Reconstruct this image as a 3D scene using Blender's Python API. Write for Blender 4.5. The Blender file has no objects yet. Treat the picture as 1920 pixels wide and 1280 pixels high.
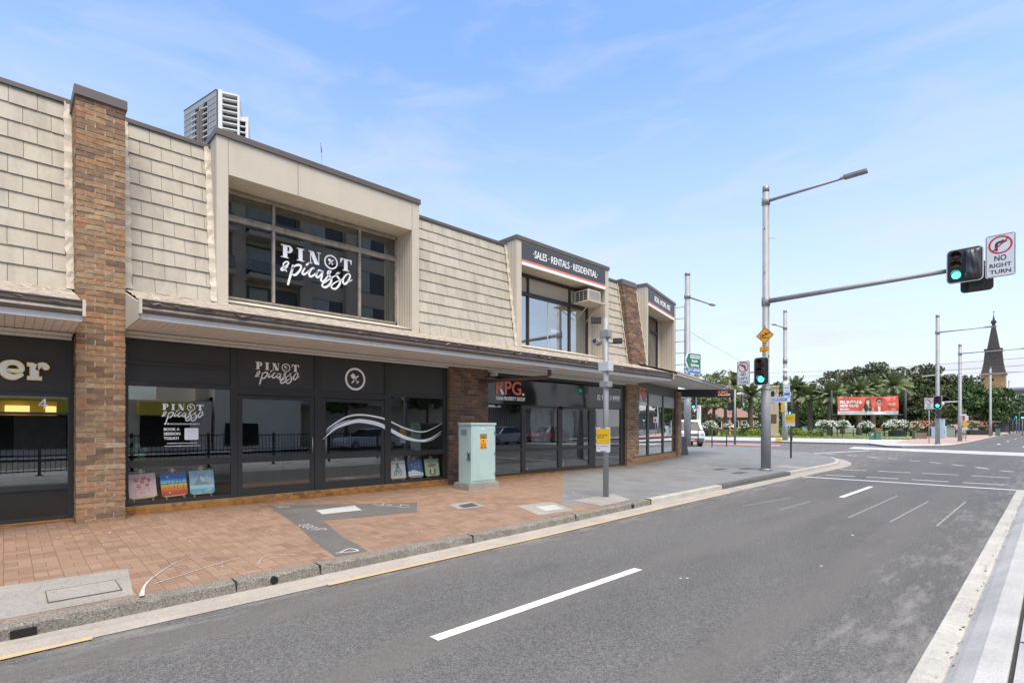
import bpy, bmesh, math, random
import numpy as np
from mathutils import Matrix, Vector
random.seed(7); RN = np.random.RandomState(11)
S = bpy.context.scene; COL = S.collection
R = math.radians

# ------------------------------------------------------------- camera, sky, sun, exposure
cd = bpy.data.cameras.new('camera'); cam = bpy.data.objects.new('camera', cd); COL.objects.link(cam)
cam.location = (0, 0, 1.5); cam.rotation_euler = (R(90), 0, R(46.0))
cd.sensor_width = 36; cd.lens = 36*985/1920; cd.shift_y = 159/1920; cd.clip_start = .05; cd.clip_end = 3000
S.camera = cam
S.view_settings.view_transform = 'Standard'; S.view_settings.look = 'None'
S.view_settings.exposure = 1.2; S.view_settings.gamma = 1
SUN_EL, SUN_AZ = R(64), R(112)      # azimuth clockwise from +Y
w = bpy.data.worlds.new('World'); S.world = w; w.use_nodes = True
nt = w.node_tree; N = nt.nodes; L = nt.links
bg = N['Background']; bg.inputs['Strength'].default_value = .15
sky = N.new('ShaderNodeTexSky'); sky.sky_type = 'NISHITA'; sky.sun_disc = False
sky.sun_elevation = SUN_EL; sky.sun_rotation = SUN_AZ; sky.air_density = 1.0; sky.dust_density = .3; sky.ozone_density = 3.0
tc = N.new('ShaderNodeTexCoord'); sep = N.new('ShaderNodeSeparateXYZ'); L.new(tc.outputs['Generated'], sep.inputs[0])
# thin high cloud: noise stretched over the sky plane, thicker low down
mp = N.new('ShaderNodeMapping'); mp.inputs['Scale'].default_value = (1.2, 1.9, 5.5); mp.inputs['Rotation'].default_value = (0, 0, R(-30)); mp.inputs['Location'].default_value = (.35, .1, .2)
L.new(tc.outputs['Generated'], mp.inputs[0])
no = N.new('ShaderNodeTexNoise'); no.inputs['Scale'].default_value = 2.3; no.inputs['Detail'].default_value = 9; no.inputs['Roughness'].default_value = .58; no.inputs['Distortion'].default_value = .5
L.new(mp.outputs[0], no.inputs['Vector'])
cr = N.new('ShaderNodeValToRGB'); cr.color_ramp.elements[0].position = .46; cr.color_ramp.elements[1].position = .80; cr.color_ramp.elements[0].color = (0, 0, 0, 1)
cr.color_ramp.elements[1].color = (.42, .42, .42, 1); L.new(no.outputs[0], cr.inputs[0])
hz = N.new('ShaderNodeMapRange'); hz.inputs['From Min'].default_value = -.02; hz.inputs['From Max'].default_value = .56; hz.inputs['To Min'].default_value = .92; hz.inputs['To Max'].default_value = .02; hz.interpolation_type = 'LINEAR'
L.new(sep.outputs[2], hz.inputs[0])
mx = N.new('ShaderNodeMath'); mx.operation = 'ADD'; mx.use_clamp = True; L.new(cr.outputs[0], mx.inputs[0]); L.new(hz.outputs[0], mx.inputs[1])
mix = N.new('ShaderNodeMix'); mix.data_type = 'RGBA'; L.new(mx.outputs[0], mix.inputs[0]); tint = N.new('ShaderNodeMix'); tint.data_type = 'RGBA'; tint.blend_type = 'MULTIPLY'; tint.inputs[0].default_value = 1; tint.inputs[7].default_value = (.91, .965, 1.03, 1)
L.new(sky.outputs[0], tint.inputs[6]); L.new(tint.outputs[2], mix.inputs[6]); mix.inputs[7].default_value = (2.42, 2.44, 2.6, 1)
L.new(mix.outputs[2], bg.inputs['Color'])
sd = bpy.data.lights.new('sun', 'SUN'); sun = bpy.data.objects.new('sun', sd); COL.objects.link(sun)
sd.energy = 2.5; sd.angle = R(40); sd.color = (1, .895, .715)
dv = Vector((math.sin(SUN_AZ)*math.cos(SUN_EL), math.cos(SUN_AZ)*math.cos(SUN_EL), math.sin(SUN_EL)))
sun.rotation_euler = dv.to_track_quat('Z', 'Y').to_euler()

# ------------------------------------------------------------- positions along sight lines of the survey
TH = R(46.0); FW = (-math.sin(TH), math.cos(TH)); RT = (math.cos(TH), math.sin(TH))
def hz_rise(y): return .007*min(max(y-6, 0), 34)
def pos(px, d):
    u = (px-960)/985; return ((FW[0]+u*RT[0])*d, (FW[1]+u*RT[1])*d)
def zat(py, d): return 1.5+(799-py)*d/985
FARZ = .15

# ------------------------------------------------------------- mesh builder
class MB:
    def __init__(s, M=None): s.v = []; s.f = []; s.m = []; s.M = M; s.k = 0; s.sm = []; s.smooth = False
    def add(s, vs, fs):
        b = len(s.v)
        if s.M is not None: vs = [tuple(s.M @ Vector(p)) for p in vs]
        s.v += [tuple(p) for p in vs]
        for f in fs: s.f.append([i+b for i in f]); s.m.append(s.k); s.sm.append(s.smooth)
        return s
    def box(s, x0, x1, y0, y1, z0, z1, bev=0):
        if x0 > x1: x0, x1 = x1, x0
        if y0 > y1: y0, y1 = y1, y0
        if z0 > z1: z0, z1 = z1, z0
        if bev <= 0:
            vs = [(x0,y0,z0),(x1,y0,z0),(x1,y1,z0),(x0,y1,z0),(x0,y0,z1),(x1,y0,z1),(x1,y1,z1),(x0,y1,z1)]
            return s.add(vs, [(3,2,1,0),(4,5,6,7),(0,1,5,4),(1,2,6,5),(2,3,7,6),(3,0,4,7)])
        b = bev; bm = bmesh.new(); g = bmesh.ops.create_cube(bm, size=1)
        for v in bm.verts: v.co = Vector((x0 if v.co.x<0 else x1, y0 if v.co.y<0 else y1, z0 if v.co.z<0 else z1))
        bmesh.ops.bevel(bm, geom=bm.edges[:], offset=b, segments=2, profile=.6, affect='EDGES')
        return s.addbm(bm)
    def addbm(s, bm):
        bm.verts.ensure_lookup_table(); bm.verts.index_update()
        vs = [tuple(v.co) for v in bm.verts]; fs = [[v.index for v in f.verts] for f in bm.faces]; bm.free()
        return s.add(vs, fs)
    def prism(s, poly, a, b, ax='z'):
        # closed polygon of 2-D points, extruded between a and b along ax
        n = len(poly); A = sum(poly[i][0]*poly[(i+1)%n][1]-poly[(i+1)%n][0]*poly[i][1] for i in range(n))
        if A < 0: poly = poly[::-1]
        if a > b: a, b = b, a
        def P(p, t): return (p[0], p[1], t) if ax == 'z' else ((p[0], t, p[1]) if ax == 'y' else (t, p[0], p[1]))
        vs = [P(p, a) for p in poly]+[P(p, b) for p in poly]
        fs = [list(range(n))[::-1], list(range(n, 2*n))]+[[i, (i+1)%n, n+(i+1)%n, n+i] for i in range(n)]
        if ax == 'y': fs = [f[::-1] for f in fs]
        return s.add(vs, fs)
    def tube(s, path, r, n=10, cap=True):
        P = [Vector(p) for p in path]; rs = r if isinstance(r, (list, tuple)) else [r]*len(P)
        vs = []; up = None
        for i, p in enumerate(P):
            t = ((P[min(i+1, len(P)-1)]-P[max(i-1, 0)])).normalized()
            if up is None: up = Vector((0,0,1)) if abs(t.z) < .9 else Vector((1,0,0))
            a = t.cross(up).normalized(); b = a.cross(t).normalized(); up = b
            for k in range(n):
                th = 2*math.pi*k/n; vs.append(tuple(p+(a*math.cos(th)+b*math.sin(th))*rs[i]))
        fs = [[i*n+k, (i+1)*n+k, (i+1)*n+(k+1)%n, i*n+(k+1)%n] for i in range(len(P)-1) for k in range(n)]
        old = s.smooth; s.smooth = True; b0 = len(s.v); s.add(vs, fs); s.smooth = False
        if cap:
            for f in ([k for k in range(n)], [(len(P)-1)*n+k for k in range(n)][::-1]):
                s.f.append([i+b0 for i in f]); s.m.append(s.k); s.sm.append(False)
        s.smooth = old; return s
    def lathe(s, prof, c=(0,0,0), n=16):
        vs = [(c[0]+r*math.cos(2*math.pi*k/n), c[1]+r*math.sin(2*math.pi*k/n), c[2]+z) for r, z in prof for k in range(n)]
        fs = [[i*n+k, i*n+(k+1)%n, (i+1)*n+(k+1)%n, (i+1)*n+k] for i in range(len(prof)-1) for k in range(n)]
        fs += [list(range(n))[::-1], [(len(prof)-1)*n+k for k in range(n)]]
        old = s.smooth; s.smooth = True; s.add(vs, fs); s.smooth = old; return s
    def disc(s, c, r, z0, z1, n=24):
        return s.prism([(c[0]+r*math.cos(2*math.pi*k/n), c[1]+r*math.sin(2*math.pi*k/n)) for k in range(n)], z0, z1)
    def rrect(s, x0, x1, y0, y1, r, z0, z1, n=5):
        pts = []
        for cx, cy, a in ((x1-r,y1-r,0),(x0+r,y1-r,90),(x0+r,y0+r,180),(x1-r,y0+r,270)):
            for k in range(n+1): t = R(a+90*k/n); pts.append((cx+r*math.cos(t), cy+r*math.sin(t)))
        return s.prism(pts, z0, z1)
    def ring(s, c, r0, r1, z0, z1, n=40, sx=1, sy=1):
        vs = []; fs = []
        for k in range(n):
            t = 2*math.pi*k/n
            for r in (r0, r1):
                for z in (z0, z1): vs.append((c[0]+sx*r*math.cos(t), c[1]+sy*r*math.sin(t), z))
        for k in range(n):
            a = 4*k; b = 4*((k+1)%n)
            fs += [[a+1,a+3,b+3,b+1],[a+2,a,b,b+2],[a+3,a+2,b+2,b+3],[a,a+1,b+1,b]]
        return s.add(vs, fs)
    def stroke(s, pts, wd, z0, z1, sub=6):
        # a ribbon of varying width along a smooth curve through pts, with round ends
        P = [Vector((p[0], p[1], 0)) for p in pts]
        C = []
        for i in range(len(P)-1):
            a, b, c, d = P[max(i-1,0)], P[i], P[i+1], P[min(i+2,len(P)-1)]
            for k in range(sub):
                t = k/sub; C.append(.5*((2*b)+(c-a)*t+(2*a-5*b+4*c-d)*t*t+(3*b-a-3*c+d)*t**3))
        C.append(P[-1]); n = len(C)
        W = [wd if not isinstance(wd, (list,tuple)) else np.interp(i/(n-1), np.linspace(0,1,len(wd)), wd) for i in range(n)]
        vs = []
        for i, c in enumerate(C):
            t = (C[min(i+1,n-1)]-C[max(i-1,0)]).normalized(); q = Vector((-t.y, t.x, 0))*W[i]/2
            for e in (q, -q): vs += [(c.x+e.x, c.y+e.y, z0), (c.x+e.x, c.y+e.y, z1)]
        fs = []
        for i in range(n-1):
            a = 4*i; b = a+4
            fs += [[a+1,a+3,b+3,b+1],[a,a+1,b+1,b],[a+3,a+2,b+2,b+3]]
        s.add(vs, fs)
        zz = z1-.0004
        for i in (0, n-1): s.disc((C[i].x, C[i].y), W[i]/2*.98, z0, zz, 10)
        return s
    def build(s, name, mat, parent=None, loc=None):
        me = bpy.data.meshes.new(name); o = bpy.data.objects.new(name, me)
        root = parent
        while root is not None and root.parent is not None: root = root.parent
        off = Vector(root.location) if root is not None else Vector(loc if loc is not None else (0,0,0))
        V = np.array(s.v, dtype=float).reshape(-1, 3)
        me.from_pydata((V-np.array(off)).tolist(), [], s.f)
        for m_ in (mat if isinstance(mat, (list, tuple)) else [mat]): me.materials.append(m_)
        me.polygons.foreach_set('material_index', s.m)
        me.polygons.foreach_set('use_smooth', s.sm)
        me.update()
        # metric box-projected UVs from the untransformed world shape
        npoly = len(me.polygons)
        if npoly:
            nor = np.zeros(npoly*3); me.polygons.foreach_get('normal', nor); nor = nor.reshape(-1,3)
            tot = np.zeros(npoly, int); me.polygons.foreach_get('loop_total', tot)
            li = np.zeros(len(me.loops), int); me.loops.foreach_get('vertex_index', li)
            ln = np.repeat(nor, tot, axis=0); lv = V[li]
            hl = np.hypot(ln[:,0], ln[:,1]); flat = np.abs(ln[:,2]) > .8
            hs = np.where(hl > 1e-6, hl, 1)
            uu = np.where(flat, lv[:,0], (-ln[:,1]*lv[:,0]+ln[:,0]*lv[:,1])/hs)
            vv = np.where(flat, lv[:,1], lv[:,2])
            uv = me.uv_layers.new(name='UVMap'); uv.data.foreach_set('uv', np.stack([uu,vv],1).ravel())
        if parent is not None: o.parent = parent
        else: o.location = off
        COL.objects.link(o); return o

def lab(o, label=None, cat=None, group=None, kind=None):
    if label: o['label'] = label
    if cat: o['category'] = cat
    if group: o['group'] = group
    if kind: o['kind'] = kind
    return o
def thing(name, label, cat, loc, group=None):
    o = bpy.data.objects.new(name, None); o.location = loc; o.empty_display_size = .2; COL.objects.link(o)
    return lab(o, label, cat, group)
def struct(mb, name, mat, parent=None, loc=None):
    o = mb.build(name, mat, parent, loc); o['kind'] = 'structure'; return o
def frame(o, xd, yd=(0,0,1)):
    x = Vector(xd).normalized(); y = Vector(yd).normalized(); z = x.cross(y)
    return Matrix(((x.x,y.x,z.x,o[0]),(x.y,y.y,z.y,o[1]),(x.z,y.z,z.z,o[2]),(0,0,0,1)))
FAC = frame((-10.85,0,0), (0,1,0))                 # shop front: u along the street, v up, w out to the road
CHD = Vector((-.229,.973,0)).normalized()
CHM = frame((-10.80,16.95,0), CHD)                 # the splayed corner front
def toward(x, y, z, xd=(1,0,0)): return frame((x,y,z), xd)     # faces down the road towards -Y when xd is +X

_tc = {}
def text_mb(mb, s, x0, x1, y0, y1, z0, z1, bold=.0, shear=0, spacing=1.0):
    """lettering fitted into a box in the builder's own plane"""
    cu = bpy.data.curves.new('t', 'FONT'); cu.body = s; cu.offset = bold; cu.shear = shear; cu.extrude = .05; cu.resolution_u = 3
    cu.space_character = spacing; cu.align_x = 'LEFT'
    ob = bpy.data.objects.new('t', cu); COL.objects.link(ob)
    dg = bpy.context.evaluated_depsgraph_get(); me = bpy.data.meshes.new_from_object(ob.evaluated_get(dg))
    vs = np.array([v.co for v in me.vertices]); fs = [list(p.vertices) for p in me.polygons]
    bpy.data.objects.remove(ob); bpy.data.curves.remove(cu); bpy.data.meshes.remove(me)
    if len(vs) == 0: return mb
    lo = vs.min(0); hi = vs.max(0); e = np.maximum(hi-lo, 1e-6)
    t = (vs-lo)/e
    q = np.stack([x0+t[:,0]*(x1-x0), y0+t[:,1]*(y1-y0), z0+t[:,2]*(z1-z0)], 1)
    return mb.add([tuple(p) for p in q], fs)

# ------------------------------------------------------------- materials
def nd(nt, t, **k):
    n = nt.nodes.new('ShaderNode'+t)
    for a, b in k.items():
        if a in n.inputs.keys(): n.inputs[a].default_value = b
        else: setattr(n, a, b)
    return n
def newmat(name):
    m = bpy.data.materials.new(name); m.use_nodes = True; return m, m.node_tree, m.node_tree.nodes['Principled BSDF']
def rampn(nt, src, stops):
    r = nd(nt, 'ValToRGB'); e = r.color_ramp.elements
    while len(e) < len(stops): e.new(.5)
    for i, (p, c) in enumerate(stops): e[i].position = p; e[i].color = (c if isinstance(c, tuple) else (c,c,c))+(1,)
    nt.links.new(src, r.inputs[0]); return r.outputs[0]
def mixc(nt, fac, a, b, mode='MIX'):
    m = nd(nt, 'Mix', data_type='RGBA', blend_type=mode)
    for i, v in ((0, fac), (6, a), (7, b)):
        if isinstance(v, bpy.types.NodeSocket): nt.links.new(v, m.inputs[i])
        else: m.inputs[i].default_value = v if i == 0 else (tuple(v)+(1,))[:4]
    return m.outputs[2]
def noise(nt, vec, scale, detail=4, rough=.55, dist=0):
    n = nd(nt, 'TexNoise'); n.inputs['Scale'].default_value = scale; n.inputs['Detail'].default_value = detail; n.inputs['Roughness'].default_value = rough; n.inputs['Distortion'].default_value = dist
    if vec is not None: nt.links.new(vec, n.inputs['Vector'])
    return n.outputs[0]
def wpos(nt): return nd(nt, 'NewGeometry').outputs['Position']
def mapping(nt, vec, scale=(1,1,1), rot=(0,0,0), loc=(0,0,0)):
    m = nd(nt, 'Mapping'); m.inputs['Scale'].default_value = scale; m.inputs['Rotation'].default_value = rot; m.inputs['Location'].default_value = loc
    nt.links.new(vec, m.inputs[0]); return m.outputs[0]
def bump(nt, p, h, strength=.3, dist=.01):
    b = nd(nt, 'Bump'); b.inputs['Strength'].default_value = strength; b.inputs['Distance'].default_value = dist
    nt.links.new(h, b.inputs['Height']); nt.links.new(b.outputs[0], p.inputs['Normal'])
def sc(c, k): return tuple(min(1, x*k) for x in c)
MC = {}
def mat(name, col, rough=.6, var=.18, scale=3, metal=0, bmp=0, bscale=60, dirt=0, dirtcol=(.12,.10,.08), spec=None):
    """plain surface with weathering: two scales of tone, optional stains, optional grain"""
    if name in MC: return MC[name]
    m, nt, p = newmat(name); o = nd(nt, 'TexCoord').outputs['Object']
    n1 = noise(nt, o, scale, 5); n2 = noise(nt, o, scale*9, 3)
    c = mixc(nt, rampn(nt, n1, [(.3, 0.), (.7, 1.)]), sc(col, 1-var), sc(col, 1+var*.6))
    c = mixc(nt, rampn(nt, n2, [(.35, 0.), (.65, .35)]), c, sc(col, 1-var*.8))
    if dirt:
        st = noise(nt, mapping(nt, o, (2.2,2.2,.5)), scale*1.3, 6, .65)
        c = mixc(nt, rampn(nt, st, [(.52, 0.), (.72, dirt)]), c, dirtcol)
    nt.links.new(c, p.inputs['Base Color'])
    p.inputs['Roughness'].default_value = rough; p.inputs['Metallic'].default_value = metal
    if spec is not None: p.inputs['Specular IOR Level'].default_value = spec
    if bmp: bump(nt, p, noise(nt, o, bscale, 4), bmp, .01)
    MC[name] = m; return m
def emis(name, col, st):
    m, nt, p = newmat(name); p.inputs['Base Color'].default_value = col+(1,); p.inputs['Emission Color'].default_value = col+(1,); p.inputs['Emission Strength'].default_value = st
    p.inputs['Roughness'].default_value = .2; return m
def glass(name, tint=(.55,.58,.56), k=2.2, rough=.0, floor=.05):
    m, nt, p = newmat(name); nt.nodes.remove(p); out = nt.nodes['Material Output']
    tr = nd(nt, 'BsdfTransparent'); tr.inputs[0].default_value = tint+(1,)
    gl = nd(nt, 'BsdfGlossy'); gl.inputs['Color'].default_value = (.92,.95,.94,1); gl.inputs['Roughness'].default_value = rough
    # old float glass is never flat: very slight waviness
    wv = noise(nt, mapping(nt, wpos(nt), (1,1,1)), 1.1, 1); b = nd(nt, 'Bump'); b.inputs['Strength'].default_value = .035; b.inputs['Distance'].default_value = .02
    nt.links.new(wv, b.inputs['Height']); nt.links.new(b.outputs[0], gl.inputs['Normal'])
    fr = nd(nt, 'Fresnel'); fr.inputs[0].default_value = 1.5
    mm = nd(nt, 'Math', operation='MULTIPLY_ADD', use_clamp=True); nt.links.new(fr.outputs[0], mm.inputs[0]); mm.inputs[1].default_value = k; mm.inputs[2].default_value = floor
    # light leaving through the rear face of the pane passes straight on
    bf = nd(nt, 'Math', operation='SUBTRACT'); bf.inputs[0].default_value = 1; nt.links.new(nd(nt, 'NewGeometry').outputs['Backfacing'], bf.inputs[1])
    mf = nd(nt, 'Math', operation='MULTIPLY'); nt.links.new(mm.outputs[0], mf.inputs[0]); nt.links.new(bf.outputs[0], mf.inputs[1])
    ms = nd(nt, 'MixShader'); nt.links.new(mf.outputs[0], ms.inputs[0]); nt.links.new(tr.outputs[0], ms.inputs[1]); nt.links.new(gl.outputs[0], ms.inputs[2])
    nt.links.new(ms.outputs[0], out.inputs[0]); return m
def perisland(name, stops, rough=.8, bmp=.0, bscale=40, extra=0, trans=0, streak=0):
    """each loose piece of the mesh takes its own tone"""
    m, nt, p = newmat(name); g = nd(nt, 'NewGeometry')
    c = rampn(nt, g.outputs['Random Per Island'], stops)
    if extra:
        o = nd(nt, 'TexCoord').outputs['Object']
        c = mixc(nt, rampn(nt, noise(nt, o, 14, 6, .7), [(.42, 0.), (.75, extra)]), c, (.05,.04,.035))
    if streak:   # rain streaks and grime running down the wall
        sn = noise(nt, mapping(nt, wpos(nt), (3.2,3.2,.35)), 1.6, 7, .68)
        c = mixc(nt, rampn(nt, sn, [(.44, 0.), (.70, streak)]), c, sc(stops[0][1], .52))
        c = mixc(nt, rampn(nt, noise(nt, wpos(nt), .9, 4), [(.45, 0.), (.75, streak*.7)]), c, sc(stops[-1][1], 1.12))
    nt.links.new(c, p.inputs['Base Color']); p.inputs['Roughness'].default_value = rough
    if trans:
        p.inputs['Specular IOR Level'].default_value = .25
    if bmp: bump(nt, p, noise(nt, nd(nt,'TexCoord').outputs['Object'], bscale, 5, .65), bmp, .012)
    return m
# ============================================================= ground materials
def mat_asphalt():
    m, nt, p = newmat('asphalt'); P = wpos(nt); lk = nt.links
    sx = nd(nt, 'SeparateXYZ'); lk.new(P, sx.inputs[0])
    big = noise(nt, mapping(nt, P, (.5,.16,1)), 1.3, 6, .6)
    mid = noise(nt, P, 3.2, 5, .65); fine = noise(nt, P, 38, 3, .7); grit = noise(nt, P, 120, 2, .7)
    c = rampn(nt, big, [(.3, (.090,.088,.084)), (.5, (.112,.109,.103)), (.72, (.130,.126,.118))])
    c = mixc(nt, rampn(nt, mid, [(.35, .0), (.7, .5)]), c, (.112,.104,.096))
    c = mixc(nt, 1.0, c, rampn(nt, fine, [(.3, .62), (.5, 1.), (.72, 1.3)]), 'MULTIPLY')
    c = mixc(nt, 1.0, c, rampn(nt, grit, [(.26, .3), (.5, 1.), (.70, 1.75)]), 'MULTIPLY')
    # worn dark oily patches drawn out along the lanes
    oil = noise(nt, mapping(nt, P, (1.1,.33,1), (0,0,R(2)), (3.1,1.7,0)), 1.1, 7, .66)
    c = mixc(nt, rampn(nt, oil, [(.56, 0.), (.74, .4)]), c, (.055,.053,.05))
    # pale dust and old scraped paint, mostly next to the gutters
    dust = noise(nt, mapping(nt, P, (2.4,.5,1), (0,0,R(3))), 2.6, 8, .72)
    e1 = nd(nt, 'MapRange'); e1.inputs['From Min'].default_value = -4.6; e1.inputs['From Max'].default_value = -5.5; lk.new(sx.outputs[0], e1.inputs[0])
    e2 = nd(nt, 'MapRange'); e2.inputs['From Min'].default_value = -2.1; e2.inputs['From Max'].default_value = -.7; lk.new(sx.outputs[0], e2.inputs[0])
    ad = nd(nt, 'Math', operation='MAXIMUM'); lk.new(e1.outputs[0], ad.inputs[0]); lk.new(e2.outputs[0], ad.inputs[1])
    ml = nd(nt, 'Math', operation='MULTIPLY_ADD'); lk.new(ad.outputs[0], ml.inputs[0]); ml.inputs[1].default_value = .17; lk.new(dust, ml.inputs[2])
    c = mixc(nt, rampn(nt, ml.outputs[0], [(.61, 0.), (.80, .5)]), c, (.30,.28,.255))
    # brownish rubber and dust where the wheels run, duller between
    wn = noise(nt, mapping(nt, P, (1,.12,1)), 1.2, 5, .6); wx = nd(nt, 'Math', operation='MULTIPLY_ADD'); lk.new(wn, wx.inputs[0]); wx.inputs[1].default_value = 1.1; lk.new(sx.outputs[0], wx.inputs[2])
    ws = nd(nt, 'Math', operation='MULTIPLY'); lk.new(wx.outputs[0], ws.inputs[0]); ws.inputs[1].default_value = 3.9; wsn = nd(nt, 'Math', operation='SINE'); lk.new(ws.outputs[0], wsn.inputs[0])
    c = mixc(nt, rampn(nt, wsn.outputs[0], [(.45, 0.), (1., .55)]), c, (.135,.122,.108))
    # hairline cracks
    v = nd(nt, 'TexVoronoi', feature='DISTANCE_TO_EDGE'); v.inputs['Scale'].default_value = .38
    wob = nd(nt, 'VectorMath', operation='ADD'); nz = nd(nt, 'TexNoise'); nz.inputs['Scale'].default_value = 1.7; nz.inputs['Detail'].default_value = 6; lk.new(P, nz.inputs['Vector']); lk.new(P, wob.inputs[0])
    scv = nd(nt, 'VectorMath', operation='SCALE'); scv.inputs['Scale'].default_value = .9; lk.new(nz.outputs[1], scv.inputs[0]); lk.new(scv.outputs[0], wob.inputs[1]); lk.new(wob.outputs[0], v.inputs['Vector'])
    gate = noise(nt, P, .6, 2)
    k1 = rampn(nt, v.outputs[0], [(.0, 1.), (.012, 0.)]); kk = mixc(nt, 1., k1, rampn(nt, gate, [(.55, 0.), (.65, .22)]), 'MULTIPLY')
    c = mixc(nt, kk, c, (.05,.05,.05))
    lk.new(c, p.inputs['Base Color']); p.inputs['Roughness'].default_value = .86; p.inputs['Specular IOR Level'].default_value = .35
    bump(nt, p, grit, .55, .006); return m
def mat_concrete(name, col, spot=.4, streak=0, sc_=1., rough=.85, bm=.35, pit=(.5,.72)):
    m, nt, p = newmat(name); P = wpos(nt)
    a = noise(nt, P, 1.6*sc_, 6, .6); b = noise(nt, P, 22*sc_, 5, .7); g = noise(nt, P, 120, 2)
    c = mixc(nt, rampn(nt, a, [(.3, 0.), (.7, 1.)]), sc(col,.82), sc(col,1.12))
    c = mixc(nt, rampn(nt, b, [(pit[0], 0.), (pit[1], spot)]), c, sc(col,.38))
    c = mixc(nt, 1., c, rampn(nt, g, [(.3, .75), (.5, 1.), (.7, 1.18)]), 'MULTIPLY')
    if streak:
        s_ = noise(nt, mapping(nt, P, (6,.35,4)), 1.5, 6, .65); c = mixc(nt, rampn(nt, s_, [(.5, 0.), (.75, streak)]), c, (.2,.17,.14))
    nt.links.new(c, p.inputs['Base Color']); p.inputs['Roughness'].default_value = rough; bump(nt, p, b, bm, .012); return m
def mat_pavers(name, w_, h_, cols, mortar, rot=0, msz=.004, off=.5, stain=.5, weave=False):
    m, nt, p = newmat(name); lk = nt.links; P = wpos(nt); v = mapping(nt, P, (1,1,0), (0,0,rot))
    wob = nd(nt, 'VectorMath', operation='ADD'); nz = nd(nt, 'TexNoise'); nz.inputs['Scale'].default_value = 2.5; lk.new(P, nz.inputs['Vector']); s2 = nd(nt, 'VectorMath', operation='SCALE'); s2.inputs['Scale'].default_value = .018
    lk.new(nz.outputs[1], s2.inputs[0]); lk.new(v, wob.inputs[0]); lk.new(s2.outputs[0], wob.inputs[1])
    b = nd(nt, 'TexBrick'); b.offset = off; b.inputs['Scale'].default_value = 1; b.inputs['Brick Width'].default_value = w_; b.inputs['Row Height'].default_value = h_; b.inputs['Mortar Size'].default_value = msz; b.inputs['Mortar Smooth'].default_value = .3; b.inputs['Bias'].default_value = 0
    b.inputs['Color1'].default_value = (0,0,0,1); b.inputs['Color2'].default_value = (1,1,1,1); b.inputs['Mortar'].default_value = (.5,.5,.5,1)
    lk.new(wob.outputs[0], b.inputs['Vector']); bc, bf_ = b.outputs[0], b.outputs[1]
    if weave:   # basket weave: pairs of pavers turned in alternate squares
        b.offset = 0; b2 = nd(nt, 'TexBrick'); b2.offset = 0
        for k in ('Scale','Brick Width','Row Height','Mortar Size','Mortar Smooth','Bias','Color1','Color2','Mortar'): b2.inputs[k].default_value = b.inputs[k].default_value
        lk.new(mapping(nt, wob.outputs[0], (1,1,1), (0,0,R(90))), b2.inputs['Vector'])
        ck = nd(nt, 'TexChecker'); ck.inputs['Scale'].default_value = 1/w_; ad = nd(nt, 'VectorMath', operation='ADD'); ad.inputs[1].default_value = (0,0,.01); lk.new(wob.outputs[0], ad.inputs[0]); lk.new(ad.outputs[0], ck.inputs['Vector'])
        bc = mixc(nt, ck.outputs['Fac'], b.outputs[0], b2.outputs[0]); bf_ = mixc(nt, ck.outputs['Fac'], b.outputs[1], b2.outputs[1])
    c = rampn(nt, bc, cols)
    c = mixc(nt, rampn(nt, noise(nt, P, .8, 6, .6), [(.35, 0.), (.7, stain)]), c, sc(cols[1][1], 1.32))
    c = mixc(nt, rampn(nt, noise(nt, P, 2.1, 7, .7), [(.52, 0.), (.75, stain*.8)]), c, sc(cols[0][1], .62))
    c = mixc(nt, 1., c, rampn(nt, noise(nt, P, 70, 4, .7), [(.3, .72), (.5, 1.), (.7, 1.2)]), 'MULTIPLY')
    sp = nd(nt, 'TexVoronoi'); sp.inputs['Scale'].default_value = 5.5; lk.new(P, sp.inputs['Vector'])
    c = mixc(nt, rampn(nt, sp.outputs[0], [(.05, .75), (.085, 0.)]), c, sc(cols[0][1], .38))   # old chewing gum
    c = mixc(nt, bf_, c, mortar)
    lk.new(c, p.inputs['Base Color']); p.inputs['Roughness'].default_value = .82
    inv = nd(nt, 'Math', operation='SUBTRACT'); inv.inputs[0].default_value = 1; lk.new(bf_, inv.inputs[1]); bump(nt, p, inv.outputs[0], .5, .006); return m
def mat_paint(name, col, wear=.5, under=(.15,.15,.15)):
    m, nt, p = newmat(name); P = wpos(nt)
    a = noise(nt, P, 28, 6, .75); b = noise(nt, P, 3, 4)
    f = nd(nt, 'Math', operation='MULTIPLY'); nt.links.new(rampn(nt, a, [(.50, 0.), (.66, 1.)]), f.inputs[0]); nt.links.new(rampn(nt, b, [(.3, wear), (.7, min(1, wear*1.6))]), f.inputs[1])
    c = mixc(nt, f.outputs[0], col, under); nt.links.new(c, p.inputs['Base Color']); p.inputs['Roughness'].default_value = .7; return m
ASPH = mat_asphalt()
PATCH = mat_concrete('asphalt_patch', (.10,.097,.093), .3)
KERBOLD = mat_concrete('old_stone_kerb', (.27,.245,.205), 1.0, 0, 2.6, .95, 1.0, (.44,.62))
KERBNEW = mat_concrete('new_concrete_kerb', (.42,.39,.34), .25)
GUTTER = mat_concrete('gutter_concrete', (.38,.335,.28), .4, .4, 1.2)
PALECON = mat_concrete('pale_concrete', (.47,.455,.43), .12, .12)
SLABCON = mat_concrete('slab_concrete', (.43,.42,.40), .15)
BRICKP = mat_pavers('brick_pavers', .23, .115, [(.0,(.195,.115,.074)),(.5,(.245,.152,.098)),(1.,(.285,.185,.125))], (.13,.085,.06), 0, .0035, weave=True)
GRANP = mat_pavers('granite_pavers', .6, .4, [(.0,(.150,.149,.145)),(.5,(.175,.174,.169)),(1.,(.195,.194,.189))], (.12,.12,.12), 0, .004)
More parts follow.
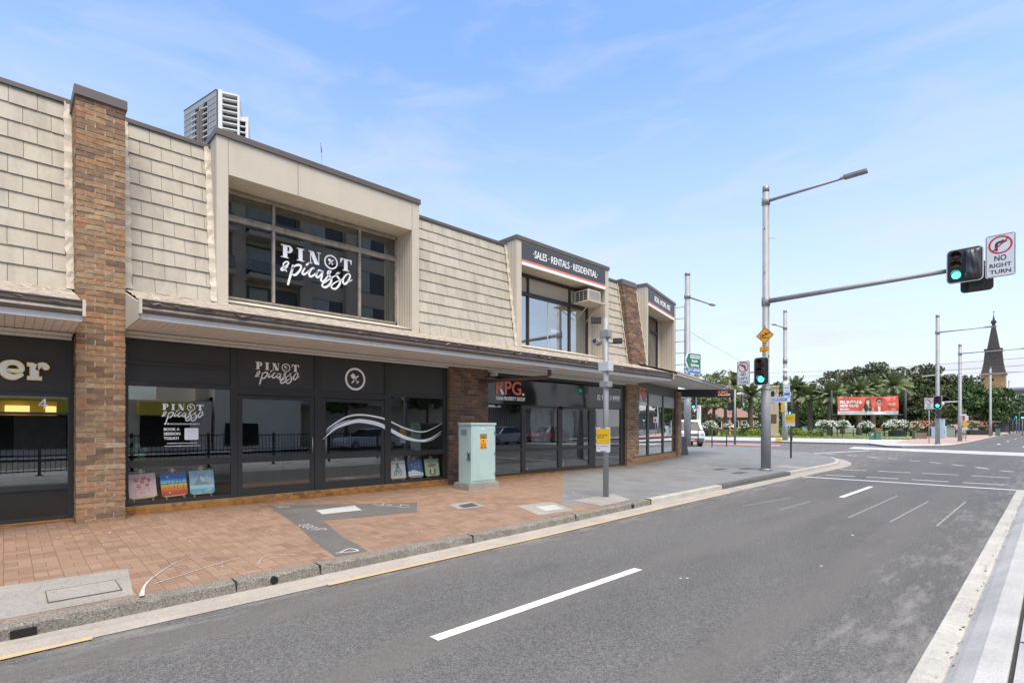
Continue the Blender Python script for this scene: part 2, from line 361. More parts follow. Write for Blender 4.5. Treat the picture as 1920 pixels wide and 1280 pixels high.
FARBRICK = mat_pavers('far_brick_paving', .23, .115, [(.0,(.36,.22,.18)),(.5,(.42,.27,.22)),(1.,(.48,.32,.27))], (.2,.15,.13), R(45))
WHITEP = mat_paint('white_road_paint', (.72,.71,.68), .6)
FADEDP = mat_paint('faded_road_paint', (.27,.262,.25), 1.5)
YELLOWP = mat_paint('yellow_edge_paint', (.52,.37,.18), 1.3, (.36,.31,.25))
REDLANE = mat_concrete('red_lane', (.42,.22,.19), .2)
GRASS = mat('grass_blades', (.23,.31,.08), .9, .45, 1.2, bmp=.6)

def sheet(name, poly, zf, m, parent=None, cuts_y=(6, 40), cuts_x=()):
    bm = bmesh.new(); vs = [bm.verts.new((x, y, 0)) for x, y in poly]; f = bm.faces.new(vs)
    bmesh.ops.triangulate(bm, faces=bm.faces[:])
    for c in cuts_y: bmesh.ops.bisect_plane(bm, geom=bm.verts[:]+bm.edges[:]+bm.faces[:], plane_co=(0,c,0), plane_no=(0,1,0))
    for c in cuts_x: bmesh.ops.bisect_plane(bm, geom=bm.verts[:]+bm.edges[:]+bm.faces[:], plane_co=(c,0,0), plane_no=(1,0,0))
    bmesh.ops.recalc_face_normals(bm, faces=bm.faces[:])
    for v in bm.verts: v.co.z = zf(v.co.x, v.co.y)
    for fc in bm.faces:
        if fc.normal.z < 0: fc.normal_flip()
    mb = MB().addbm(bm); return struct(mb, name, m, parent)
zroad = lambda x, y: -.22+hz_rise(y)
def zpath(x, y): return -.1*min(1, max(0, (x+10.85)/4.75))+hz_rise(y)
sheet('ground', [(-2600,-900),(2600,-900),(2600,2800),(-2600,2800)], lambda x,y: -.30+hz_rise(y), mat('far_ground', (.16,.165,.13), .95, .3, .05))
ROAD = sheet('road', [(-70,-60),(4,-60),(4,300),(-70,300)], zroad, ASPH)

# ------------------------------------------------------------- near footpath, kerb and gutter
KERB = [(-5.66,-10),(-5.85,0),(-5.94,4),(-6.08,10),(-6.13,15),(-6.15,20),(-6.12,23),(-6.2,24.6),(-6.55,26.2),(-7.3,28.1),(-8.4,29.8),(-9.6,31),(-11,31.8),(-13,32.3),(-20,33),(-42,34.2)]
def dense(pl, step):
    out = []
    for a, b in zip(pl, pl[1:]):
        n = max(1, int(math.dist(a,b)/step))
        for i in range(n): out.append((a[0]+(b[0]-a[0])*i/n, a[1]+(b[1]-a[1])*i/n))
    return out+[pl[-1]]
def offset(pl, d):
    out = []
    for i, p in enumerate(pl):
        a = pl[max(i-1,0)]; b = pl[min(i+1,len(pl)-1)]; t = Vector((b[0]-a[0], b[1]-a[1])).normalized(); out.append((p[0]+t.y*d, p[1]-t.x*d))
    return out
def strip(name, pl, d0, z0, d1, z1, m, parent=None, base=hz_rise, jit=0):
    """a ribbon beside a line: offset d0 at height z0 to offset d1 at height z1"""
    A = offset(pl, d0); B = offset(pl, d1); vs = []; fs = []
    for a, b in zip(A, B): vs += [(a[0],a[1],z0+base(a[1])), (b[0],b[1],z1+base(b[1]))]
    for i in range(len(A)-1): fs.append([2*i, 2*i+1, 2*i+3, 2*i+2])
    return MB().add(vs, fs)
inner = offset(KERB, -.155)
BND = [(-10.85,12.8),(-6.8,7.9),(-6.2,9.3)]
pathb = [p for p in inner if p[1] <= 9.2]+[BND[2], BND[1], BND[0], (-10.85,-10)]
FOOT = sheet('footpath', pathb, zpath, BRICKP)
pathg = [(-10.85,12.8),(-6.8,7.9),(-6.2,9.3)]+[p for p in inner if p[1] > 9.4]+[(-42,30),(-13.2,25.2),(-12.2,22.6),(-10.85,16.9)]
sheet('footpath_granite', pathg, zpath, GRANP, cuts_x=(-10.85,))
def kerb_mesh(y0, y1, m, jit, step, name, h=.12):
    yi = lambda y: (float(np.interp(y, [p[1] for p in KERB], [p[0] for p in KERB])), y)
    line = [yi(y0)]+[p for p in dense(KERB, step) if y0+.03 < p[1] < min(y1-.03, 33)]+([yi(y1)] if y1 < 33 else [(-30,33.5)])
    prof = [(-.16,-.1),(-.02,-.1),(0.0,-.115),(.015,-.225)]
    rr = random.Random(3); vs = []; fs = []; n = len(prof)
    for i, p in enumerate(line):
        broken = jit and rr.random() < .16
        for j, (d, z) in enumerate(prof):
            q = offset(line, d)[i] if False else None
            a = line[max(i-1,0)]; b = line[min(i+1,len(line)-1)]; t = Vector((b[0]-a[0], b[1]-a[1])).normalized()
            dj = (rr.uniform(-1,1)*jit if j in (1,2) else rr.uniform(-.4,.4)*jit if j == 3 else 0); zj = (-abs(rr.gauss(0,.6))*jit-(.02 if broken else 0)) if j in (1,2) else 0
            vs.append((p[0]+t.y*(d+dj), p[1]-t.x*(d+dj), z+zj+hz_rise(p[1])))
    for i in range(len(line)-1):
        for j in range(n-1): fs.append([i*n+j, i*n+j+1, (i+1)*n+j+1, (i+1)*n+j])
    mb = MB(); mb.smooth = False; mb.add(vs, fs); return struct(mb, name, m, FOOT)
kerb_mesh(-10, 10.02, KERBOLD, .014, .09, 'kerb')
kerb_mesh(10.03, 13.59, KERBNEW, 0, .3, 'kerb')
kerb_mesh(13.6, 18.8, PATCH, 0, .3, 'driveway_kerb')
kerb_mesh(18.81, 99, KERBNEW, 0, .3, 'kerb')
kd = dense(KERB, .5)
struct(strip('gutter', kd, .014, -.214, .43, -.214, GUTTER), 'gutter', GUTTER, ROAD)
for y0, y1 in ((-10,.95),(2.35,13.2)):
    struct(strip('edge_line', [p for p in kd if y0 <= p[1] <= y1], .40, -.209, .475, -.209, YELLOWP), 'edge_line', YELLOWP, ROAD)
# kerb outlets and joints
mb = MB()
DARK = mat('black_void', (.012,.011,.010), .95, .2)
for y in (.22,):
    x = -5.85
    mb.box(x-.05, x+.026, .03, .19, -.203, -.145)
for y in (2.1, 9.3):
    x = np.interp(y, [0,4,10],[-5.85,-5.94,-6.08]); M0 = frame((x-.03,y,-.165+hz_rise(y)), (0,1,0)); mb.M = M0; mb.disc((0,0), .042, 0, .052, 14); mb.M = None
for y in (1.72, 2.62, 4.95, 7.4, 10.03):
    x = np.interp(y, [0,4,10],[-5.85,-5.94,-6.08]); mb.box(x-.15, x+.019, y-.004, y+.004, -.2, -.0975+hz_rise(y))
struct(mb, 'kerb_outlet', DARK, FOOT)
# things let into the paving: sheets a few mm proud
def decal(name, poly, m, dz=.004, zf=zpath, parent=FOOT): return sheet(name, poly, lambda x,y: zf(x,y)+dz, m, parent)
AP = mat_concrete('trench_asphalt', (.125,.117,.108), .5)
decal('trench_patch', [(-10.4,3.6),(-9.9,4.5),(-8.97,6.0),(-8.08,5.4),(-8.39,3.78),(-7.2,3.5),(-6.13,3.35),(-6.14,2.92),(-7.2,3.08),(-8.25,3.3)], AP)
CP = mat_concrete('pit_concrete', (.31,.285,.25), .6)
decal('pit_surround', [(-6.03,-1.6),(-7.2,-1.3),(-7.21,.05),(-7.14,.98),(-6.08,.88)], CP)
decal('pit_surround', [(-7.38,7.24),(-7.25,8.15),(-6.3,7.73),(-6.4,6.85)], CP)
decal('pit_surround', [(-8.33,6.3),(-8.38,6.9),(-7.69,6.75),(-7.78,6.12)], CP, .006)
decal('pit_surround', [(-7.07,8.6),(-7.09,10.1),(-6.3,9.6),(-6.25,8.5)], CP, .005)
decal('pole_footing', [(-7.2,20.2),(-7.2,21.1),(-6.3,21.1),(-6.3,20.2)], CP)
IRON = mat('iron_cover', (.10,.09,.085), .6, .3, 8, .3)
decal('pit_cover', [(-8.14,6.4),(-8.2,6.8),(-7.84,6.66),(-7.88,6.32)], IRON, .010)
decal('pit_cover', [(-7.06,7.43),(-6.97,7.91),(-6.5,7.66),(-6.58,7.23)], mat_concrete('cover_concrete', (.45,.43,.4), .2), .009)
decal('pit_cover', [(-9.35,4.07),(-9.39,4.85),(-8.84,4.71),(-8.89,3.99)], mat_concrete('cover_steel', (.42,.42,.40), .1), .009)
mb = MB()
for (x0,x1,y0,y1) in ((-6.755,-6.747,.285,.815),(-6.307,-6.3,.285,.815),(-6.755,-6.3,.277,.284),(-6.755,-6.3,.816,.823)):
    mb.box(x0,x1,y0,y1,zpath(-6.7,y0)-.05,zpath(-6.76,(y0+y1)/2)+.006)
struct(mb, 'cover_joint', mat('cover_joint_dirt', (.12,.085,.06), .95, .3), FOOT)
for x, y in ((-8.05,17.7),(-7.5,18.6),(-7.1,17.1),(-8.8,18.2)):
    decal('pit_cover', [(x-.14,y-.35),(x-.14,y+.35),(x+.14,y+.35),(x+.14,y-.35)], IRON if x != -8.8 else mat_concrete('steel_grid', (.25,.25,.25), .2), .006)
# sprayed utility marks and scraps of litter
SPRAY = mat_paint('spray_mark', (.52,.51,.48), 1.0, (.2,.18,.16))
mb = MB(); mb.M = Matrix.Translation((0,0,0))
def spr(pts, wd=.022):
    q = MB(); q.stroke(pts, wd, 0, .001, 4)
    mb.add([(x, y, zpath(x,y)+.008+z) for x, y, z in q.v], q.f)
spr([(-10.2,3.66),(-10.02,3.86),(-10.04,3.66),(-10.16,3.8)])
for k in range(4):
    x = -8.25+.15*k; spr([(x,3.34),(x+.07,3.30),(x+.09,3.42),(x+.01,3.46),(x,3.36)] if k != 3 else [(x,3.32),(x+.12,3.5),(x-.02,3.5),(x+.08,3.36)], .018)
spr([(-6.28,3.0),(-6.2,3.25),(-6.38,3.22),(-6.26,3.02)],.03)
spr([(-9.3,5.2),(-9.1,5.3),(-9.25,5.38),(-9.05,5.45)]); spr([(-9.1,5.15),(-8.95,5.4)]); spr([(-8.95,5.3),(-8.8,5.5),(-8.95,5.6),(-8.75,5.66)]); spr([(-8.7,5.4),(-8.55,5.55)])
spr([(-5.99,.93),(-6.3,1.0),(-6.6,1.13),(-7.07,1.43),(-7.36,1.83)],[.045,.022,.012,.008,.004])
spr([(-6.33,1.09),(-6.68,1.71),(-6.85,2.04)],[.012,.006]); spr([(-6.4,2.1),(-6.7,2.3),(-6.55,2.6)],.008)
struct(mb, 'spray_mark', SPRAY, FOOT)
# ------------------------------------------------------------- road markings
def rect_line(a, b, wd):
    t = (Vector(b)-Vector(a)).normalized(); q = Vector((-t.y, t.x))*wd/2
    return [(a[0]+q.x,a[1]+q.y),(b[0]+q.x,b[1]+q.y),(b[0]-q.x,b[1]-q.y),(a[0]-q.x,a[1]-q.y)]
def marks(name, segs, wd, m, dz=.004):
    mb = MB()
    for a, b in segs:
        P_ = rect_line(a, b, wd); vs = [(x, y, zroad(x,y)+dz) for x, y in P_]; mb.add(vs, [(0,3,2,1)])
    return struct(mb, name, m, ROAD)
marks('lane_line', [((-3.5,2.5),(-3.5,5.5)),((-3.5,14.1),(-3.5,17.0)),((-3.5,-9.5),(-3.5,-6.5))], .115, WHITEP)
marks('stop_line', [((-5.72,18.62),(-.70,18.62))], .17, WHITEP)
marks('crossing_line', [((-5.36,19.75),(-4.5,19.8)),((-4.22,19.86),(-3.39,19.9)),((-3.06,19.9),(-2.18,19.9)),((-1.87,19.9),(-1.0,19.9)),
    ((-5.59,22.4),(-4.78,22.5)),((-4.45,22.55),(-3.5,22.55)),((-3.18,22.6),(-2.24,22.65)),((-1.91,22.6),(-1.0,22.5))], .11, WHITEP)
marks('turning_line', [((-8.92,32.98),(-8.26,32.52)),((-7.73,32.26),(-7.17,31.81)),((-6.68,31.57),(-6.12,30.98)),((-5.62,30.6),(-5.19,30.41)),((-4.67,29.74),(-4.24,29.42)),((-3.81,28.95),(-3.38,28.53)),((-2.97,27.98),(-2.55,27.5)),((-2.15,26.9),(-1.74,26.25)),((-1.38,25.64),(-1.03,25.3))], .12, WHITEP)
marks('worn_line', [((-2.66,11.2),(-2.62,15.3)),((-2.03,11.2),(-1.96,14.7)),((-1.4,11.3),(-1.38,15.2)),((-4.6,11.2),(-4.3,13.2)),((-3.87,11.2),(-3.8,12.9)),((-2.1,13.2),(-1.4,13.15))], .035, FADEDP)
marks('far_lane_line', [((-3.3,y),(-3.3,y+2.6)) for y in (58,70,84,100,120)]+[((-1.6,y),(-1.6,y+2.6)) for y in (52,66,80,98)], .13, WHITEP)
marks('far_edge_line', [((-19.9,49.4),(-14.4,51.2)),((-14.4,51.2),(-10.4,51.2)),((-20,36.3),(-13,36.0)),((-24,38.6),(-13.8,37.4)),((-9.9,31.4),(-8.0,38.5))], .22, WHITEP)
sheet('tram_slab', [(-10.2,44.4),(30,29.5),(30,24.5),(-9.6,40.3)], lambda x,y: zroad(x,y)+.006, PALECON, None)
sheet('bus_lane', [(-27,47),(-15.5,45.2),(-14.2,41.2),(-24.8,42.4)], lambda x,y: zroad(x,y)+.005, REDLANE, ROAD)
# ------------------------------------------------------------- right-hand kerb and tram platform
mb = MB()
YR = [-12,6,40,70]
def rprof(prof, y0, y1):
    q = MB(); ys = [y0]+[c for c in (6,) if y0 < c < y1]+[y1]; n = len(prof)
    for y in ys:
        for x, z in prof: q.v.append((x, y, z+hz_rise(y)))
    for i in range(len(ys)-1):
        for j in range(n-1): q.f.append([i*n+j, i*n+j+1, (i+1)*n+j+1, (i+1)*n+j]); q.m.append(0); q.sm.append(False)
    return q
struct(rprof([(-.70,-.217),(-.69,-.203),(-.545,-.198),(-.53,-.215)], -12, 18.55), 'median_gutter', mat_concrete('white_gutter', (.47,.445,.39), .45, .35), ROAD)
PLAT = struct(rprof([(-.535,-.22),(-.47,-.165),(-.36,-.095),(-.24,-.082),(-.212,-.082),(-.208,-.1)], -12, 18.6), 'median_kerb', PALECON)
struct(rprof([(-.212,-.095),(-.185,-.095)], -12, 18.6), 'slot_drain', mat('slot_dirt', (.05,.045,.04), .95, .5, 20, bmp=.8), PLAT)
struct(rprof([(-.187,-.1),(-.183,-.08),(4.2,-.06),(4.2,-.3)], -12, 18.6), 'platform', SLABCON)
mb = MB()
for y in (-1.5, 2.1, 5.35, 8.6, 11.85, 15.1): mb.box(-.18, 4.2, y-.006, y+.006, -.2+hz_rise(y), -.0745+hz_rise(y))
struct(mb, 'slab_joint', DARK, PLAT)
mb = MB()  # dead leaves and grit along the platform kerb
for i in range(120):
    y = RN.uniform(2.8, 15); x = -.53+RN.normal(0,.035); s_ = RN.uniform(.006,.02); a = RN.uniform(0,6.3); z = -.196+hz_rise(y)
    mb.add([(x+s_*math.cos(a+k*1.57)*(1 if k%2 else .5), y+s_*math.sin(a+k*1.57), z+.012*RN.rand()) for k in range(4)], [(0,1,2,3)])
lab(mb.build('leaf_litter', mat('dead_leaf', (.16,.10,.06), .8, .5, 30), None), 'dead leaves and grit lying along the pale kerb of the platform', 'leaf litter', None, 'stuff')
mb = MB()
LITTER = mat('paper_scrap', (.62,.60,.57), .8, .1)
for i in range(46):
    x = RN.uniform(-10.6,-6.3); y = RN.uniform(-.5,12) if i%3 else RN.uniform(.2,5); s_ = RN.uniform(.008,.026); a = RN.uniform(0,6.3); z = zpath(x,y)+.006
    mb.add([(x+s_*math.cos(a+k*1.57+RN.uniform(-.4,.4))*(1 if k%2 else .45), y+s_*math.sin(a+k*1.57), z+.006*RN.rand()) for k in range(4)], [(0,1,2,3)])
for x, y in ((-2.2,9.5),(-2.0,7.2),(-2.95,5.5),(-2.9,5.56)):
    s_ = RN.uniform(.012,.025); mb.add([(x+s_*math.cos(k*1.05+RN.uniform(-.3,.3)), y+s_*1.4*math.sin(k*1.05), zroad(x,y)+.005) for k in range(6)], [tuple(range(6))])
lab(mb.build('litter_scraps', LITTER), 'small white scraps of paper scattered over paving and road', 'litter', None, 'stuff')
# ------------------------------------------------------------- far side of the crossing
zfar = lambda x, y: FARZ
sheet('far_footpath', [(-60,51.5),(-20,50.2),(-10.4,49.6),(-8.3,44.8),(-7.4,44.6),(-5.6,47.6),(-5.25,50),(-5.2,61),(-7.4,207),(-11.5,207),(-10.3,66.3),(-60,68)], zfar, PALECON, cuts_y=())
sheet('far_brick_path', [(-9.6,55),(-7.6,51.5),(-5.45,54),(-5.4,61),(-7.6,207),(-11.2,207),(-10.3,66.3)], lambda x,y: FARZ+.004, FARBRICK, cuts_y=())
mb = MB()
fk = [(-60,51.5),(-20,50.2),(-10.4,49.6),(-8.3,44.8),(-7.4,44.6),(-5.6,47.6),(-5.25,50),(-5.2,61),(-7.4,207)]
for a, b in zip(fk, fk[1:]): mb.add([(a[0],a[1],-.02),(b[0],b[1],-.02),(b[0],b[1],FARZ),(a[0],a[1],FARZ)], [(0,1,2,3)])
struct(mb, 'far_kerb', KERBOLD)
LAWN = sheet('park_lawn', [(-75,66.9),(-10.4,66.6),(-11.8,207),(-75,207)], lambda x,y: FARZ+.03, GRASS, cuts_y=())
mb = MB(); mb.box(-60,-10.3,66.3,66.6,FARZ-.05,FARZ+.06); mb.box(-10.45,-10.3,66.6,200,FARZ-.05,FARZ+.06); struct(mb, 'lawn_edging', KERBOLD)
# ============================================================= the shop row
CREAM = mat('cream_paint', (.53,.468,.375), .65, .07, 1.2, dirt=.22, dirtcol=(.33,.27,.2))
CREAMT = perisland('cream_tile', [(0,(.40,.352,.282)),(.5,(.425,.378,.305)),(1,(.455,.408,.332))], .75, .12, 90, .13, 0, .42)
TILEBACK = mat('tile_backing', (.27,.215,.16), .9, .3)  # brown backing sheet that shows in the joints between tiles
BROWN = mat('brown_metal', (.115,.095,.082), .45, .12, 2, dirt=.25)
GUTTERB = mat('brown_gutter', (.105,.08,.068), .38, .15, 2, dirt=.3, dirtcol=(.2,.17,.14))
WHITEM = mat('white_trim', (.66,.655,.63), .5, .06, 2, dirt=.25, dirtcol=(.3,.27,.23))
SOFFIT = mat('soffit_board', (.74,.715,.665), .7, .08, 1.5, dirt=.25, dirtcol=(.3,.27,.23))
CHAR = mat('charcoal_frame', (.034,.034,.033), .42, .15, 3, spec=.4)
CHARP = mat('charcoal_panel', (.038,.038,.037), .6, .12, 2, bmp=.15, bscale=200)
GLOSSB = mat('gloss_black_sign', (.018,.018,.02), .08, .1, 1, spec=.6)
ALU = mat('weathered_bronze_frame', (.38,.32,.25), .5, .35, 6, .2, dirt=.5, dirtcol=(.08,.06,.05))
DKBRZ = mat('dark_bronze_frame', (.045,.038,.032), .45, .2, 4)
WHITEL = mat('white_lettering', (.90,.90,.885), .5, .03)
ORANGEL = mat('orange_lettering', (.80,.19,.10), .5, .05)
BRK = perisland('face_brick', [(0,(.15,.09,.056)),(.15,(.28,.16,.088)),(.3,(.35,.215,.118)),(.42,(.41,.195,.088)),(.55,(.33,.20,.108)),(.72,(.40,.27,.15)),(.85,(.21,.13,.083)),(.96,(.42,.235,.11)),(1,(.46,.35,.22))], .9, .8, 45, .6)
BRKD = perisland('dark_face_brick', [(0,(.095,.058,.040)),(.35,(.145,.086,.056)),(.7,(.195,.108,.064)),(.9,(.26,.12,.058)),(1,(.28,.2,.135))], .9, .8, 45, .6)
MORT = mat('mortar', (.50,.43,.33), .95, .25, 9, bmp=.6, bscale=90)
MORTD = mat('grey_mortar', (.24,.21,.17), .95, .25, 9, bmp=.6, bscale=90)
PTILE = perisland('amber_tile', [(0,(.25,.105,.028)),(.3,(.36,.165,.04)),(.6,(.42,.205,.055)),(.85,(.30,.135,.04)),(1,(.20,.08,.03))], .28, .1, 60, .25)
def mat_membrane():
    m, nt, p = newmat('peeling_membrane'); o = wpos(nt)
    a = noise(nt, mapping(nt, o, (5,1.6,5)), 3.4, 8, .72); b = noise(nt, o, 26, 5, .7)
    c = mixc(nt, rampn(nt, a, [(.44, 0.), (.56, 1.)]), (.43,.37,.29), (.21,.165,.125))
    c = mixc(nt, rampn(nt, b, [(.52, 0.), (.68, .8)]), c, (.52,.475,.40))
    nt.links.new(c, p.inputs['Base Color']); p.inputs['Roughness'].default_value = .9; bump(nt, p, a, .9, .03); return m
MEMB = mat_membrane()
GL = glass('shop_glass', (.86,.88,.87), 3.6, 0, .035)
GLL = glass('shop_glass_low', (.92,.93,.92), 1.3, 0, .02)
GLU = glass('upper_glass', (.55,.57,.56), 2.2, 0, .11)
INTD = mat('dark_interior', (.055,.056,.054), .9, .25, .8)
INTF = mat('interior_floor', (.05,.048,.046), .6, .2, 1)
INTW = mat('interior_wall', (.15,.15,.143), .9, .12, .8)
BLIND = mat('pale_blind', (.58,.59,.58), .8, .06, 3)

BLDG = thing('shop_building', 'long two-storey shop row with cream tiled upper floor, dormers and black shopfronts', 'building', (-10.85, 8, 0))
SIDE = thing('shop_building', 'shop with gold lettered fascia left of the tall brick pier, cut by the picture edge', 'building', (-10.85, -1, 0))
def part(mb, name, m, p=None): return mb.build(name, m, p if p is not None else BLDG)

def bricks(mb, u0, u1, v0, v1, w0, w1, seed, joint=.0145, lb=.225, hb=.071, jit=.0045):
    rr = random.Random(seed); v = v0; k = 0
    def one(a0,a1,b0,b1,c0,c1):
        j = lambda: rr.uniform(-jit, jit)
        vs = [(x+j(),y+j(),z+j()) for x,y,z in ((a0,b0,c0),(a1,b0,c0),(a1,b1,c0),(a0,b1,c0),(a0,b0,c1),(a1,b0,c1),(a1,b1,c1),(a0,b1,c1))]
        mb.add(vs, [(3,2,1,0),(4,5,6,7),(0,1,5,4),(1,2,6,5),(2,3,7,6),(3,0,4,7)])
    while v+hb*.5 < v1:
        t = min(v+hb, v1-.002)
        u = u0
        first = lb if k%2 == 0 else lb*.5
        while u < u1-.03:
            e = min(u+first, u1)
            if u1-e < .06: e = u1
            pr = rr.uniform(-.004,.004); one(u, e, v, t, w1-.1, w1+pr); u = e+joint; first = lb
        w = w1-.1-joint
        if w-w0 > .05:
            for (a, b) in ((u0, u0+.1), (u1-.1, u1)):
                ww = w
                while ww > w0+.02:
                    e = max(ww-(lb if k%2 else lb*.5), w0); one(a, b, v, t, e, ww); ww = e-joint
        v = t+joint; k += 1
def pier(name, M, u0, u1, v0, v1, w0, w1, seed, parent, bm=None, mm=None, cap=None, lean=0, vb=0):
    mb = MB(M)
    if lean:
        sh = Matrix.Identity(4); sh[2][1] = -lean; sh[2][3] = lean*vb; mb.M = M @ sh
    mb.k = 0; bricks(mb, u0, u1, v0, v1, w0, w1, seed)
    mb.k = 1; mb.box(u0+.009, u1-.009, v0, v1-.003, w0, w1-.0115)
    o = part(mb, name, [bm or BRK, mm or MORT], parent)
    if cap:
        c = MB(mb.M); c.box(u0-.025, u1+.025, v1-.004, v1+cap, w0-.02, w1+.03, .008); part(c, 'pier_cap', BROWN, o)
    return o
# tall pier between the two tenancies, pier by the cabinet, corner columns
pier('brick_pier', FAC, .79, 1.41, -.12, 6.62, -.9, .35, 1, BLDG, cap=.15)
pier('brick_pier', FAC, 8.17, 9.48, -.1, 3.02, -.2, .10, 2, BLDG, BRKD, MORTD)
pier('brick_pier', FAC, 16.16, 16.92, -.1, 3.1, -.2, .10, 3, BLDG)
pier('brick_pier', CHM, 5.02, 5.55, -.1, 3.05, -.2, .12, 4, BLDG)
pier('brick_pier', FAC, 16.32, 17.2, 3.45, 6.72, -.5, .22, 5, BLDG, BRKD, MORT, cap=.2, lean=.45/3.05, vb=3.8)

# ---- upper floor: sloping tiled wall
def tiles(M, u0, u1, v0, v1, rows, parent, tw=.325, seed=0, fl=(1,1), lean=.45):
    rr = random.Random(seed); H = v1-v0; SL = math.hypot(H, lean); d = Vector((0, H/SL, -lean/SL)); n = Vector((0, lean/SL, H/SL))
    def pt(u, s, h): q = Vector((u, v0, 0))+d*s+n*h; return tuple(q)
    mb = MB(M); mb.k = 1
    mb.add([pt(u0,0,-.01),pt(u1,0,-.01),pt(u1,SL,-.01),pt(u0,SL,-.01)], [(0,1,2,3)])
    mb.k = 0; e = SL/rows
    a0 = u0+(.13 if fl[0] else .005); a1 = u1-(.10 if fl[1] else .005)
    for i in range(rows):
        s0 = i*e-.012; s1 = (i+1)*e; u = a0-(tw*.5 if i%2 else 0)+rr.uniform(-.01,.01)
        while u < a1-.01:
            b0 = max(u+.003, a0); b1 = min(u+tw-.003, a1)
            if b1-b0 > .03:
                t1 = rr.uniform(-.003,.004); t2 = rr.uniform(-.003,.004); sj = rr.uniform(-.004,.004)
                vs = [pt(b0,s0+sj,.034+t1),pt(b1,s0+sj,.034+t2),pt(b1,s1,.012),pt(b0,s1,.012),pt(b0,s0+sj,.014),pt(b1,s0+sj,.014),pt(b1,s1,0),pt(b0,s1,0)]
                mb.add(vs, [(0,1,2,3),(5,4,7,6),(0,4,5,1),(1,5,6,2),(3,7,4,0)])
            u += tw
    o = part(mb, 'mansard_wall', [CREAMT, TILEBACK], parent)
    # crinkled flashing strips at either end
    f = MB(M); rr = random.Random(seed+9)
    for k, (x0, x1) in enumerate(((u0, u0+.14), (u1-.11, u1))):
        if not fl[k]: continue
        st = rows*3; vs = []
        for i in range(st+1):
            s = SL*i/st
            for q, x in enumerate((x0,(x0+x1)/2,x1)): vs.append(pt(x+(rr.uniform(-.012,.012) if q == (2 if k == 0 else 0) else 0), s, .042+rr.uniform(-.006,.008)+(.012 if i%3 == 0 else 0)))
        f.add(vs, [(3*i+j,3*i+j+1,3*i+j+4,3*i+j+3) for i in range(st) for j in range(2)])
    if f.v: part(f, 'flashing', CREAM, o)
    c = MB(M); c.box(u0, u1, v1-.02, v1+.06, -lean-.5, -lean+.055, .006); part(c, 'roof_capping', BROWN, o)
    return o
tiles(FAC, -6.0, .80, 3.66, 6.80, 11, SIDE, .335, 1, (0,1))
tiles(FAC, 1.41, 2.835, 3.8, 6.82, 11, BLDG, .325, 2)
tiles(FAC, 7.31, 10.665, 3.8, 6.82, 11, BLDG, .325, 3, (0,1))
tiles(FAC, 15.16, 16.36, 3.8, 6.82, 11, BLDG, .325, 4, (0,1))
tiles(CHM, .12, .99, 3.8, 6.82, 11, BLDG, .325, 5, (0,1))
def dormer(M, u0, u1, mull, tr, vb, wt, wend, frame_m, parent, joints=(), sign=False, boards=True):
    J = .2; mb = MB(M); T = 6.93; H0 = 6.25; Dp = -.65
    mb.box(u0, u0+J, 3.72, T, Dp-.4, 0)                          # jambs
    mb.box(u1-J, u1, 3.72, T, Dp-.4, 0)
    mb.box(u0+J, u1-J, H0, T-.002, Dp-.4, -.003)                 # header and soffit
    mb.box(u0+J, u1-J, 3.72, 3.85, Dp-.02, -.06)
    mb.add([(u0+J,3.855,-.04),(u1-J,3.855,-.04),(u1-J,4.03,Dp+.03),(u0+J,4.03,Dp+.03)], [(0,1,2,3)])
    g = mb; g.k = 1                                               # board joints and sheet joints
    if boards:
        for i in range(1, 6): w_ = -.11*i; g.box(u1-J-.004, u1-J+.002, 3.9, H0, w_-.005, w_+.005); g.box(u0-.002, u0+.004, 3.8, T, w_-.005, w_+.005)
    for x in joints: g.box(x-.005, x+.005, H0, T-.01, -.01, .0015)
    for x in (u0+J, u1-J): g.box(x-.004, x+.004, H0-.0, T-.01, -.01, .0012)
    o = part(mb, 'dormer', [CREAM, mat('joint_line', (.27,.225,.17), .9, .2)], parent)
    c = MB(M); c.box(u0-.03, u1+.03, T, T+.12, Dp-.6, .035, .008); part(c, 'roof_capping', BROWN, o)
    # window
    f = MB(M); a, b = u0+J, wend; w0, w1 = Dp-.03, Dp+.045
    f.box(a, b, wt-.05, wt, w0, w1); f.box(a, b, vb, vb+.045, w0, w1); f.box(b-.05, b, vb, wt, w0, w1); f.box(a, a+.05, vb, wt, w0, w1)
    for x in mull: f.box(x-.025, x+.025, vb+.045, wt-.05, w0, w1+.012)
    f.box(a+.05, b-.05, tr-.05, tr+.03, w0, w1+.02); f.box(a+.05, b-.05, tr+.03, tr+.045, w0, w1+.05)
    wf = part(f, 'window_frame', frame_m, o)
    if wend < u1-J-.02:
        q = MB(M); q.box(wend, u1-J, 3.9, H0, Dp-.05, Dp+.03); part(q, 'side_panel', CREAM, o)
    q = MB(M); q.box(a, b, wt, H0, Dp-.05, Dp+.02); part(q, 'head_strip', frame_m, o)
    return o, wf
d1, w1_ = dormer(FAC, 2.835, 7.31, (4.08, 6.05), 5.66, 4.05, 6.2, 7.07, ALU, BLDG, joints=(4.35,))
d2, w2_ = dormer(FAC, 10.665, 15.16, (11.78, 13.8), 5.61, 3.97, 6.19, 14.8, DKBRZ, BLDG)
d3, w3_ = dormer(CHM, .98, 4.93, (3.1,), 5.6, 3.97, 6.19, 4.35, DKBRZ, BLDG)
def panes(M, name, spans, vspans, w_, gm, parent):
    for a, b in spans:
        for c, d in vspans:
            q = MB(M); q.box(a, b, c, d, w_, w_+.006); part(q, name, gm, parent)
panes(FAC, 'pane', [(3.05,4.06),(4.1,6.03),(6.07,7.03)], [(4.09,5.61),(5.70,6.16)], -.655, GLU, w1_)
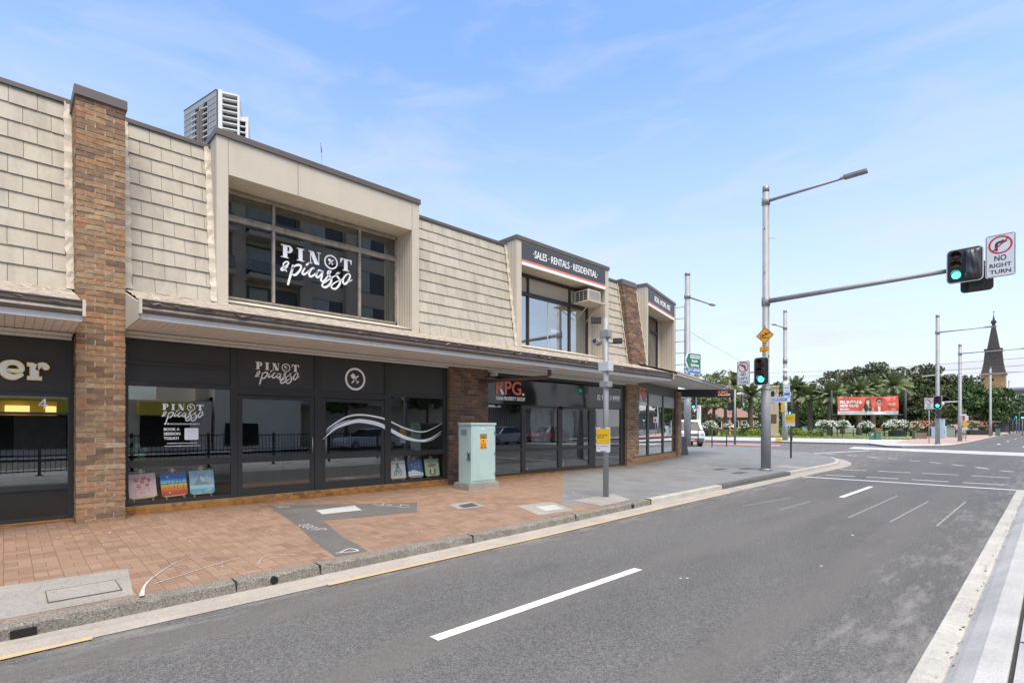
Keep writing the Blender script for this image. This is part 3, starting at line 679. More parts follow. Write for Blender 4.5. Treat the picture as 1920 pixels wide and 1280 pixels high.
panes(FAC, 'pane', [(10.9,11.76),(11.8,13.78),(13.82,14.76)], [(4.01,5.56)], -.655, glass('upper_office_glass', (.62,.66,.66), 1.6, 0, .42), w2_)
panes(CHM, 'pane', [(1.2,3.08),(3.12,4.31)], [(4.01,5.56),(5.65,6.14)], -.655, GLU, w3_)
q = MB(FAC)
for a, b in ((10.9,11.75),(11.81,13.77),(13.83,14.76)): q.box(a, b, 5.645, 6.14, -.69, -.66)
part(q, 'spandrel_panel', CREAM, w2_)
q = MB(FAC); q.box(12.70, 12.735, 4.01, 5.56, -.67, -.64); part(q, 'sliding_sash', mat('alu_sash', (.55,.56,.56), .4, .05, metal=.4), w2_)
q = MB(FAC)
for i in range(11): q.box(13.86+.081*i, 13.86+.081*i+.074, 4.02, 5.55, -.80-.012*(i%2), -.79-.012*(i%2))
qb_ = MB(FAC)
for i in range(9): qb_.box(10.92+.09*i, 10.92+.09*i+.083, 4.02, 5.55, -.80-.012*(i%2), -.79-.012*(i%2))
part(qb_, 'vertical_blind', BLIND, w2_); part(q, 'vertical_blind', BLIND, w2_)
q = MB(FAC); q.box(11.82, 13.7, 4.02, 5.5, -1.4, -1.38); part(q, 'cloud_tone_blind', mat('cloud_tone_grey', (.62,.64,.64), .8, .1, .7), w2_)  # pale blind added; its tone brightens the panes like reflected cloud
# body of the building behind the fronts, flat roof
bd = MB(FAC)
bd.box(-6, 16.8, 3.2, 3.5, -8, -.02); bd.box(-6, 16.8, 6.4, 6.6, -11, -1.1)
bd.box(-6, 20, -.2, 6.5, -11.2, -11); bd.box(-6.2, -6, -.2, 6.5, -11, -.5)
bd.box(2.2, 2.85, 3.5, 6.4, -4.6, -4.5); bd.box(2.8, 15.2, 3.5, 6.3, -4.7, -4.6)
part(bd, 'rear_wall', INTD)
bd = MB(CHM); bd.box(.1, 5.5, 3.2, 3.5, -6, -.02); bd.box(.1, 5.5, 6.4, 6.6, -6, -1.1); bd.box(5.3, 5.5, -.2, 6.4, -7, -.25)
bd.box(.99, 4.9, 3.5, 6.3, -3.2, -3.1)
part(bd, 'end_wall', CREAM)
bd = MB(CHM); bd.box(4.93, 5.45, 3.72, 6.9, -1.2, -.12); part(bd, 'corner_wall', CREAM)
bd = MB(FAC); bd.box(7.45, 8.1, 6.9, 7.35, -3.2, -2.2, .02); part(bd, 'roof_vent', mat('pale_roof_box', (.5,.52,.52), .6))

# ---- awning
def awning(M, u0, u1, zb, parent, seed, ends=(1,0), top=None, d=1.58):
    top = top or zb+.72; rr = random.Random(seed)
    s = MB(M); u = u0
    while u < u1-.01: s.box(u+.003, min(u+.097, u1), zb+.012, zb+.03, .02, d-.02); u += .1
    s.box(u0, u1, zb+.03, zb+.05, .0, d-.02)
    a = part(s, 'awning', SOFFIT, parent)
    t = MB(M); t.box(u0, u1, zb, zb+.075, d-.02, d+.0); t.box(u0, u1, zb-.012, zb+.0, d-.06, d+.0); t.box(u0, u1, zb-.09, zb+.012, .03, .06)
    part(t, 'fascia_trim', WHITEM, a)
    ps = MB(M); ps.box(u0, u1, zb-.05, zb-.002, .06, .22)
    ps.k = 1; u = u0+.03
    while u < u1: ps.box(u, u+.03, zb-.0515, zb-.0505, .12, .14); u += .06
    part(ps, 'vent_strip', [mat('perforated_strip', (.62,.59,.53), .7, .1, 30), DARK], a)
    pr = [(d,zb+.078),(d+.06,zb+.08),(d+.075,zb+.12),(d+.055,zb+.16),(d+.075,zb+.19),(d+.075,zb+.235),(d+.09,zb+.25),(d+.09,zb+.265),(d+.02,zb+.265),(d,zb+.2)]
    g = MB(M); n = len(pr)
    g.prism([(v, w_) for w_, v in pr], u0, u1, 'x'); 
    part(g, 'gutter', GUTTERB, a)
    r = MB(M); nu = int((u1-u0)/.07); nw = 14; vs = []
    for i in range(nu+1):
        for j in range(nw+1):
            tt = j/nw; base = zb+.245+(top-zb-.245)*tt; w_ = d+.075-(d+.075)*tt
            vs.append((u0+(u1-u0)*i/nu, base+rr.uniform(-.012,.016)*(1.5 if j < 4 else 1)-(rr.random()*.05 if j == 0 else 0), w_+(rr.uniform(-.02,.03) if j == 0 else 0)))
    r.add(vs, [(i*(nw+1)+j, i*(nw+1)+j+1, (i+1)*(nw+1)+j+1, (i+1)*(nw+1)+j) for i in range(nu) for j in range(nw)])
    part(r, 'awning_roof', MEMB, a)
    for k, u in enumerate((u0, u1)):
        if ends[k]:
            e = MB(M); sgn = -1 if k == 0 else 1
            e.prism([(zb-.0,0),(zb-.0,d+.0),(zb+.22,d+.0),(top-.03,.02)], u-.02*(k==0), u+.02*(k==1), 'x')
            e.box(u-.035*(k==0), u+.035*(k==1), zb+.05, zb+.275, d-.03, d+.1)
            part(e, 'end_cap', CREAM, a)
    return a
AW = awning(FAC, 1.43, 16.62, 3.08, BLDG, 3, (1,1))
awning(FAC, -6.0, .76, 2.945, SIDE, 4, (0,1))
# splayed corner awning: soffit, white edge, part membrane and part brown sheet roof
s = MB(CHM); d_ = 1.5
s.add([(-.5,3.3,.02),(9.6,3.3,.02),(9.6,3.3,d_),(-.9,3.3,d_)], [(0,1,2,3)]); s.box(-.3, 9.5, 3.31, 3.33, .0, d_-.03)
ca = part(s, 'awning', SOFFIT)
t = MB(CHM); t.box(-.2, 8.0, 3.31, 3.39, d_-.02, d_); t.box(-.2, 8.0, 3.30, 3.312, d_-.08, d_); part(t, 'fascia_trim', WHITEM, ca)
t = MB(CHM); t.add([(3.4,3.84,.0),(9.6,3.84,.0),(9.6,3.40,d_+.04),(3.4,3.40,d_+.04)], [(3,2,1,0)])
for i in range(40): x = 3.45+.15*i; t.add([(x,3.86,.0),(x+.05,3.86,.0),(x+.05,3.42,d_+.05),(x,3.42,d_+.05)], [(3,2,1,0)])
t.box(3.4, 9.6, 3.385, 3.43, d_, d_+.06)
part(t, 'sheet_roof', BROWN, ca)
t = MB(CHM); t.add([(-.3,3.84,.0),(3.42,3.84,.0),(3.42,3.41,d_+.03),(-.3,3.41,d_+.03)], [(3,2,1,0)]); part(t, 'awning_roof', MEMB, ca)
t = MB(CHM); t.box(-.2, 3.4, 3.392, 3.45, d_-.03, d_+.03); t.prism([(3.38,d_+.03),(3.42,d_+.04),(3.87,.0),(3.8,.0)], 3.37, 3.43, 'x'); part(t, 'awning_edge', CREAM, ca)

# ---- shopfronts
def ptiles(M, u0, u1, v1, w_, parent, seed):
    rr = random.Random(seed); mb = MB(M); mb.k = 0; v = -.1; hh = .062
    while v < v1-.01:
        u = u0
        while u < u1-.01:
            l = rr.choice((.062,.062,.13,.098)); e = min(u+l, u1); mb.box(u+.002, e-.002, v+.002, min(v+hh, v1)-.002, w_-.02, w_+rr.uniform(0,.003)); u = e
        v += hh
    mb.k = 1; mb.box(u0, u1, -.15, v1-.003, w_-.1, w_-.003)
    return part(mb, 'tiled_plinth', [PTILE, MORTD], parent)
ptiles(FAC, 1.41, 8.17, .155, .03, BLDG, 1); ptiles(FAC, 9.48, 16.16, .10, .03, BLDG, 2); ptiles(CHM, .0, 5.02, .36, .03, BLDG, 3); ptiles(FAC, -6, .79, .05, .03, SIDE, 4)
def bars(M, lst): 
    f = MB(M)
    for (a,b,c,d) in lst: f.box(a,b,c,d,-.07,.0,.004)
    return f
U = [(1.41,1.50),(3.08,3.20),(4.70,4.85),(6.37,6.53),(8.06,8.17)]
sf = part(bars(FAC, [(a,b,.155,3.0) for a,b in U]+[(1.5,3.08,.155,.215),(6.53,8.06,.155,.215),(1.5,3.08,.80,.915),(6.53,8.06,.80,.915),
    (1.5,3.08,2.19,2.27),(3.2,4.7,2.11,2.25),(4.85,6.37,2.11,2.25),(6.53,8.06,2.2,2.28),(1.5,3.08,2.555,2.615),(1.5,8.06,2.97,3.08)]), 'shopfront', CHAR)
f = MB(FAC)
for a, b in ((3.205,4.695),(4.855,6.365)):
    f.box(a, a+.085, .14, 2.1, -.06, -.012, .004); f.box(b-.085, b, .14, 2.1, -.06, -.012, .004); f.box(a+.085, b-.085, .14, .32, -.06, -.012, .004); f.box(a+.085, b-.085, .80, .915, -.06, -.012, .004); f.box(a+.085, b-.085, 2.03, 2.1, -.06, -.012, .004)
dr = part(f, 'door', CHAR, sf)
for u in (4.64, 4.93): h = MB(FAC); h.tube([(u,.95,-.01),(u,.95,.035),(u,1.28,.035),(u,1.28,-.01)], .010, 8); part(h, 'handle', mat('brushed_steel', (.45,.45,.44), .3, .05, metal=.9), dr)
f = MB(FAC)
for a, b, c, d in ((1.5,3.08,2.615,2.97),(1.5,3.08,2.27,2.555),(3.2,4.7,2.25,2.97),(4.85,6.37,2.25,2.97),(6.53,8.06,2.28,2.97)): f.box(a,b,c,d,-.05,-.028)
part(f, 'fascia_panel', CHARP, sf)
for a, b, c, d in ((1.5,3.08,.215,.80),(1.5,3.08,.915,2.19),(6.53,8.06,.215,.80),(6.53,8.06,.915,2.2),(3.29,4.61,.32,.80),(3.29,4.61,.915,2.03),(4.94,6.28,.32,.80),(4.94,6.28,.915,2.03)):
    q = MB(FAC); q.box(a,b,c,d,-.042,-.034); part(q, 'pane', GLL if d < .9 and (a < 1.6 or a > 6.5) else GL, sf)
U2 = [(9.48,9.53),(10.86,11.05),(12.50,12.70),(14.06,14.42),(15.9,16.16)]
sf2 = part(bars(FAC, [(9.48,9.53,.1,2.95),(10.88,11.04,.1,2.14),(12.5,12.69,.1,2.14),(14.08,14.40,.1,2.14),(15.9,16.16,.1,3.08),(9.53,10.88,.78,.86),(9.53,10.88,.1,.15),(11.04,12.5,.1,.22),(12.69,14.08,.1,.22),
    (11.04,12.5,.76,.86),(12.69,14.08,.76,.86),(14.4,15.9,.78,.86),(14.4,15.9,.1,.14),(11.04,14.08,2.04,2.14),(9.53,15.9,2.9,3.08)]), 'shopfront', mat('bronze_shopfront', (.036,.03,.026), .42, .15, 3))
for a, b, c, d in ((9.53,10.88,.15,.78),(9.53,10.88,.86,2.1),(11.04,12.5,.22,.76),(11.04,12.5,.86,2.04),(12.69,14.08,.22,.76),(12.69,14.08,.86,2.04),(14.4,15.9,.14,.78),(14.4,15.9,.86,2.1)):
    q = MB(FAC); q.box(a,b,c,d,-.042,-.034); part(q, 'pane', GL, sf2)
q = MB(FAC); q.tube([(12.45,1.0,0),(12.45,1.0,.04),(12.45,1.35,.04),(12.45,1.35,0)], .01, 8); part(q, 'handle', CHAR, sf2)
sf3 = part(bars(CHM, [(-.02,.10,.3,3.2),(1.08,1.28,.36,2.85),(3.06,3.24,.36,2.85),(4.9,5.02,.3,3.2),(.1,1.08,1.0,1.08),(1.28,3.06,1.0,1.08),(3.24,4.9,1.0,1.08),(.1,4.9,.36,.4),(.1,4.9,2.78,3.2)]), 'shopfront', DKBRZ)
for a, b in ((.1,1.08),(1.28,3.06),(3.24,4.9)):
    for c, d in ((.4,1.0),(1.08,2.78)):
        q = MB(CHM); q.box(a,b,c,d,-.042,-.034); part(q, 'pane', GL, sf3)
q = MB(CHM); q.box(.1, 4.9, 2.3, 2.78, -.034, -.030); part(q, 'frosted_band', mat('frosted_film', (.33,.34,.34), .35, .15, 3), sf3)
# neighbouring shop
sl = part(bars(FAC, [(.72,.79,.05,2.92),(-6,.72,2.84,2.92),(-6,.72,1.96,2.02),(-6,.72,1.685,1.72),(-6,.72,.52,.60),(-6,.72,.05,.1),(-.55,-.47,.1,1.96)]), 'shopfront', CHAR, SIDE)
q = MB(FAC); q.box(-6,.72,2.02,2.84,-.05,-.02); part(q, 'fascia_panel', CHARP, sl)
q = MB(FAC); q.box(-6,.72,.1,.52,-.05,-.03); part(q, 'stall_riser', mat('black_stall_riser', (.02,.021,.021), .15, .2), sl)
for a, b in ((-6,-.55),(-.47,.72)):
    for c, d in ((.60,1.685),(1.72,1.96)):
        q = MB(FAC); q.box(a,b,c,d,-.042,-.034); part(q, 'pane', GL, sl)
# interiors
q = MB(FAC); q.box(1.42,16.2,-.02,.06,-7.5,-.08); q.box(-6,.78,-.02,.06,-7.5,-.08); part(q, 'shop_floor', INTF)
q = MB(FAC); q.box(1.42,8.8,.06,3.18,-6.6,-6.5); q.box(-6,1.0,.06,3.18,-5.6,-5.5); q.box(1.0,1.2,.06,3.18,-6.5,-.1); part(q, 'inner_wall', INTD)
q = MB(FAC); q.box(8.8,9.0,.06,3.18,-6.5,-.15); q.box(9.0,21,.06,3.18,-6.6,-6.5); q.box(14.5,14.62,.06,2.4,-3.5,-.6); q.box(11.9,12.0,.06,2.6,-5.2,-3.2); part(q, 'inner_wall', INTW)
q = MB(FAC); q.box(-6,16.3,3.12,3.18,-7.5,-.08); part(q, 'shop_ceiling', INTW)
q = MB(FAC); q.box(3.4,5.6,.06,1.05,-4.9,-4.3,.02); q.box(6.3,7.9,.06,.82,-3.6,-3.0,.02); q.box(-.4,.6,.06,.95,-2.2,-1.7,.02); part(q, 'counter', mat('counter_wood', (.10,.085,.07), .5))
q = MB(FAC); q.box(.10,.72,.06,1.66,-.42,-.36,.01); part(q, 'dark_curtain', mat('dark_curtain', (.05,.05,.05), .9, .3, 8), sl)
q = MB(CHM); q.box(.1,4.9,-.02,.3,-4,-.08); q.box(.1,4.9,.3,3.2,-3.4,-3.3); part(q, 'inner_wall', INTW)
# downpipe under the awning
q = MB(FAC); q.tube([(10.55,3.09,1.38),(10.55,2.88,1.38)], .055, 12); q.tube([(10.55,2.9,1.38),(10.55,2.83,1.3),(10.2,2.8,.9),(9.15,2.70,.16)], .05, 12)
dp = part(q, 'downpipe', mat('maroon_pipe', (.10,.055,.048), .4, .15, 4), AW)
q = MB(FAC); q.box(10.44,10.66,3.02,3.09,1.28,1.5,.01); part(q, 'pipe_bracket', WHITEM, dp)
q = MB(FAC); q.box(9.52,9.62,2.86,2.96,.12,.3,.02); q.disc((9.57,2.91), .05, .3, .34, 14); part(q, 'security_lamp', WHITEM)
# ============================================================= signs and lettering on the shops
LOGO={'amp':[(0.0673,-0.1539),(0.0509,-0.1255),(0.0303,-0.0958),(0.0285,-0.0618),(0.06,-0.0285),(0.0861,-0.0267),(0.0897,-0.0485),(0.06,-0.0855),(0.0188,-0.1127),(0.0006,-0.1358),(0.0091,-0.1491),(0.0376,-0.1358),(0.0673,-0.0988),(0.0806,-0.0873)],
'p':[(0.1503,-0.0588),(0.1352,-0.1309),(0.1085,-0.2279),(0.0861,-0.3164)],
'pb':[(0.1315,-0.1164),(0.1655,-0.0667),(0.2115,-0.0382),(0.2503,-0.0376),(0.2539,-0.0752),(0.223,-0.1279),(0.1806,-0.1752),(0.1467,-0.1745),(0.1315,-0.1545)],
'i':[(0.3085,-0.0564),(0.277,-0.117),(0.2848,-0.1467),(0.3279,-0.1224),(0.3758,-0.0655)],'id':[(0.3279,-0.0145),(0.3479,0.0067)],
'c':[(0.4358,-0.0412),(0.4158,-0.0339),(0.3836,-0.0721),(0.3636,-0.123),(0.3794,-0.1552),(0.4158,-0.14),(0.4636,-0.0873),(0.4879,-0.0582)],
'a':[(0.537,-0.0497),(0.5,-0.0479),(0.4679,-0.0939),(0.4636,-0.1382),(0.4921,-0.1448),(0.5291,-0.0976),(0.5576,-0.0442)],
'a2':[(0.5576,-0.0479),(0.5455,-0.1103),(0.5291,-0.1691),(0.5455,-0.1903),(0.5739,-0.1764),(0.62,-0.1115),(0.6782,-0.0194)],
's1':[(0.6782,-0.0194),(0.6364,-0.0321),(0.6279,-0.0697),(0.6618,-0.103),(0.6782,-0.1485),(0.6533,-0.2097),(0.5945,-0.2606),(0.5491,-0.2533),(0.5533,-0.2206),(0.603,-0.1788),(0.6782,-0.1164),(0.7545,-0.0606),(0.8067,-0.0176)],
's2':[(0.8067,-0.0176),(0.7679,-0.0333),(0.7545,-0.0685),(0.7933,-0.1097),(0.8067,-0.1485),(0.7806,-0.2103),(0.7291,-0.2606),(0.6782,-0.2491),(0.6867,-0.2115),(0.7461,-0.1594),(0.8321,-0.1067)],
'o':[(0.9285,-0.0091),(0.8933,-0.0327),(0.8497,-0.0988),(0.8497,-0.1479),(0.88,-0.163),(0.9285,-0.1085),(0.9552,-0.037),(0.9418,-0.0103),(0.9285,-0.0073)],
'ot':[(0.9152,-0.1109),(0.9467,-0.1133),(0.9867,-0.0848)]}
LW={'amp':[.012,.02,.024,.016],'p':[.026,.03,.026],'pb':[.012,.03,.026,.03,.012],'id':[.022,.028],'s1':[.012,.03,.026,.03,.022,.018,.012],'s2':[.012,.03,.026,.03,.022,.018,.012],'ot':[.012,.01]}
def icon(mb, c, r, z0, z1):
    """wine glass crossed with a brush"""
    M0 = mb.M; mb.M = M0 @ Matrix.Translation((c[0],c[1],0)) @ Matrix.Scale(r,4,(1,0,0)) @ Matrix.Scale(r,4,(0,1,0)) @ Matrix.Rotation(R(40),4,'Z')
    mb.prism([(-.24,.78),(.24,.78),(.30,.40),(.22,.18),(.0,.08),(-.22,.18),(-.30,.40)], z0, z1)
    mb.box(-.045,.045,-.5,.09,z0,z1*.98); mb.box(-.25,.25,-.60,-.5,z0,z1)
    mb.M = M0 @ Matrix.Translation((c[0],c[1],0)) @ Matrix.Scale(r,4,(1,0,0)) @ Matrix.Scale(r,4,(0,1,0)) @ Matrix.Rotation(R(-42),4,'Z')
    mb.prism([(-.085,.25),(.085,.25),(.11,.5),(.0,.72),(-.11,.5)], z0, z1*.97); mb.prism([(-.055,-.75),(.055,-.75),(.11,-.28),(-.11,-.28)], z0, z1*.97); mb.box(-.05,.05,.08,.23,z0,z1*.97)
    mb.M = M0
def logo(mb, x0, y0, s, z0, z1):
    M0 = mb.M; mb.M = M0 @ Matrix.Translation((x0,y0,0)) @ Matrix.Scale(s,4,(1,0,0)) @ Matrix.Scale(s,4,(0,1,0))
    b, t = .022, .188
    mb.box(.022,.078,b,t,z0,z1); mb.box(-.004,.092,b,b+.010,z0,z1*.99); mb.box(-.004,.07,t-.010,t,z0,z1*.99)
    mb.stroke([(.07,t-.008),(.108,t-.012),(.122,.14),(.108,.106),(.07,.101)], [.014,.022,.044,.022,.012], z0, z1*.98)
    mb.box(.223,.277,b,t,z0,z1); mb.box(.2,.298,b,b+.010,z0,z1*.99); mb.box(.2,.298,t-.010,t,z0,z1*.99)
    mb.prism([(.368,t),(.428,t),(.502,b),(.442,b)][::-1], z0, z1); mb.box(.379,.388,b,t,z0,z1*.99); mb.box(.494,.502,b,t,z0,z1*.99)
    mb.box(.355,.41,t-.008,t,z0,z1*.98); mb.box(.358,.408,b,b+.008,z0,z1*.98); mb.box(.472,.524,t-.008,t,z0,z1*.98)
    mb.box(.863,.917,b,t,z0,z1); mb.box(.84,.94,b,b+.010,z0,z1*.99); mb.box(.808,.974,t-.014,t,z0,z1*.99)
    mb.prism([(.808,t),(.808,.125),(.816,.125),(.838,t)], z0, z1*.98); mb.prism([(.974,t),(.974,.125),(.966,.125),(.944,t)], z0, z1*.98)
    mb.ring((.672,.1), .079, .098, z0, z1); icon(mb, (.672,.1), .066, z0, z1)
    for k, v in LOGO.items(): mb.stroke(v, LW.get(k, [.014,.03,.026,.014]), z0, z1)
    mb.M = M0
def sign(name, label, cat, u, v, M=FAC, group=None):
    p = M @ Vector((u, v, 0)); return thing(name, label, cat, tuple(p), group)
m = MB(FAC); logo(m, 4.25, 5.08, 1.65, -.648, -.645); lab(m.build('window_lettering', WHITEL), 'large white wine studio name lettered across the upper dormer window', 'lettering')
m = MB(FAC); logo(m, 3.53, 2.602, .87, -.028, -.022); lab(m.build('fascia_lettering', WHITEL), 'white wine studio name on the black fascia panel above the doors', 'lettering')
m = MB(FAC); m.ring((5.635,2.555), .20, .243, -.028, -.022, 60, 1, 1.03); icon(m, (5.635,2.555), .17, -.028, -.022); lab(m.build('fascia_emblem', WHITEL), 'round white emblem of wine glass crossed with brush on black fascia', 'emblem')
m = MB(FAC); logo(m, 1.985, 1.775, .66, -.033, -.031)
text_mb(m, 'BOOK A', 2.01, 2.25, 1.425, 1.475, -.033, -.031, .03); text_mb(m, 'SESSION', 2.01, 2.26, 1.345, 1.395, -.033, -.031, .03); text_mb(m, 'TODAY!', 2.01, 2.235, 1.265, 1.315, -.033, -.031, .03)
m.disc((2.03,1.545), .016, -.033, -.031); m.disc((2.075,1.545), .016, -.033, -.031); text_mb(m, 'PINOTANDPICASSOPARRAMATTA', 2.105, 2.57, 1.53, 1.557, -.033, -.031, .02)
text_mb(m, 'INTERESTED IN FUNCTIONS & POP UPS?', 2.06, 2.53, 1.19, 1.21, -.033, -.031, .02); text_mb(m, 'www.parramatta@pinotandpicasso.com.au', 2.02, 2.57, 1.14, 1.165, -.033, -.031, .02)
m.rrect(2.325, 2.545, 1.258, 1.47, .02, -.033, -.0315)
lab(m.build('window_lettering', WHITEL), 'white booking notice with studio name on the leftmost ground floor window', 'lettering')
def wave(pts, wd): 
    m = MB(FAC); m.stroke(pts, wd, -.009, -.006, 14); return m
m = wave([(4.95,1.40),(5.05,1.50),(5.4,1.70),(5.75,1.76),(6.2,1.71),(6.45,1.64),(6.9,1.46),(7.3,1.37),(7.6,1.40),(8.02,1.58)], [.004,.03,.035,.04,.035,.03,.025,.004])
m.stroke([(4.88,1.22),(5.0,1.33),(5.2,1.48),(5.55,1.60),(5.8,1.62),(6.2,1.55),(6.5,1.42),(6.9,1.24),(7.3,1.15),(7.65,1.20),(8.0,1.38)], [.004,.03,.07,.085,.09,.085,.07,.035,.004], -.009, -.006, 14)
m.stroke([(7.0,1.19),(7.3,1.125),(7.65,1.155),(7.98,1.31)], [.004,.02,.004], -.009, -.006, 10); m.stroke([(4.95,1.36),(5.2,1.54),(5.5,1.65)], [.004,.02,.004], -.009, -.006, 10)
lab(m.build('window_decal', WHITEL), 'pair of white wave stripes swooping across the right hand door and window', 'decal')
# neighbouring shop letters
m = MB(FAC)
def letters_er(m, z0, z1, g):
    m.stroke([(.015,2.335),(.17,2.335),(.165,2.42),(.09,2.455),(.0,2.42),(-.02,2.335),(.02,2.26),(.10,2.235),(.175,2.275)], [.03+g,.05+g,.05+g,.075+g,.07+g,.04+g], z0, z1)
    m.box(.285-g/2,.365+g/2,2.23-g/2,2.44+g/2,z0,z1); m.box(.255-g/2,.40+g/2,2.215-g/2,2.25+g/2,z0,z1*.99); m.box(.255-g/2,.32,2.42-g/2,2.455+g/2,z0,z1*.99)
    m.stroke([(.35,2.36),(.38,2.43),(.43,2.44),(.455,2.41)], [.03+g,.05+g,.07+g], z0, z1)
t = sign('fascia_lettering', 'gold edged white raised letters er on the black fascia at far left', 'lettering', .2, 2.3)
letters_er(m, -.018, .035, .028); m.build('letter_rim', mat('gold_edge', (.62,.45,.16), .25, .1, 4, .8), t)
m = MB(FAC); letters_er(m, -.01, .045, 0); m.build('letter_face', WHITEL, t)
m = MB(FAC); m.stroke([(.447,1.915),(.447,1.785)], .024, -.033, -.030, 1); m.stroke([(.44,1.912),(.378,1.826),(.478,1.826)], .02, -.033, -.0302, 1); lab(m.build('street_number', WHITEL), 'white number 4 on the window strip under gold lettered fascia', 'number')
for i, (a, b) in enumerate(((.0,.33),(.55,.70))):
    q = MB(FAC); q.box(a, b, 1.735, 1.88, -2.3, -2.27); lab(q.build('warm_glow_panel', emis('warm_panel_%d' % i, (1,.62,.22), .9)), ('wider' if i == 0 else 'narrower')+' warm lit panel glowing inside the far left shop window', 'light panel')  # emissive panels put in for the warm bright rectangles in this window
q = MB(FAC); q.box(-2,.72,1.70,1.97,-2.5,-2.4); part(q, 'yellow_pelmet', mat('yellow_pelmet', (.6,.44,.06), .7), sl)
# estate agent sign band
t = sign('shop_sign', 'long glossy black sign band with orange and white agency name and phone number', 'sign', 12.7, 2.12)
q = MB(FAC); vs = []; n = 60
for i in range(n+1):
    u = 9.53+6.37*i/n
    for v in (2.13, 2.36, 2.6, 2.84): vs.append((u, v, .012+.004*math.sin(u*2.3+v*3)+.003*math.sin(u*5.1)))
q.smooth = True; q.add(vs, [(4*i+j,4*(i+1)+j,4*(i+1)+j+1,4*i+j+1) for i in range(n) for j in range(3)]); q.smooth = False
q.box(9.53,15.9,2.125,2.845,-.03,.003); q.build('sign_panel', GLOSSB, t)
def rpg(name, M, u0, u1, v0, v1, w0, w1, parent, small=True):
    q = MB(M); W = u1-u0; text_mb(q, 'RPG', u0, u0+W*.86, v0, v1, w0, w1, .012); q.build('orange_letters', ORANGEL, parent)
    q = MB(M); q.box(u0+W*.90, u0+W*.97, v0, v0+(v1-v0)*.16, w0, w1)
    q.prism([(u0+W*.12,v0+(v1-v0)*.36),(u0+W*.19,v0+(v1-v0)*.36),(u0+W*.27,v0),(u0+W*.19,v0)], w0, w1+.002)
    if small: text_mb(q, 'RANA PROPERTY GROUP', u0, u0+W, v0-(v1-v0)*.42, v0-(v1-v0)*.14, w0, w1, .015)
    q.build('white_letters', WHITEL, parent)
rpg('agency', FAC, 9.84, 10.99, 2.40, 2.79, .012, .024, t)
q = MB(FAC); text_mb(q, '02 9', 14.48, 14.82, 2.39, 2.585, .012, .022, .022); text_mb(q, '0 9999', 15.20, 15.80, 2.39, 2.585, .012, .022, .022); q.build('phone_number', WHITEL, t)
t = sign('window_lettering', 'orange and white agency name on the splayed corner window beside the slim brick column', 'lettering', .6, 2.4, CHM)
rpg('agency', CHM, .12, .98, 2.50, 2.98, -.0, .012, t)
# upper agency signs
def upper_sign(M, u0, u1, s, label, tx):
    t = sign('fascia_sign', label, 'sign', (u0+u1)/2, 6.3, M)
    q = MB(M); q.box(u0,u1,6.385,6.885,-.02,.02); q.build('sign_panel', mat('slate_sign', (.065,.066,.07), .5, .1), t)
    q = MB(M); q.box(u0,u1,6.315,6.385,-.02,.021); q.build('orange_stripe', mat('salmon_stripe', (.66,.20,.13), .5, .05), t)
    q = MB(M); q.box(u0,u1,6.23,6.315,-.02,.022); q.build('white_stripe', WHITEL, t)
    q = MB(M); text_mb(q, s, tx[0], tx[1], 6.525, 6.745, .02, .026, .006); q.build('sign_text', WHITEL, t)
    for x in (u0-.0, ): pass
upper_sign(FAC, 10.868, 14.944, '·SALES · RENTALS · RESIDENTIAL·', 'slate sign reading sales rentals residential on the middle dormer', (11.35, 14.50))
upper_sign(CHM, 1.18, 4.73, 'RETAIL · INCOME · ASSET', 'slate sign with salmon stripe on the splayed corner dormer', (1.9, 4.1))
# sign beam under the corner awning
a = pos(1268, 24.6); b = pos(1376, 24.9); xd = Vector((b[0]-a[0], b[1]-a[1], 0)); Wd = xd.length
BM_ = frame((a[0],a[1],0), xd)
t = thing('hanging_sign', 'black beam sign under the corner awning edge with small orange agency name', 'sign', (a[0],a[1],2.9))
q = MB(BM_); q.box(-.4, Wd, 2.87, 3.24, -.12, 0); q.build('sign_box', mat('matt_black_box', (.02,.02,.021), .6, .1), t)
q = MB(BM_); text_mb(q, 'RPG', Wd*.72, Wd*.89, 3.0, 3.17, .0, .012, .015); q.build('orange_letters', ORANGEL, t)
q = MB(BM_); q.box(Wd*.905, Wd*.93, 3.0, 3.03, 0, .012); q.box(Wd*.72, Wd*.92, 2.965, 2.985, 0, .012); q.build('white_underline', WHITEL, t)
# air conditioner on its shelf
t = sign('air_conditioner', 'boxy cream window air conditioner on a shelf in the middle dormer', 'air conditioner', 14.4, 5.6)
ACM = mat('aged_cream_plastic', (.58,.54,.46), .5, .08, 4, dirt=.2)
q = MB(FAC); q.box(14.02,14.70,5.70,6.10,-.62,.0,.012); q.build('casing', ACM, t)
q = MB(FAC)
for i in range(10): q.box(14.06, 14.66, 5.735+.034*i, 5.737+.034*i+.018, .0, .008)
for i in range(14): q.box(14.08+.042*i, 14.085+.042*i, 5.73, 6.07, .004, .012)
q.build('front_grille', mat('grille_grey', (.42,.40,.35), .5), t)
q = MB(FAC)
for i in range(4):
    for j in range(3): q.box(14.012, 14.021, 5.75+.08*i, 5.80+.08*i, -.52+.17*j, -.39+.17*j)
q.build('side_louvre', DARK, t)
t = sign('air_conditioner_shelf', 'cream shelf on angled brackets carrying the window air conditioner', 'shelf', 14.4, 5.6)
q = MB(FAC); q.box(13.9,14.86,5.655,5.70,-.64,.14,.005); q.build('shelf_board', CREAM, t)
for u in (14.1, 14.66): q = MB(FAC); q.tube([(u,5.66,.05),(u,5.15,-.6)], .014, 6); q.build('bracket', CREAM, t)
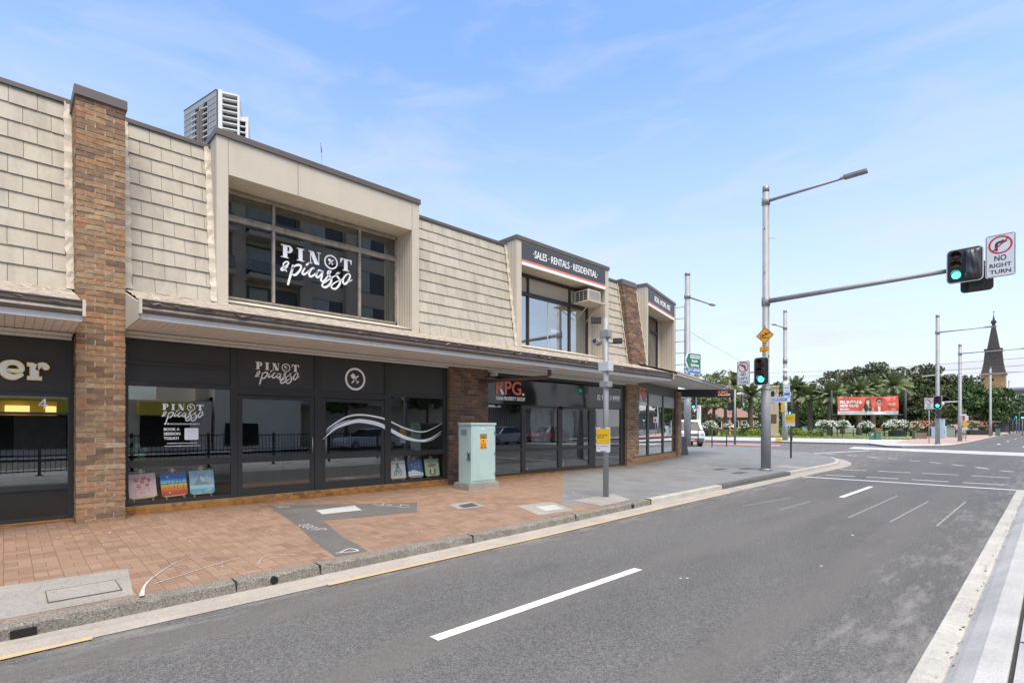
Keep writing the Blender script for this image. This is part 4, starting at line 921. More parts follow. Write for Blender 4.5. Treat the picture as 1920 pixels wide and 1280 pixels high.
# roof aerial
q = MB(FAC); q.tube([(5.85,6.9,-2.2),(5.83,8.55,-2.2)], [.016,.006], 6); q.tube([(5.83,8.5,-2.2),(5.81,8.75,-2.2)], .012, 5); lab(q.build('roof_aerial', mat('thin_steel', (.2,.2,.2), .4, .1, metal=.7)), 'thin dark whip aerial standing on the roof behind the large dormer', 'aerial')
# ladder at the corner
LM = mat('ladder_steel', (.16,.15,.14), .5, .2, metal=.5)
t = sign('roof_ladder', 'dark steel access ladder on standoffs at the far corner of the upper floor', 'ladder', 5.2, 4, CHM)
q = MB(CHM)
for w_ in (-.15, .35): q.tube([(5.22,3.85,w_),(5.22,7.05,w_)], .02, 6)
q.build('stile', LM, t)
q = MB(CHM)
for i in range(6): q.tube([(5.22,4.3+.52*i,-.15),(5.22,4.3+.52*i,.35)], .014, 6)
for v in (4.2, 5.0, 6.3, 7.0): q.tube([(4.93,v,-.1),(5.22,v,-.1)], .015, 6)
q.build('rung', LM, t)
# ============================================================= paintings on easels in the windows
WOODE = mat('easel_pine', (.58,.42,.26), .6, .12, 10)
def canvas_mat(name, fn):
    m, nt, p = newmat(name); uv = nd(nt, 'TexCoord').outputs['Object']; c = fn(nt, uv); nt.links.new(c, p.inputs['Base Color']); p.inputs['Roughness'].default_value = .6; return m
def sepz(nt, v, k):
    s = nd(nt, 'SeparateXYZ'); nt.links.new(v, s.inputs[0]); return s.outputs[k]
def grad(nt, v, k, a, b, stops):
    r = nd(nt, 'MapRange'); r.inputs['From Min'].default_value = a; r.inputs['From Max'].default_value = b; nt.links.new(sepz(nt, v, k), r.inputs[0]); return rampn(nt, r.outputs[0], stops)
def pink(nt, v): return mixc(nt, rampn(nt, noise(nt, v, 9, 5), [(.4,0.),(.65,.6)]), (.78,.52,.52), (.80,.64,.66))
def sunset(nt, v):
    a = grad(nt, v, 2, .0, .40, [(0,(.5,.02,.02)),(.18,(.72,.10,.02)),(.40,(.85,.42,.03)),(.50,(.9,.75,.25)),(.515,(.02,.03,.05)),(.54,(.3,.75,.82)),(.72,(.01,.18,.65)),(1,(.01,.02,.25))])
    return mixc(nt, rampn(nt, noise(nt, v, 14, 4), [(.5,0.),(.8,.25)]), a, (.02,.04,.2))
def seascape(nt, v):
    a = grad(nt, v, 2, .0, .40, [(0,(.02,.38,.62)),(.16,(.10,.50,.72)),(.3,(.62,.78,.82)),(.38,(.30,.55,.66)),(.6,(.38,.52,.6)),(1,(.20,.52,.72))])
    return mixc(nt, rampn(nt, noise(nt, v, 12, 6), [(.5,0.),(.7,.8)]), a, (.6,.7,.76))
def plainc(c, d): return lambda nt, v: mixc(nt, rampn(nt, noise(nt, v, 12, 5), [(.4,0.),(.65,1.)]), c, d)
def painting(label, elabel, u0, ub, w_, h_, cm, tilt, deco, v0=.27):
    """a canvas leaning on a table easel just inside the glass"""
    Mx = FAC @ Matrix.Translation((u0+w_/2, v0, -.14+ub)) @ Matrix.Rotation(R(tilt),4,'Z') @ Matrix.Rotation(R(-11),4,'X')
    p0 = Mx.translation; e = thing('table_easel', elabel, 'easel', tuple(p0), 'small pine easels in the shop windows')
    q = MB(Mx); q.box(-.022,.022,-.02,h_+.075,-.035,-.012); q.box(-.06,.06,h_+.03,h_+.045,-.035,-.005); q.build('mast', WOODE, e)
    q = MB(Mx); q.box(-w_*.42,w_*.42,-.022,.0,-.03,.03); q.build('ledge', WOODE, e)
    for sx in (-1,1): q = MB(Mx); q.tube([(sx*w_*.30,-.01,-.02),(sx*w_*.36,-.075,.03)], .011, 6); q.build('leg', WOODE, e)
    t = thing('painting', label, 'painting', tuple(p0), 'paintings shown in the shop windows')
    q = MB(Mx); q.box(-w_/2,w_/2,.002,h_,-.012,.012)
    o = q.build('canvas', cm, t)
    deco(Mx, t, w_, h_)
def nodeco(M, t, w_, h_): pass
C1 = {}
def pc(c): 
    k = 'pigment_%02x%02x%02x' % tuple(int(255*x) for x in c)
    return mat(k, c, .6, .1, 20)
def flowers(M, t, w_, h_):
    q = MB(M); r2 = MB(M)
    for fx, fy in ((-.08,.30),(.0,.27),(.10,.29),(-.05,.20),(.07,.21),(.03,.33)):
        r = random.Random(fx*100)
        for k in range(7): a = k*.9; q.disc((fx+.018*math.cos(a), fy+.018*math.sin(a)), .013, .012, .0135+.0003*k, 8)
        r2.disc((fx,fy), .012, .012, .0165, 8)
    q.build('red_blooms', pc((.66,.06,.05)), t); r2.build('yellow_centres', pc((.8,.5,.08)), t)
    q = MB(M)
    for k in range(16): a = random.Random(k); q.disc((a.uniform(-.15,.15), a.uniform(.2,.37)), .010, .012, .0128, 7)
    q.build('mauve_dabs', pc((.66,.30,.55)), t)
    q = MB(M); q.stroke([(-.10,.15),(-.10,.03),(.09,.03),(.09,.15),(.03,.15),(.03,.17)], .004, .012, .0135, 2); q.stroke([(-.1,.15),(-.03,.15),(-.03,.17)], .004, .012, .0135, 2); q.stroke([(-.03,.1),(.02,.1),(.02,.07),(-.03,.07),(-.03,.1)], .006, .012, .0135, 2); q.build('jar_outline', pc((.35,.22,.26)), t)
def reeds(M, t, w_, h_):
    q = MB(M); q.box(-w_/2,w_/2,h_*.49,h_*.515,.012,.013)
    for x, y0, y1 in ((-.10,.17,.25),(-.05,.2,.24),(.02,.20,.27),(.07,.19,.26),(.12,.2,.29),(.14,.09,.19),(.0,.12,.19),(.05,.1,.19)): q.box(x,x+.006,y0,y1,.012,.0135)
    q.build('reeds', pc((.012,.015,.02)), t)
    q = MB(M); q.disc((-.09,.335), .014, .012, .0135, 14); q.disc((-.075,.05), .014, .012, .0135, 14); q.build('moon', pc((.75,.7,.6)), t)
def mountain(M, t, w_, h_):
    q = MB(M); q.prism([(-.14,.15),(-.01,.36),(.03,.24),(.13,.16)], .012, .013); q.build('peak', pc((.24,.36,.40)), t)
    q = MB(M); q.prism([(-.02,.345),(.05,.22),(.02,.20),(-.03,.26)], .0128, .0138); q.build('snow_face', pc((.66,.74,.78)), t)
def tree_d(M, t, w_, h_):
    q = MB(M); rr = random.Random(5)
    for k in range(170):
        y = rr.uniform(.05,.36); hw = .145*(1-(y-.05)/.33); q.disc((rr.uniform(-hw,hw), y), rr.uniform(.006,.013), .012, .0125+.0004*rr.random(), 6)
    q.build('green_dabs', pc((.05,.16,.15)), t)
def snow_d(M, t, w_, h_):
    q = MB(M); q.prism([(-w_/2,.02),(-w_/2,.13),(-.05,.17),(.05,.14),(w_/2,.08),(w_/2,.02)], .012, .013)
    for x, y in ((-.1,.3),(.03,.33),(.1,.25),(-.02,.24),(.12,.34)):
        q.box(x-.02,x+.02,y-.003,y+.003,.012,.013); q.box(x-.003,x+.003,y-.02,y+.02,.012,.0132)
    q.build('snow', pc((.72,.77,.8)), t)
def deer_d(M, t, w_, h_):
    q = MB(M); q.disc((.0,.10), .095, .012, .013, 20); q.disc((.0,.23), .07, .012, .0134, 18); q.prism([(-.15,.24),(-.06,.28),(-.06,.22)], .012, .013); q.prism([(.15,.27),(.06,.29),(.06,.23)], .012, .013); q.build('brown_body', pc((.24,.09,.045)), t)
    q = MB(M); q.disc((.0,.165), .05, .012, .0142, 16); q.disc((-.03,.245), .02, .012, .014, 10); q.disc((.03,.245), .02, .012, .014, 10); q.disc((0,.08), .05, .012, .0138, 14); q.build('white_parts', pc((.75,.70,.62)), t)
    q = MB(M); q.disc((-.028,.245), .009, .012, .0148, 8); q.disc((.028,.245), .009, .012, .0148, 8); q.disc((0,.2), .012, .012, .0148, 8); q.build('eyes', pc((.03,.02,.02)), t)
painting('pink painting of red flowers in a square jar', 'pine easel under the pink flower painting', 1.53, 0, .40, .41, canvas_mat('pink_canvas', pink), 3, flowers)
painting('blue and orange painting of a moonlit sunset over water', 'pine easel under the blue and orange sunset painting', 2.0, 0, .40, .41, canvas_mat('sunset_canvas', sunset), 3, reeds)
painting('pale blue seascape painting with a grey mountain', 'pine easel under the pale blue seascape', 2.44, 0, .40, .42, canvas_mat('sea_canvas', seascape), 1, mountain)
painting('white painting of a green dotted fir tree', 'pine easel under the white fir tree painting', 6.60, 0, .43, .42, canvas_mat('white_canvas', plainc((.62,.60,.58),(.7,.68,.66))), 0, tree_d, .26)
painting('dark blue painting of a snowy night', 'pine easel under the dark blue snow painting', 7.10, 0, .43, .42, canvas_mat('night_canvas', plainc((.04,.08,.22),(.07,.14,.32))), 0, snow_d, .26)
painting('pale green painting of a brown cartoon deer', 'pine easel under the pale green deer painting', 7.60, 0, .43, .42, canvas_mat('green_canvas', plainc((.40,.55,.33),(.50,.62,.42))), 0, deer_d, .26)
# things inside the agency window
q = MB(FAC); vs = []
for i in range(21):
    for j in range(21):
        u = 11.62+.9*i/20; v = .98+1.05*j/20; vs.append((u, v, -.35+.02*math.sin(i*.9+j*.35)+.012*math.sin(j*1.7)))
q.smooth = True; q.add(vs, [(i*21+j,(i+1)*21+j,(i+1)*21+j+1,i*21+j+1) for i in range(20) for j in range(20)]); q.smooth = False
PAPER = mat('sheet_plastic', (.42,.44,.43), .35, .12, 2)
lab(q.build('hanging_sheet', PAPER), 'translucent grey sheet hung behind the left agency door', 'sheet')
q = MB(FAC); vs = []
for i in range(21):
    for j in range(21): vs.append((12.72+.95*i/20, 1.0+1.03*j/20, -.36+.02*math.sin(i*.8+j*.3+1)+.012*math.sin(j*1.4)))
q.smooth = True; q.add(vs, [(i*21+j,(i+1)*21+j,(i+1)*21+j+1,i*21+j+1) for i in range(20) for j in range(20)]); q.smooth = False
lab(q.build('hanging_sheet', PAPER), 'translucent grey sheet hung behind the right agency door', 'sheet')
t = sign('fire_notice', 'small red fire notices and hose reel sign inside the agency end window', 'notice', 15.3, 1.4)
RED = mat('sign_red', (.45,.03,.03), .5, .1)
q = MB(FAC); q.disc((15.55,1.35), .11, -.60, -.59, 20); q.box(15.12,15.3,1.28,1.55,-.60,-.59); q.box(14.9,15.3,.66,.9,-.60,-.59); q.build('notice_plate', RED, t)
q = MB(FAC); q.box(15.18,15.24,1.34,1.5,-.59,-.585); q.ring((15.55,1.35), .04, .06, -.59,-.585, 20); q.build('notice_symbol', WHITEL, t)
t = sign('office_chair_base', 'chrome star base of an office chair inside the left agency door', 'chair', 11.7, .1)
q = MB(FAC); q.tube([(11.75,.5,-.9),(11.75,.2,-.9)], .025, 8)
for k in range(5): a = k*1.257; q.tube([(11.75,.2,-.9),(11.75+.28*math.cos(a),.14,-.9+.28*math.sin(a))], .016, 6)
q.build('star_base', mat('chrome', (.7,.7,.7), .15, .05, metal=1), t)
q = MB(FAC)
for k in range(5): a = k*1.257; q.box(11.72+.28*math.cos(a), 11.78+.28*math.cos(a), .06, .13, -.93+.28*math.sin(a), -.87+.28*math.sin(a), .015)
q.build('castor', DARK, t)
q = MB(FAC); q.prism([(13.05,.1),(13.28,.1),(13.26,.22),(13.30,.32),(13.24,.38),(13.2,.27),(13.13,.27),(13.1,.37),(13.03,.32),(13.07,.22)], -.5, -.42); lab(q.build('hi_vis_vest', mat('hi_vis', (.55,.75,.08), .7)), 'crumpled yellow green safety vest on the floor behind agency door', 'vest')
# potted succulent at the left window
t = sign('potted_plant', 'broad leaved green plant inside the leftmost studio window by the brick pier', 'plant', 1.58, .1)
q = MB(FAC); rr = random.Random(2)
for (u, v, s_) in ((1.60,1.06,.16),(1.72,.98,.15),(1.56,1.25,.11),(1.66,1.15,.12),(1.58,2.02,.09),(1.78,1.08,.11)):
    c = FAC @ Vector((u,v,-.3)); M0 = q.M; q.M = FAC @ Matrix.Translation((u,v,-.3)) @ Matrix.Rotation(rr.uniform(-.6,.6),4,'Z'); q.lathe([(.002,-s_*.25),(s_*.35,-s_*.18),(s_*.5,0),(s_*.35,s_*.18),(.002,s_*.25)], n=12); q.M = M0
q.build('leaves', mat('cactus_green', (.10,.22,.12), .5, .2), t)
q = MB(FAC); q.box(1.5,1.8,.06,.5,-.5,-.2,.02); q.build('plant_pot', mat('grey_pot', (.2,.2,.2), .7), t)
# ============================================================= street furniture
GALV = mat('galvanised_steel', (.30,.305,.305), .55, .12, 2.5, .15, dirt=.45, dirtcol=(.2,.18,.16))
GALVD = mat('dark_galvanised', (.26,.265,.27), .5, .1, 3, .4)
SIGB = mat('signal_black', (.028,.029,.029), .5, .15, 5)
SIGW = mat('sign_white', (.70,.70,.70), .4, .04, 3)
SIGBK = mat('sign_black', (.02,.02,.02), .5, .05)
SIGR = mat('sign_red_ring', (.55,.03,.04), .4, .05)
YEL = mat('sign_yellow', (.78,.47,.02), .45, .05, 3)
AMB = mat('sign_amber', (.80,.34,.015), .45, .05, 3)
LR = mat('red_lens', (.07,.006,.006), .15, .1); LA = mat('amber_lens', (.10,.035,.006), .15, .1)
LG = emis('green_lens', (.06,1.0,.62), 2.2)
def span(px0, d, px1, xd):
    """length from the point at px0 along direction xd to the sight line of px1"""
    a = pos(px0, d); r = pos(px1, 1); det = xd[0]*(-r[1])-xd[1]*(-r[0])
    return ((-a[0])*(-r[1])-(-a[1])*(-r[0]))/det
def visor(mb, c, r, L_, z):
    n = 16; a0, a1 = 12, 168; vs = []
    for i in range(n+1):
        t = R(a0+(a1-a0)*i/n); l = L_*(.45+.55*min(1, max(0, math.sin(t)*.6+.55)))
        for rr_, zz in ((r,z),(r,z+l),(r+.008,z+l),(r+.008,z)): vs.append((c[0]+rr_*math.cos(t), c[1]+rr_*math.sin(t), zz))
    fs = [[4*i+k, 4*i+(k+1)%4, 4*i+4+(k+1)%4, 4*i+4+k] for i in range(n) for k in range(4)]
    mb.add(vs, fs)
def signal_head(name, label, M, w_=.5, h_=.95, lens=((0,.27,0),(0,0,1),(0,-.27,2)), r=.1, bag=None, group=None, cat='traffic light'):
    o = thing(name, label, cat, tuple(M.translation), group)
    q = MB(M); q.rrect(-w_/2,w_/2,-h_/2,h_/2,.11,-.02,0); q.build('white_border', SIGW, o)
    q = MB(M); q.rrect(-w_/2+.022,w_/2-.022,-h_/2+.022,h_/2-.022,.095,-.03,.006); q.build('backboard', SIGB, o)
    q = MB(M); 
    for x, y, k in lens: q.box(x-r-.04,x+r+.04,y-r-.033,y+r+.033,-.16,.03,.02)
    b = q.build('lamp_housing', SIGB, o)
    for x, y, k in lens:
        q = MB(M @ Matrix.Translation((x,y,0))); q.lathe([(r,.028),(r*.98,.034),(r*.6,.046),(.004,.05)], n=20); q.build('lens', (LR,LA,LG)[k], b)
        q = MB(M); visor(q, (x,y), r+.012, .17, .03); q.build('visor', SIGB, b)
    if bag:
        bx, = bag; q = MB(M); n, k = 18, 14; vs = []; rr = random.Random(4)
        for i in range(n+1):
            for j in range(k+1):
                s = i/n*2-1; t = j/k*2-1; e = (1-abs(s)**4)*(1-abs(t)**6); vs.append((bx+s*.165, t*.40, .03+.15*max(0,e)**.5+rr.uniform(-.003,.003)*e+.025*math.sin(5*t+3*s)*e+.012*math.sin(11*s+4*t)*e))
        q.add(vs, [(i*(k+1)+j,(i+1)*(k+1)+j,(i+1)*(k+1)+j+1,i*(k+1)+j+1) for i in range(n) for j in range(k)])
        q.sm = [True]*len(q.f); q.build('black_bag', mat('black_plastic_bag', (.05,.05,.052), .38, .2, 6), o)
    return o
def turn_sign(name, label, M, w_, h_, words, right=True, post=False, group='no turn signs'):
    o = thing(name, label, 'sign', tuple(M.translation), group)
    q = MB(M); q.rrect(-w_/2,w_/2,-h_/2,h_/2,.05,-.006,0); q.build('sign_plate', SIGW, o)
    q = MB(M); a, b, t = w_/2-.012, h_/2-.012, .012
    for x0,x1,y0,y1 in ((-a+.03,a-.03,b-t,b),(-a+.03,a-.03,-b,-b+t),(-a,-a+t,-b+.03,b-.03),(a-t,a,-b+.03,b-.03)): q.box(x0,x1,y0,y1,0,.002)
    cy = h_/2-w_*.47; s = 1 if right else -1; k = w_
    q.stroke([(-s*k*.13,cy-k*.22),(-s*k*.13,cy+k*.02),(-s*k*.08,cy+k*.10),(s*k*.0,cy+k*.12),(s*k*.06,cy+k*.12)], k*.10, 0, .0022, 5)
    q.prism([(s*k*.05,cy+k*.22),(s*k*.05,cy+k*.02),(s*k*.24,cy+k*.12)], 0, .002)
    y = cy-k*.46
    for i, wd in enumerate(words):
        hh = (.165, .118, .118)[i]*h_*.80; ww = (k*.40, k*.72, k*.70)[i]; text_mb(q, wd, -ww/2, ww/2, y-hh, y, 0, .002, .022); y -= hh+h_*.055
    q.build('sign_legend', SIGBK, o)
    q = MB(M); q.ring((0,cy), k*.33, k*.40, 0, .003, 44)
    c_ = k*.34*.707; q.stroke([(-c_*s*-1*-1,cy-c_*1.0),(c_*s,cy+c_)] if right else [(c_,cy-c_),(-c_,cy+c_)], k*.06, 0, .0034, 2); q.build('red_ring', SIGR, o)
    return o
def lamp_head(M, mat_=None):
    q = MB(M); q.rrect(0,.62,-.13,.13,.04,-.035,.035); q.box(-.1,.08,-.04,.04,-.03,.03,.01); return q
def light_pole(name, label, base, z0, top, r, arm=None, arm_z=0, armr=.035, group=None, collar=None, cap=True, thick=None, footplate=True):
    o = thing(name, label, 'street light' if arm else 'pole', (base[0],base[1],z0), group)
    x, y = base; q = MB()
    if thick:
        q.tube([(x,y,z0),(x,y,thick[1]-.04),(x,y,thick[1]),(x,y,top-.18)], [thick[0],thick[0],r*1.08,r], 20)
    else: q.tube([(x,y,z0),(x,y,top-.18)], [r*1.12,r], 16)
    q.build('pole', GALV, o)
    if cap: q = MB(); q.tube([(x,y,top-.2),(x,y,top)], r*1.03, 16); q.build('pole_cap', GALVD, o)
    if footplate: q = MB(); q.tube([(x,y,z0-.02),(x,y,z0+.06)], [(thick[0] if thick else r)*1.35,(thick[0] if thick else r)*1.3], 18); q.build('base_plate', GALVD, o)
    if thick: q = MB(); q.tube([(x,y,thick[1]-.07),(x,y,thick[1]-.02)], thick[0]*1.06, 20); q.build('collar', GALV, o)
    if arm:
        e = Vector((arm[0]-x, arm[1]-y, 0)); L_ = e.length; e.normalize()
        q = MB(); q.tube([(x,y,arm_z),(x+e.x*(L_-.6),y+e.y*(L_-.6),arm_z+.02)], [armr*1.2,armr*.8], 10); a = q.build('lamp_arm', GALVD if top > 9.9 else GALV, o)
        q = MB(); q.tube([(x,y,arm_z-.12),(x,y,arm_z+.12)], r*1.25, 16); q.build('arm_clamp', GALV, a)
        yd = Vector((0,0,1)).cross(e); Mh = Matrix(((e.x,yd.x,0,x+e.x*(L_-.65)),(e.y,yd.y,0,y+e.y*(L_-.65)),(0,0,1,arm_z+.03),(0,0,0,1)))
        lamp_head(Mh).build('lamp_head', GALVD, o)
    return o
# ---- main signal mast
PB = pos(1436, 17.9); PZ = .01
mast = light_pole('signal_mast', 'tall grey mast at the kerb corner with long traffic light arm and street lamp', PB, PZ, 9.66, .105, (-3.91, PB[1]), 9.15, .045, thick=(.155, 2.81))
x, y = PB
q = MB(); q.tube([(x,y,5.75),(-2.1,y,5.77)], [.085,.06], 14); ma = q.build('signal_arm', GALV, mast)
q = MB(); q.tube([(x,y,5.6),(x,y,5.9)], .135, 18); q.box(x-.02,x+.02,y-.15,y+.15,5.62,5.88); q.build('arm_clamp', GALV, ma)
q = MB(); q.tube([(x+.02,y-.02,7.9),(x+.3,y,7.82)], .008, 5)
for z in (4.9,4.2,6.7,8.2): q.box(x-.02,x+.02,y-.125,y-.1,z,z+.03)
q.build('fittings', GALVD, mast)
q = MB(); q.tube([(x+.11,y-.05,2.95),(x+.11,y-.05,3.9)], .02, 8); q.box(x-.1,x+.14,y-.26,y-.05,3.0,3.06); q.box(x-.1,x+.14,y-.26,y-.05,3.66,3.72); q.build('head_bracket', SIGB, mast)
signal_head('traffic_light', 'three lamp traffic light showing green, low on the main mast', toward(-6.885, y-.35, 3.355))
signal_head('traffic_light', 'wide traffic light over the road with green lamp and bagged right arrow', toward(-1.70, y-.16, 5.82), .76, .92, ((-.17,.25,0),(-.17,0,1),(-.17,-.25,2)), .095, bag=(.17,))
o = thing('traffic_light', 'back of a second traffic light hanging behind the wide bagged one', 'traffic light', (-1.5, y+.3, 5.5))
q = MB(frame((-1.5,y+.4,5.55), (-1,0,0))); q.rrect(-.34,.34,-.38,.42,.1,-.02,0); q.box(-.16,.16,-.36,.4,-.18,-.02,.02); q.build('backboard', SIGB, o)
turn_sign('no_turn_sign', 'no right turn sign hung beside the traffic light over the road', toward(-1.0, y-.12, 5.92), .58, 1.1, ('NO','RIGHT','TURN'))
q = MB(); q.box(-2.1,-.8,y-.1,y-.06,5.72,5.80); q.build('sign_rail', GALVD, ma)
turn_sign('no_turn_sign', 'no left turn sign beside the low traffic light on the main mast', toward(-7.49, y-.33, 3.34), .44, .82, ('NO','LEFT','TURN'), False)
q = MB(); q.box(-7.6,x,y-.3,y-.27,3.32,3.36); q.build('sign_rail', GALVD, mast)
o = thing('tram_warning_sign', 'amber diamond sign with tram and cyclist symbol on the main mast', 'sign', (x+.1, y-.2, 4.6))
Md = toward(-6.82, y-.22, 4.56); q = MB(Md); q.prism([(0,.29),(.29,0),(0,-.29),(-.29,0)], -.005, 0); q.build('sign_plate', AMB, o)
q = MB(Md); 
for a, b in (((0,.275),(.275,0)),((.275,0),(0,-.275)),((0,-.275),(-.275,0)),((-.275,0),(0,.275))): q.stroke([a,b], .014, 0, .002, 1)
q.ring((-.10,-.0), .04, .055, 0, .002, 18); q.ring((-.02,-.03), .035, .05, 0, .002, 18); q.stroke([(-.1,0),(-.05,.04),(-.02,-.03),(-.08,-.02),(-.05,.04)], .012, 0, .002, 1)
q.stroke([(.0,.02),(.05,.06),(.11,.06),(.15,.09)], .03, 0, .0022, 2); q.stroke([(.05,.06),(.07,.01)], .02, 0, .002, 1); q.disc((.02,.08), .025, 0, .002, 12); q.box(-.14,.15,-.09,-.075,0,.002); q.build('symbol', SIGBK, o)
o = thing('supplementary_plate', 'small amber plate below the amber diamond sign', 'sign', (x+.1, y-.2, 4.1))
Md = toward(-6.84, y-.22, 4.10); q = MB(Md); q.rrect(-.15,.15,-.085,.085,.02,-.005,0); q.build('sign_plate', AMB, o)
q = MB(Md); q.box(-.09,.09,-.045,-.035,0,.002); q.box(-.06,.06,-.065,-.055,0,.002); q.disc((0,.02), .022, 0, .002, 10); q.build('symbol', SIGBK, o)
# ---- camera pole with light rail notice
CB = pos(1136, 11.55); CZ = -.065
o = thing('camera_pole', 'grey pole on the footpath carrying surveillance cameras and blank brackets', 'pole', (CB[0],CB[1],CZ))
x, y = CB; q = MB(); q.tube([(x,y,CZ),(x,y,3.86)], .062, 16); q.build('pole', GALV, o)
q = MB(); q.tube([(x,y,CZ-.01),(x,y,CZ+.02)], .12, 16); q.build('base_plate', GALV, o)
q = MB(); q.box(x-.15,x+.13,y-.08,y+.10,2.71,2.92,.01); q.build('equipment_box', mat('pale_box', (.52,.54,.54), .5, .05), o)
q = MB(); q.box(x-.11,x+.11,y-.09,y+.09,2.36,2.49,.01); q.build('bracket', GALV, o); q = MB(); q.box(x-.12,x+.12,y-.07,y+.07,3.44,3.62,.02); q.build('bracket', GALV, o)
q = MB(); q.tube([(x-.05,y,3.33),(x+.22,y+.08,3.33)], .03, 8); q.tube([(x,y,3.45),(x+.02,y,3.78)], .05, 10); q.build('camera_arm', GALV, o)
q = MB(frame((x-.17,y-.1,3.84), (.8,.6,-.05), (.06,0,1))); q.box(-.13,.1,-.07,.07,-.06,.06,.012); c = q.build('camera', SIGB, o)
q = MB(frame((x-.16,y-.12,3.36), (1,.2,0))); q.tube([(0,0,-.12),(0,0,.10)], .075, 16); q.ring((0,0), .05, .085, .1, .12, 20); c = q.build('camera', mat('camera_grey', (.28,.28,.26), .4), o)
q = MB(frame((x-.16,y-.12,3.36), (1,.2,0))); q.disc((0,0), .05, .10, .106, 16); q.build('lens', GLOSSB, c)
q = MB(frame((x+.24,y+.1,3.36), (.6,-.8,0))); q.box(-.06,.06,-.06,.06,-.1,.1,.02); q.build('camera', SIGB, o)
def rail_notice(label, M, w_, h_, post=None):
    o = thing('light_rail_notice', label, 'sign', tuple(M.translation), 'light rail notices')
    q = MB(M); q.rrect(-w_/2,w_/2,-h_/2,h_/2,.015,-.005,0); q.build('sign_plate', SIGW, o)
    q = MB(M); q.rrect(-w_/2+.006,w_/2-.006,-h_*.18,h_/2-.03,.008,0,.0015); q.build('yellow_panel', YEL, o)
    q = MB(M); text_mb(q, 'Look out for', -w_*.42, w_*.30, h_*.16, h_*.225, .0015, .003, .015); text_mb(q, 'light rail.', -w_*.42, w_*.08, h_*.055, h_*.125, .0015, .003, .015)
    q.box(-.07,.07,h_/2-.022,h_/2-.008,0,.002); q.box(-.07,.07,-h_/2+.008,-h_/2+.022,0,.002)
    for i in range(3): q.box(-w_*.40,-w_*.32,-h_*.27-.05*i*0,-h_*.24,0,.002); 
    q.box(-w_*.22,w_*.36,-h_*.27,-h_*.255,0,.002); q.box(-w_*.40,-w_*.2,-h_*.36,-h_*.345,0,.002); q.build('sign_text', SIGBK, o)
    return o
rail_notice('yellow and white notice saying look out for light rail on the camera pole', toward(x+.0, y-.10, 1.21), .365, .54)
NB = pos(1483, 23.6); nz = zpath(*NB)
o = rail_notice('yellow and white light rail notice on its own black post at the kerb corner', toward(NB[0]-.02, NB[1]-.04, nz+1.70), .40, .56)
q = MB(); q.tube([(NB[0],NB[1],nz),(NB[0],NB[1],nz+2.02)], .035, 10); lab(q.build('sign_post', SIGB), 'slim black post under the notice at the kerb corner', 'post')
# ---- electrical cabinet
MINT = mat('mint_paint', (.40,.53,.50), .45, .08, 2, dirt=.4, dirtcol=(.3,.36,.33))
o = thing('electrical_cabinet', 'pale mint green steel street cabinet standing against the brick pier', 'cabinet', (-9.83, 8.3, 0))
X0, X1, Y0, Y1 = -10.08, -9.60, 7.93, 8.70
q = MB(); q.box(X0,X1,Y0,Y1,.15,1.535,.01); b = q.build('cabinet_body', MINT, o)
q = MB(); q.box(X0-.015,X1+.02,Y0-.02,Y1+.015,1.53,1.585,.008); q.build('lid', MINT, o)
q = MB(); q.box(X1,X1+.012,Y0+.03,Y1-.03,.2,1.5,.004); d = q.build('door', MINT, o)
q = MB(); q.box(X1-.12,X1-.02,Y0-.016,Y0,.70,.90,.005); q.tube([(X1-.07,Y0-.01,.86),(X1-.07,Y0-.05,.86)], .035, 12); q.box(X1-.12,X1+.0,Y0-.03,Y0-.012,.735,.755); q.build('handle', mat('lock_steel', (.25,.26,.25), .4, .1, metal=.6), o)
Mc = frame((X1+.012, 8.30, 0), (0,1,0)); q = MB(Mc); q.rrect(-.105,.105,.955,1.32,.01,0,.003); lb = q.build('label_plate', AMB, d)
q = MB(Mc); q.box(-.1,.1,1.215,1.315,.003,.005); q.box(-.09,.09,1.02,1.022,.003,.005); q.disc((0,1.15), .022, .003, .005, 10); text_mb(q, 'DB 200', -.09, .09, .97, 1.02, .003, .005, .01); q.box(-.07,.07,1.08,1.09,.003,.005); q.box(-.08,.08,1.05,1.06,.003,.005); q.build('label_print', SIGBK, lb)
q = MB(Mc); text_mb(q, 'EC7107', -.085, .085, 1.235, 1.295, .005, .007, .01); q.build('label_number', YEL, lb)
q = MB(Mc); q.box(-.05,.05,1.42,1.45,0,.002); q.build('red_sticker', SIGW, d)
for zz in (.35,.85,1.35): q = MB(); q.tube([(X1+.014,Y1-.04,zz-.05),(X1+.014,Y1-.04,zz+.05)], .012, 8); q.build('hinge', GALVD, d)
for k in range(5): q = MB(); q.box(X0+.10,X1-.16,Y0-.006,Y0+.002,1.30+.028*k,1.312+.028*k); q.build('vent_slot', mat('mint_shadow', (.16,.22,.21), .7), b)
q = MB(); bm_ = [(X0-.08,Y0-.09),(X1+.05,Y0-.11),(X1+.08,Y1+.05),(X0-.05,Y1+.08)]; q.prism(bm_, -.06, .12); q.prism([(a*.0+p0+(.015 if i in (0,3) else -.015), p1+(.015 if i < 2 else -.015)) for i,(p0,p1) in enumerate(bm_) for a in (0,)], .12, .15); q.build('concrete_plinth', CP, o)
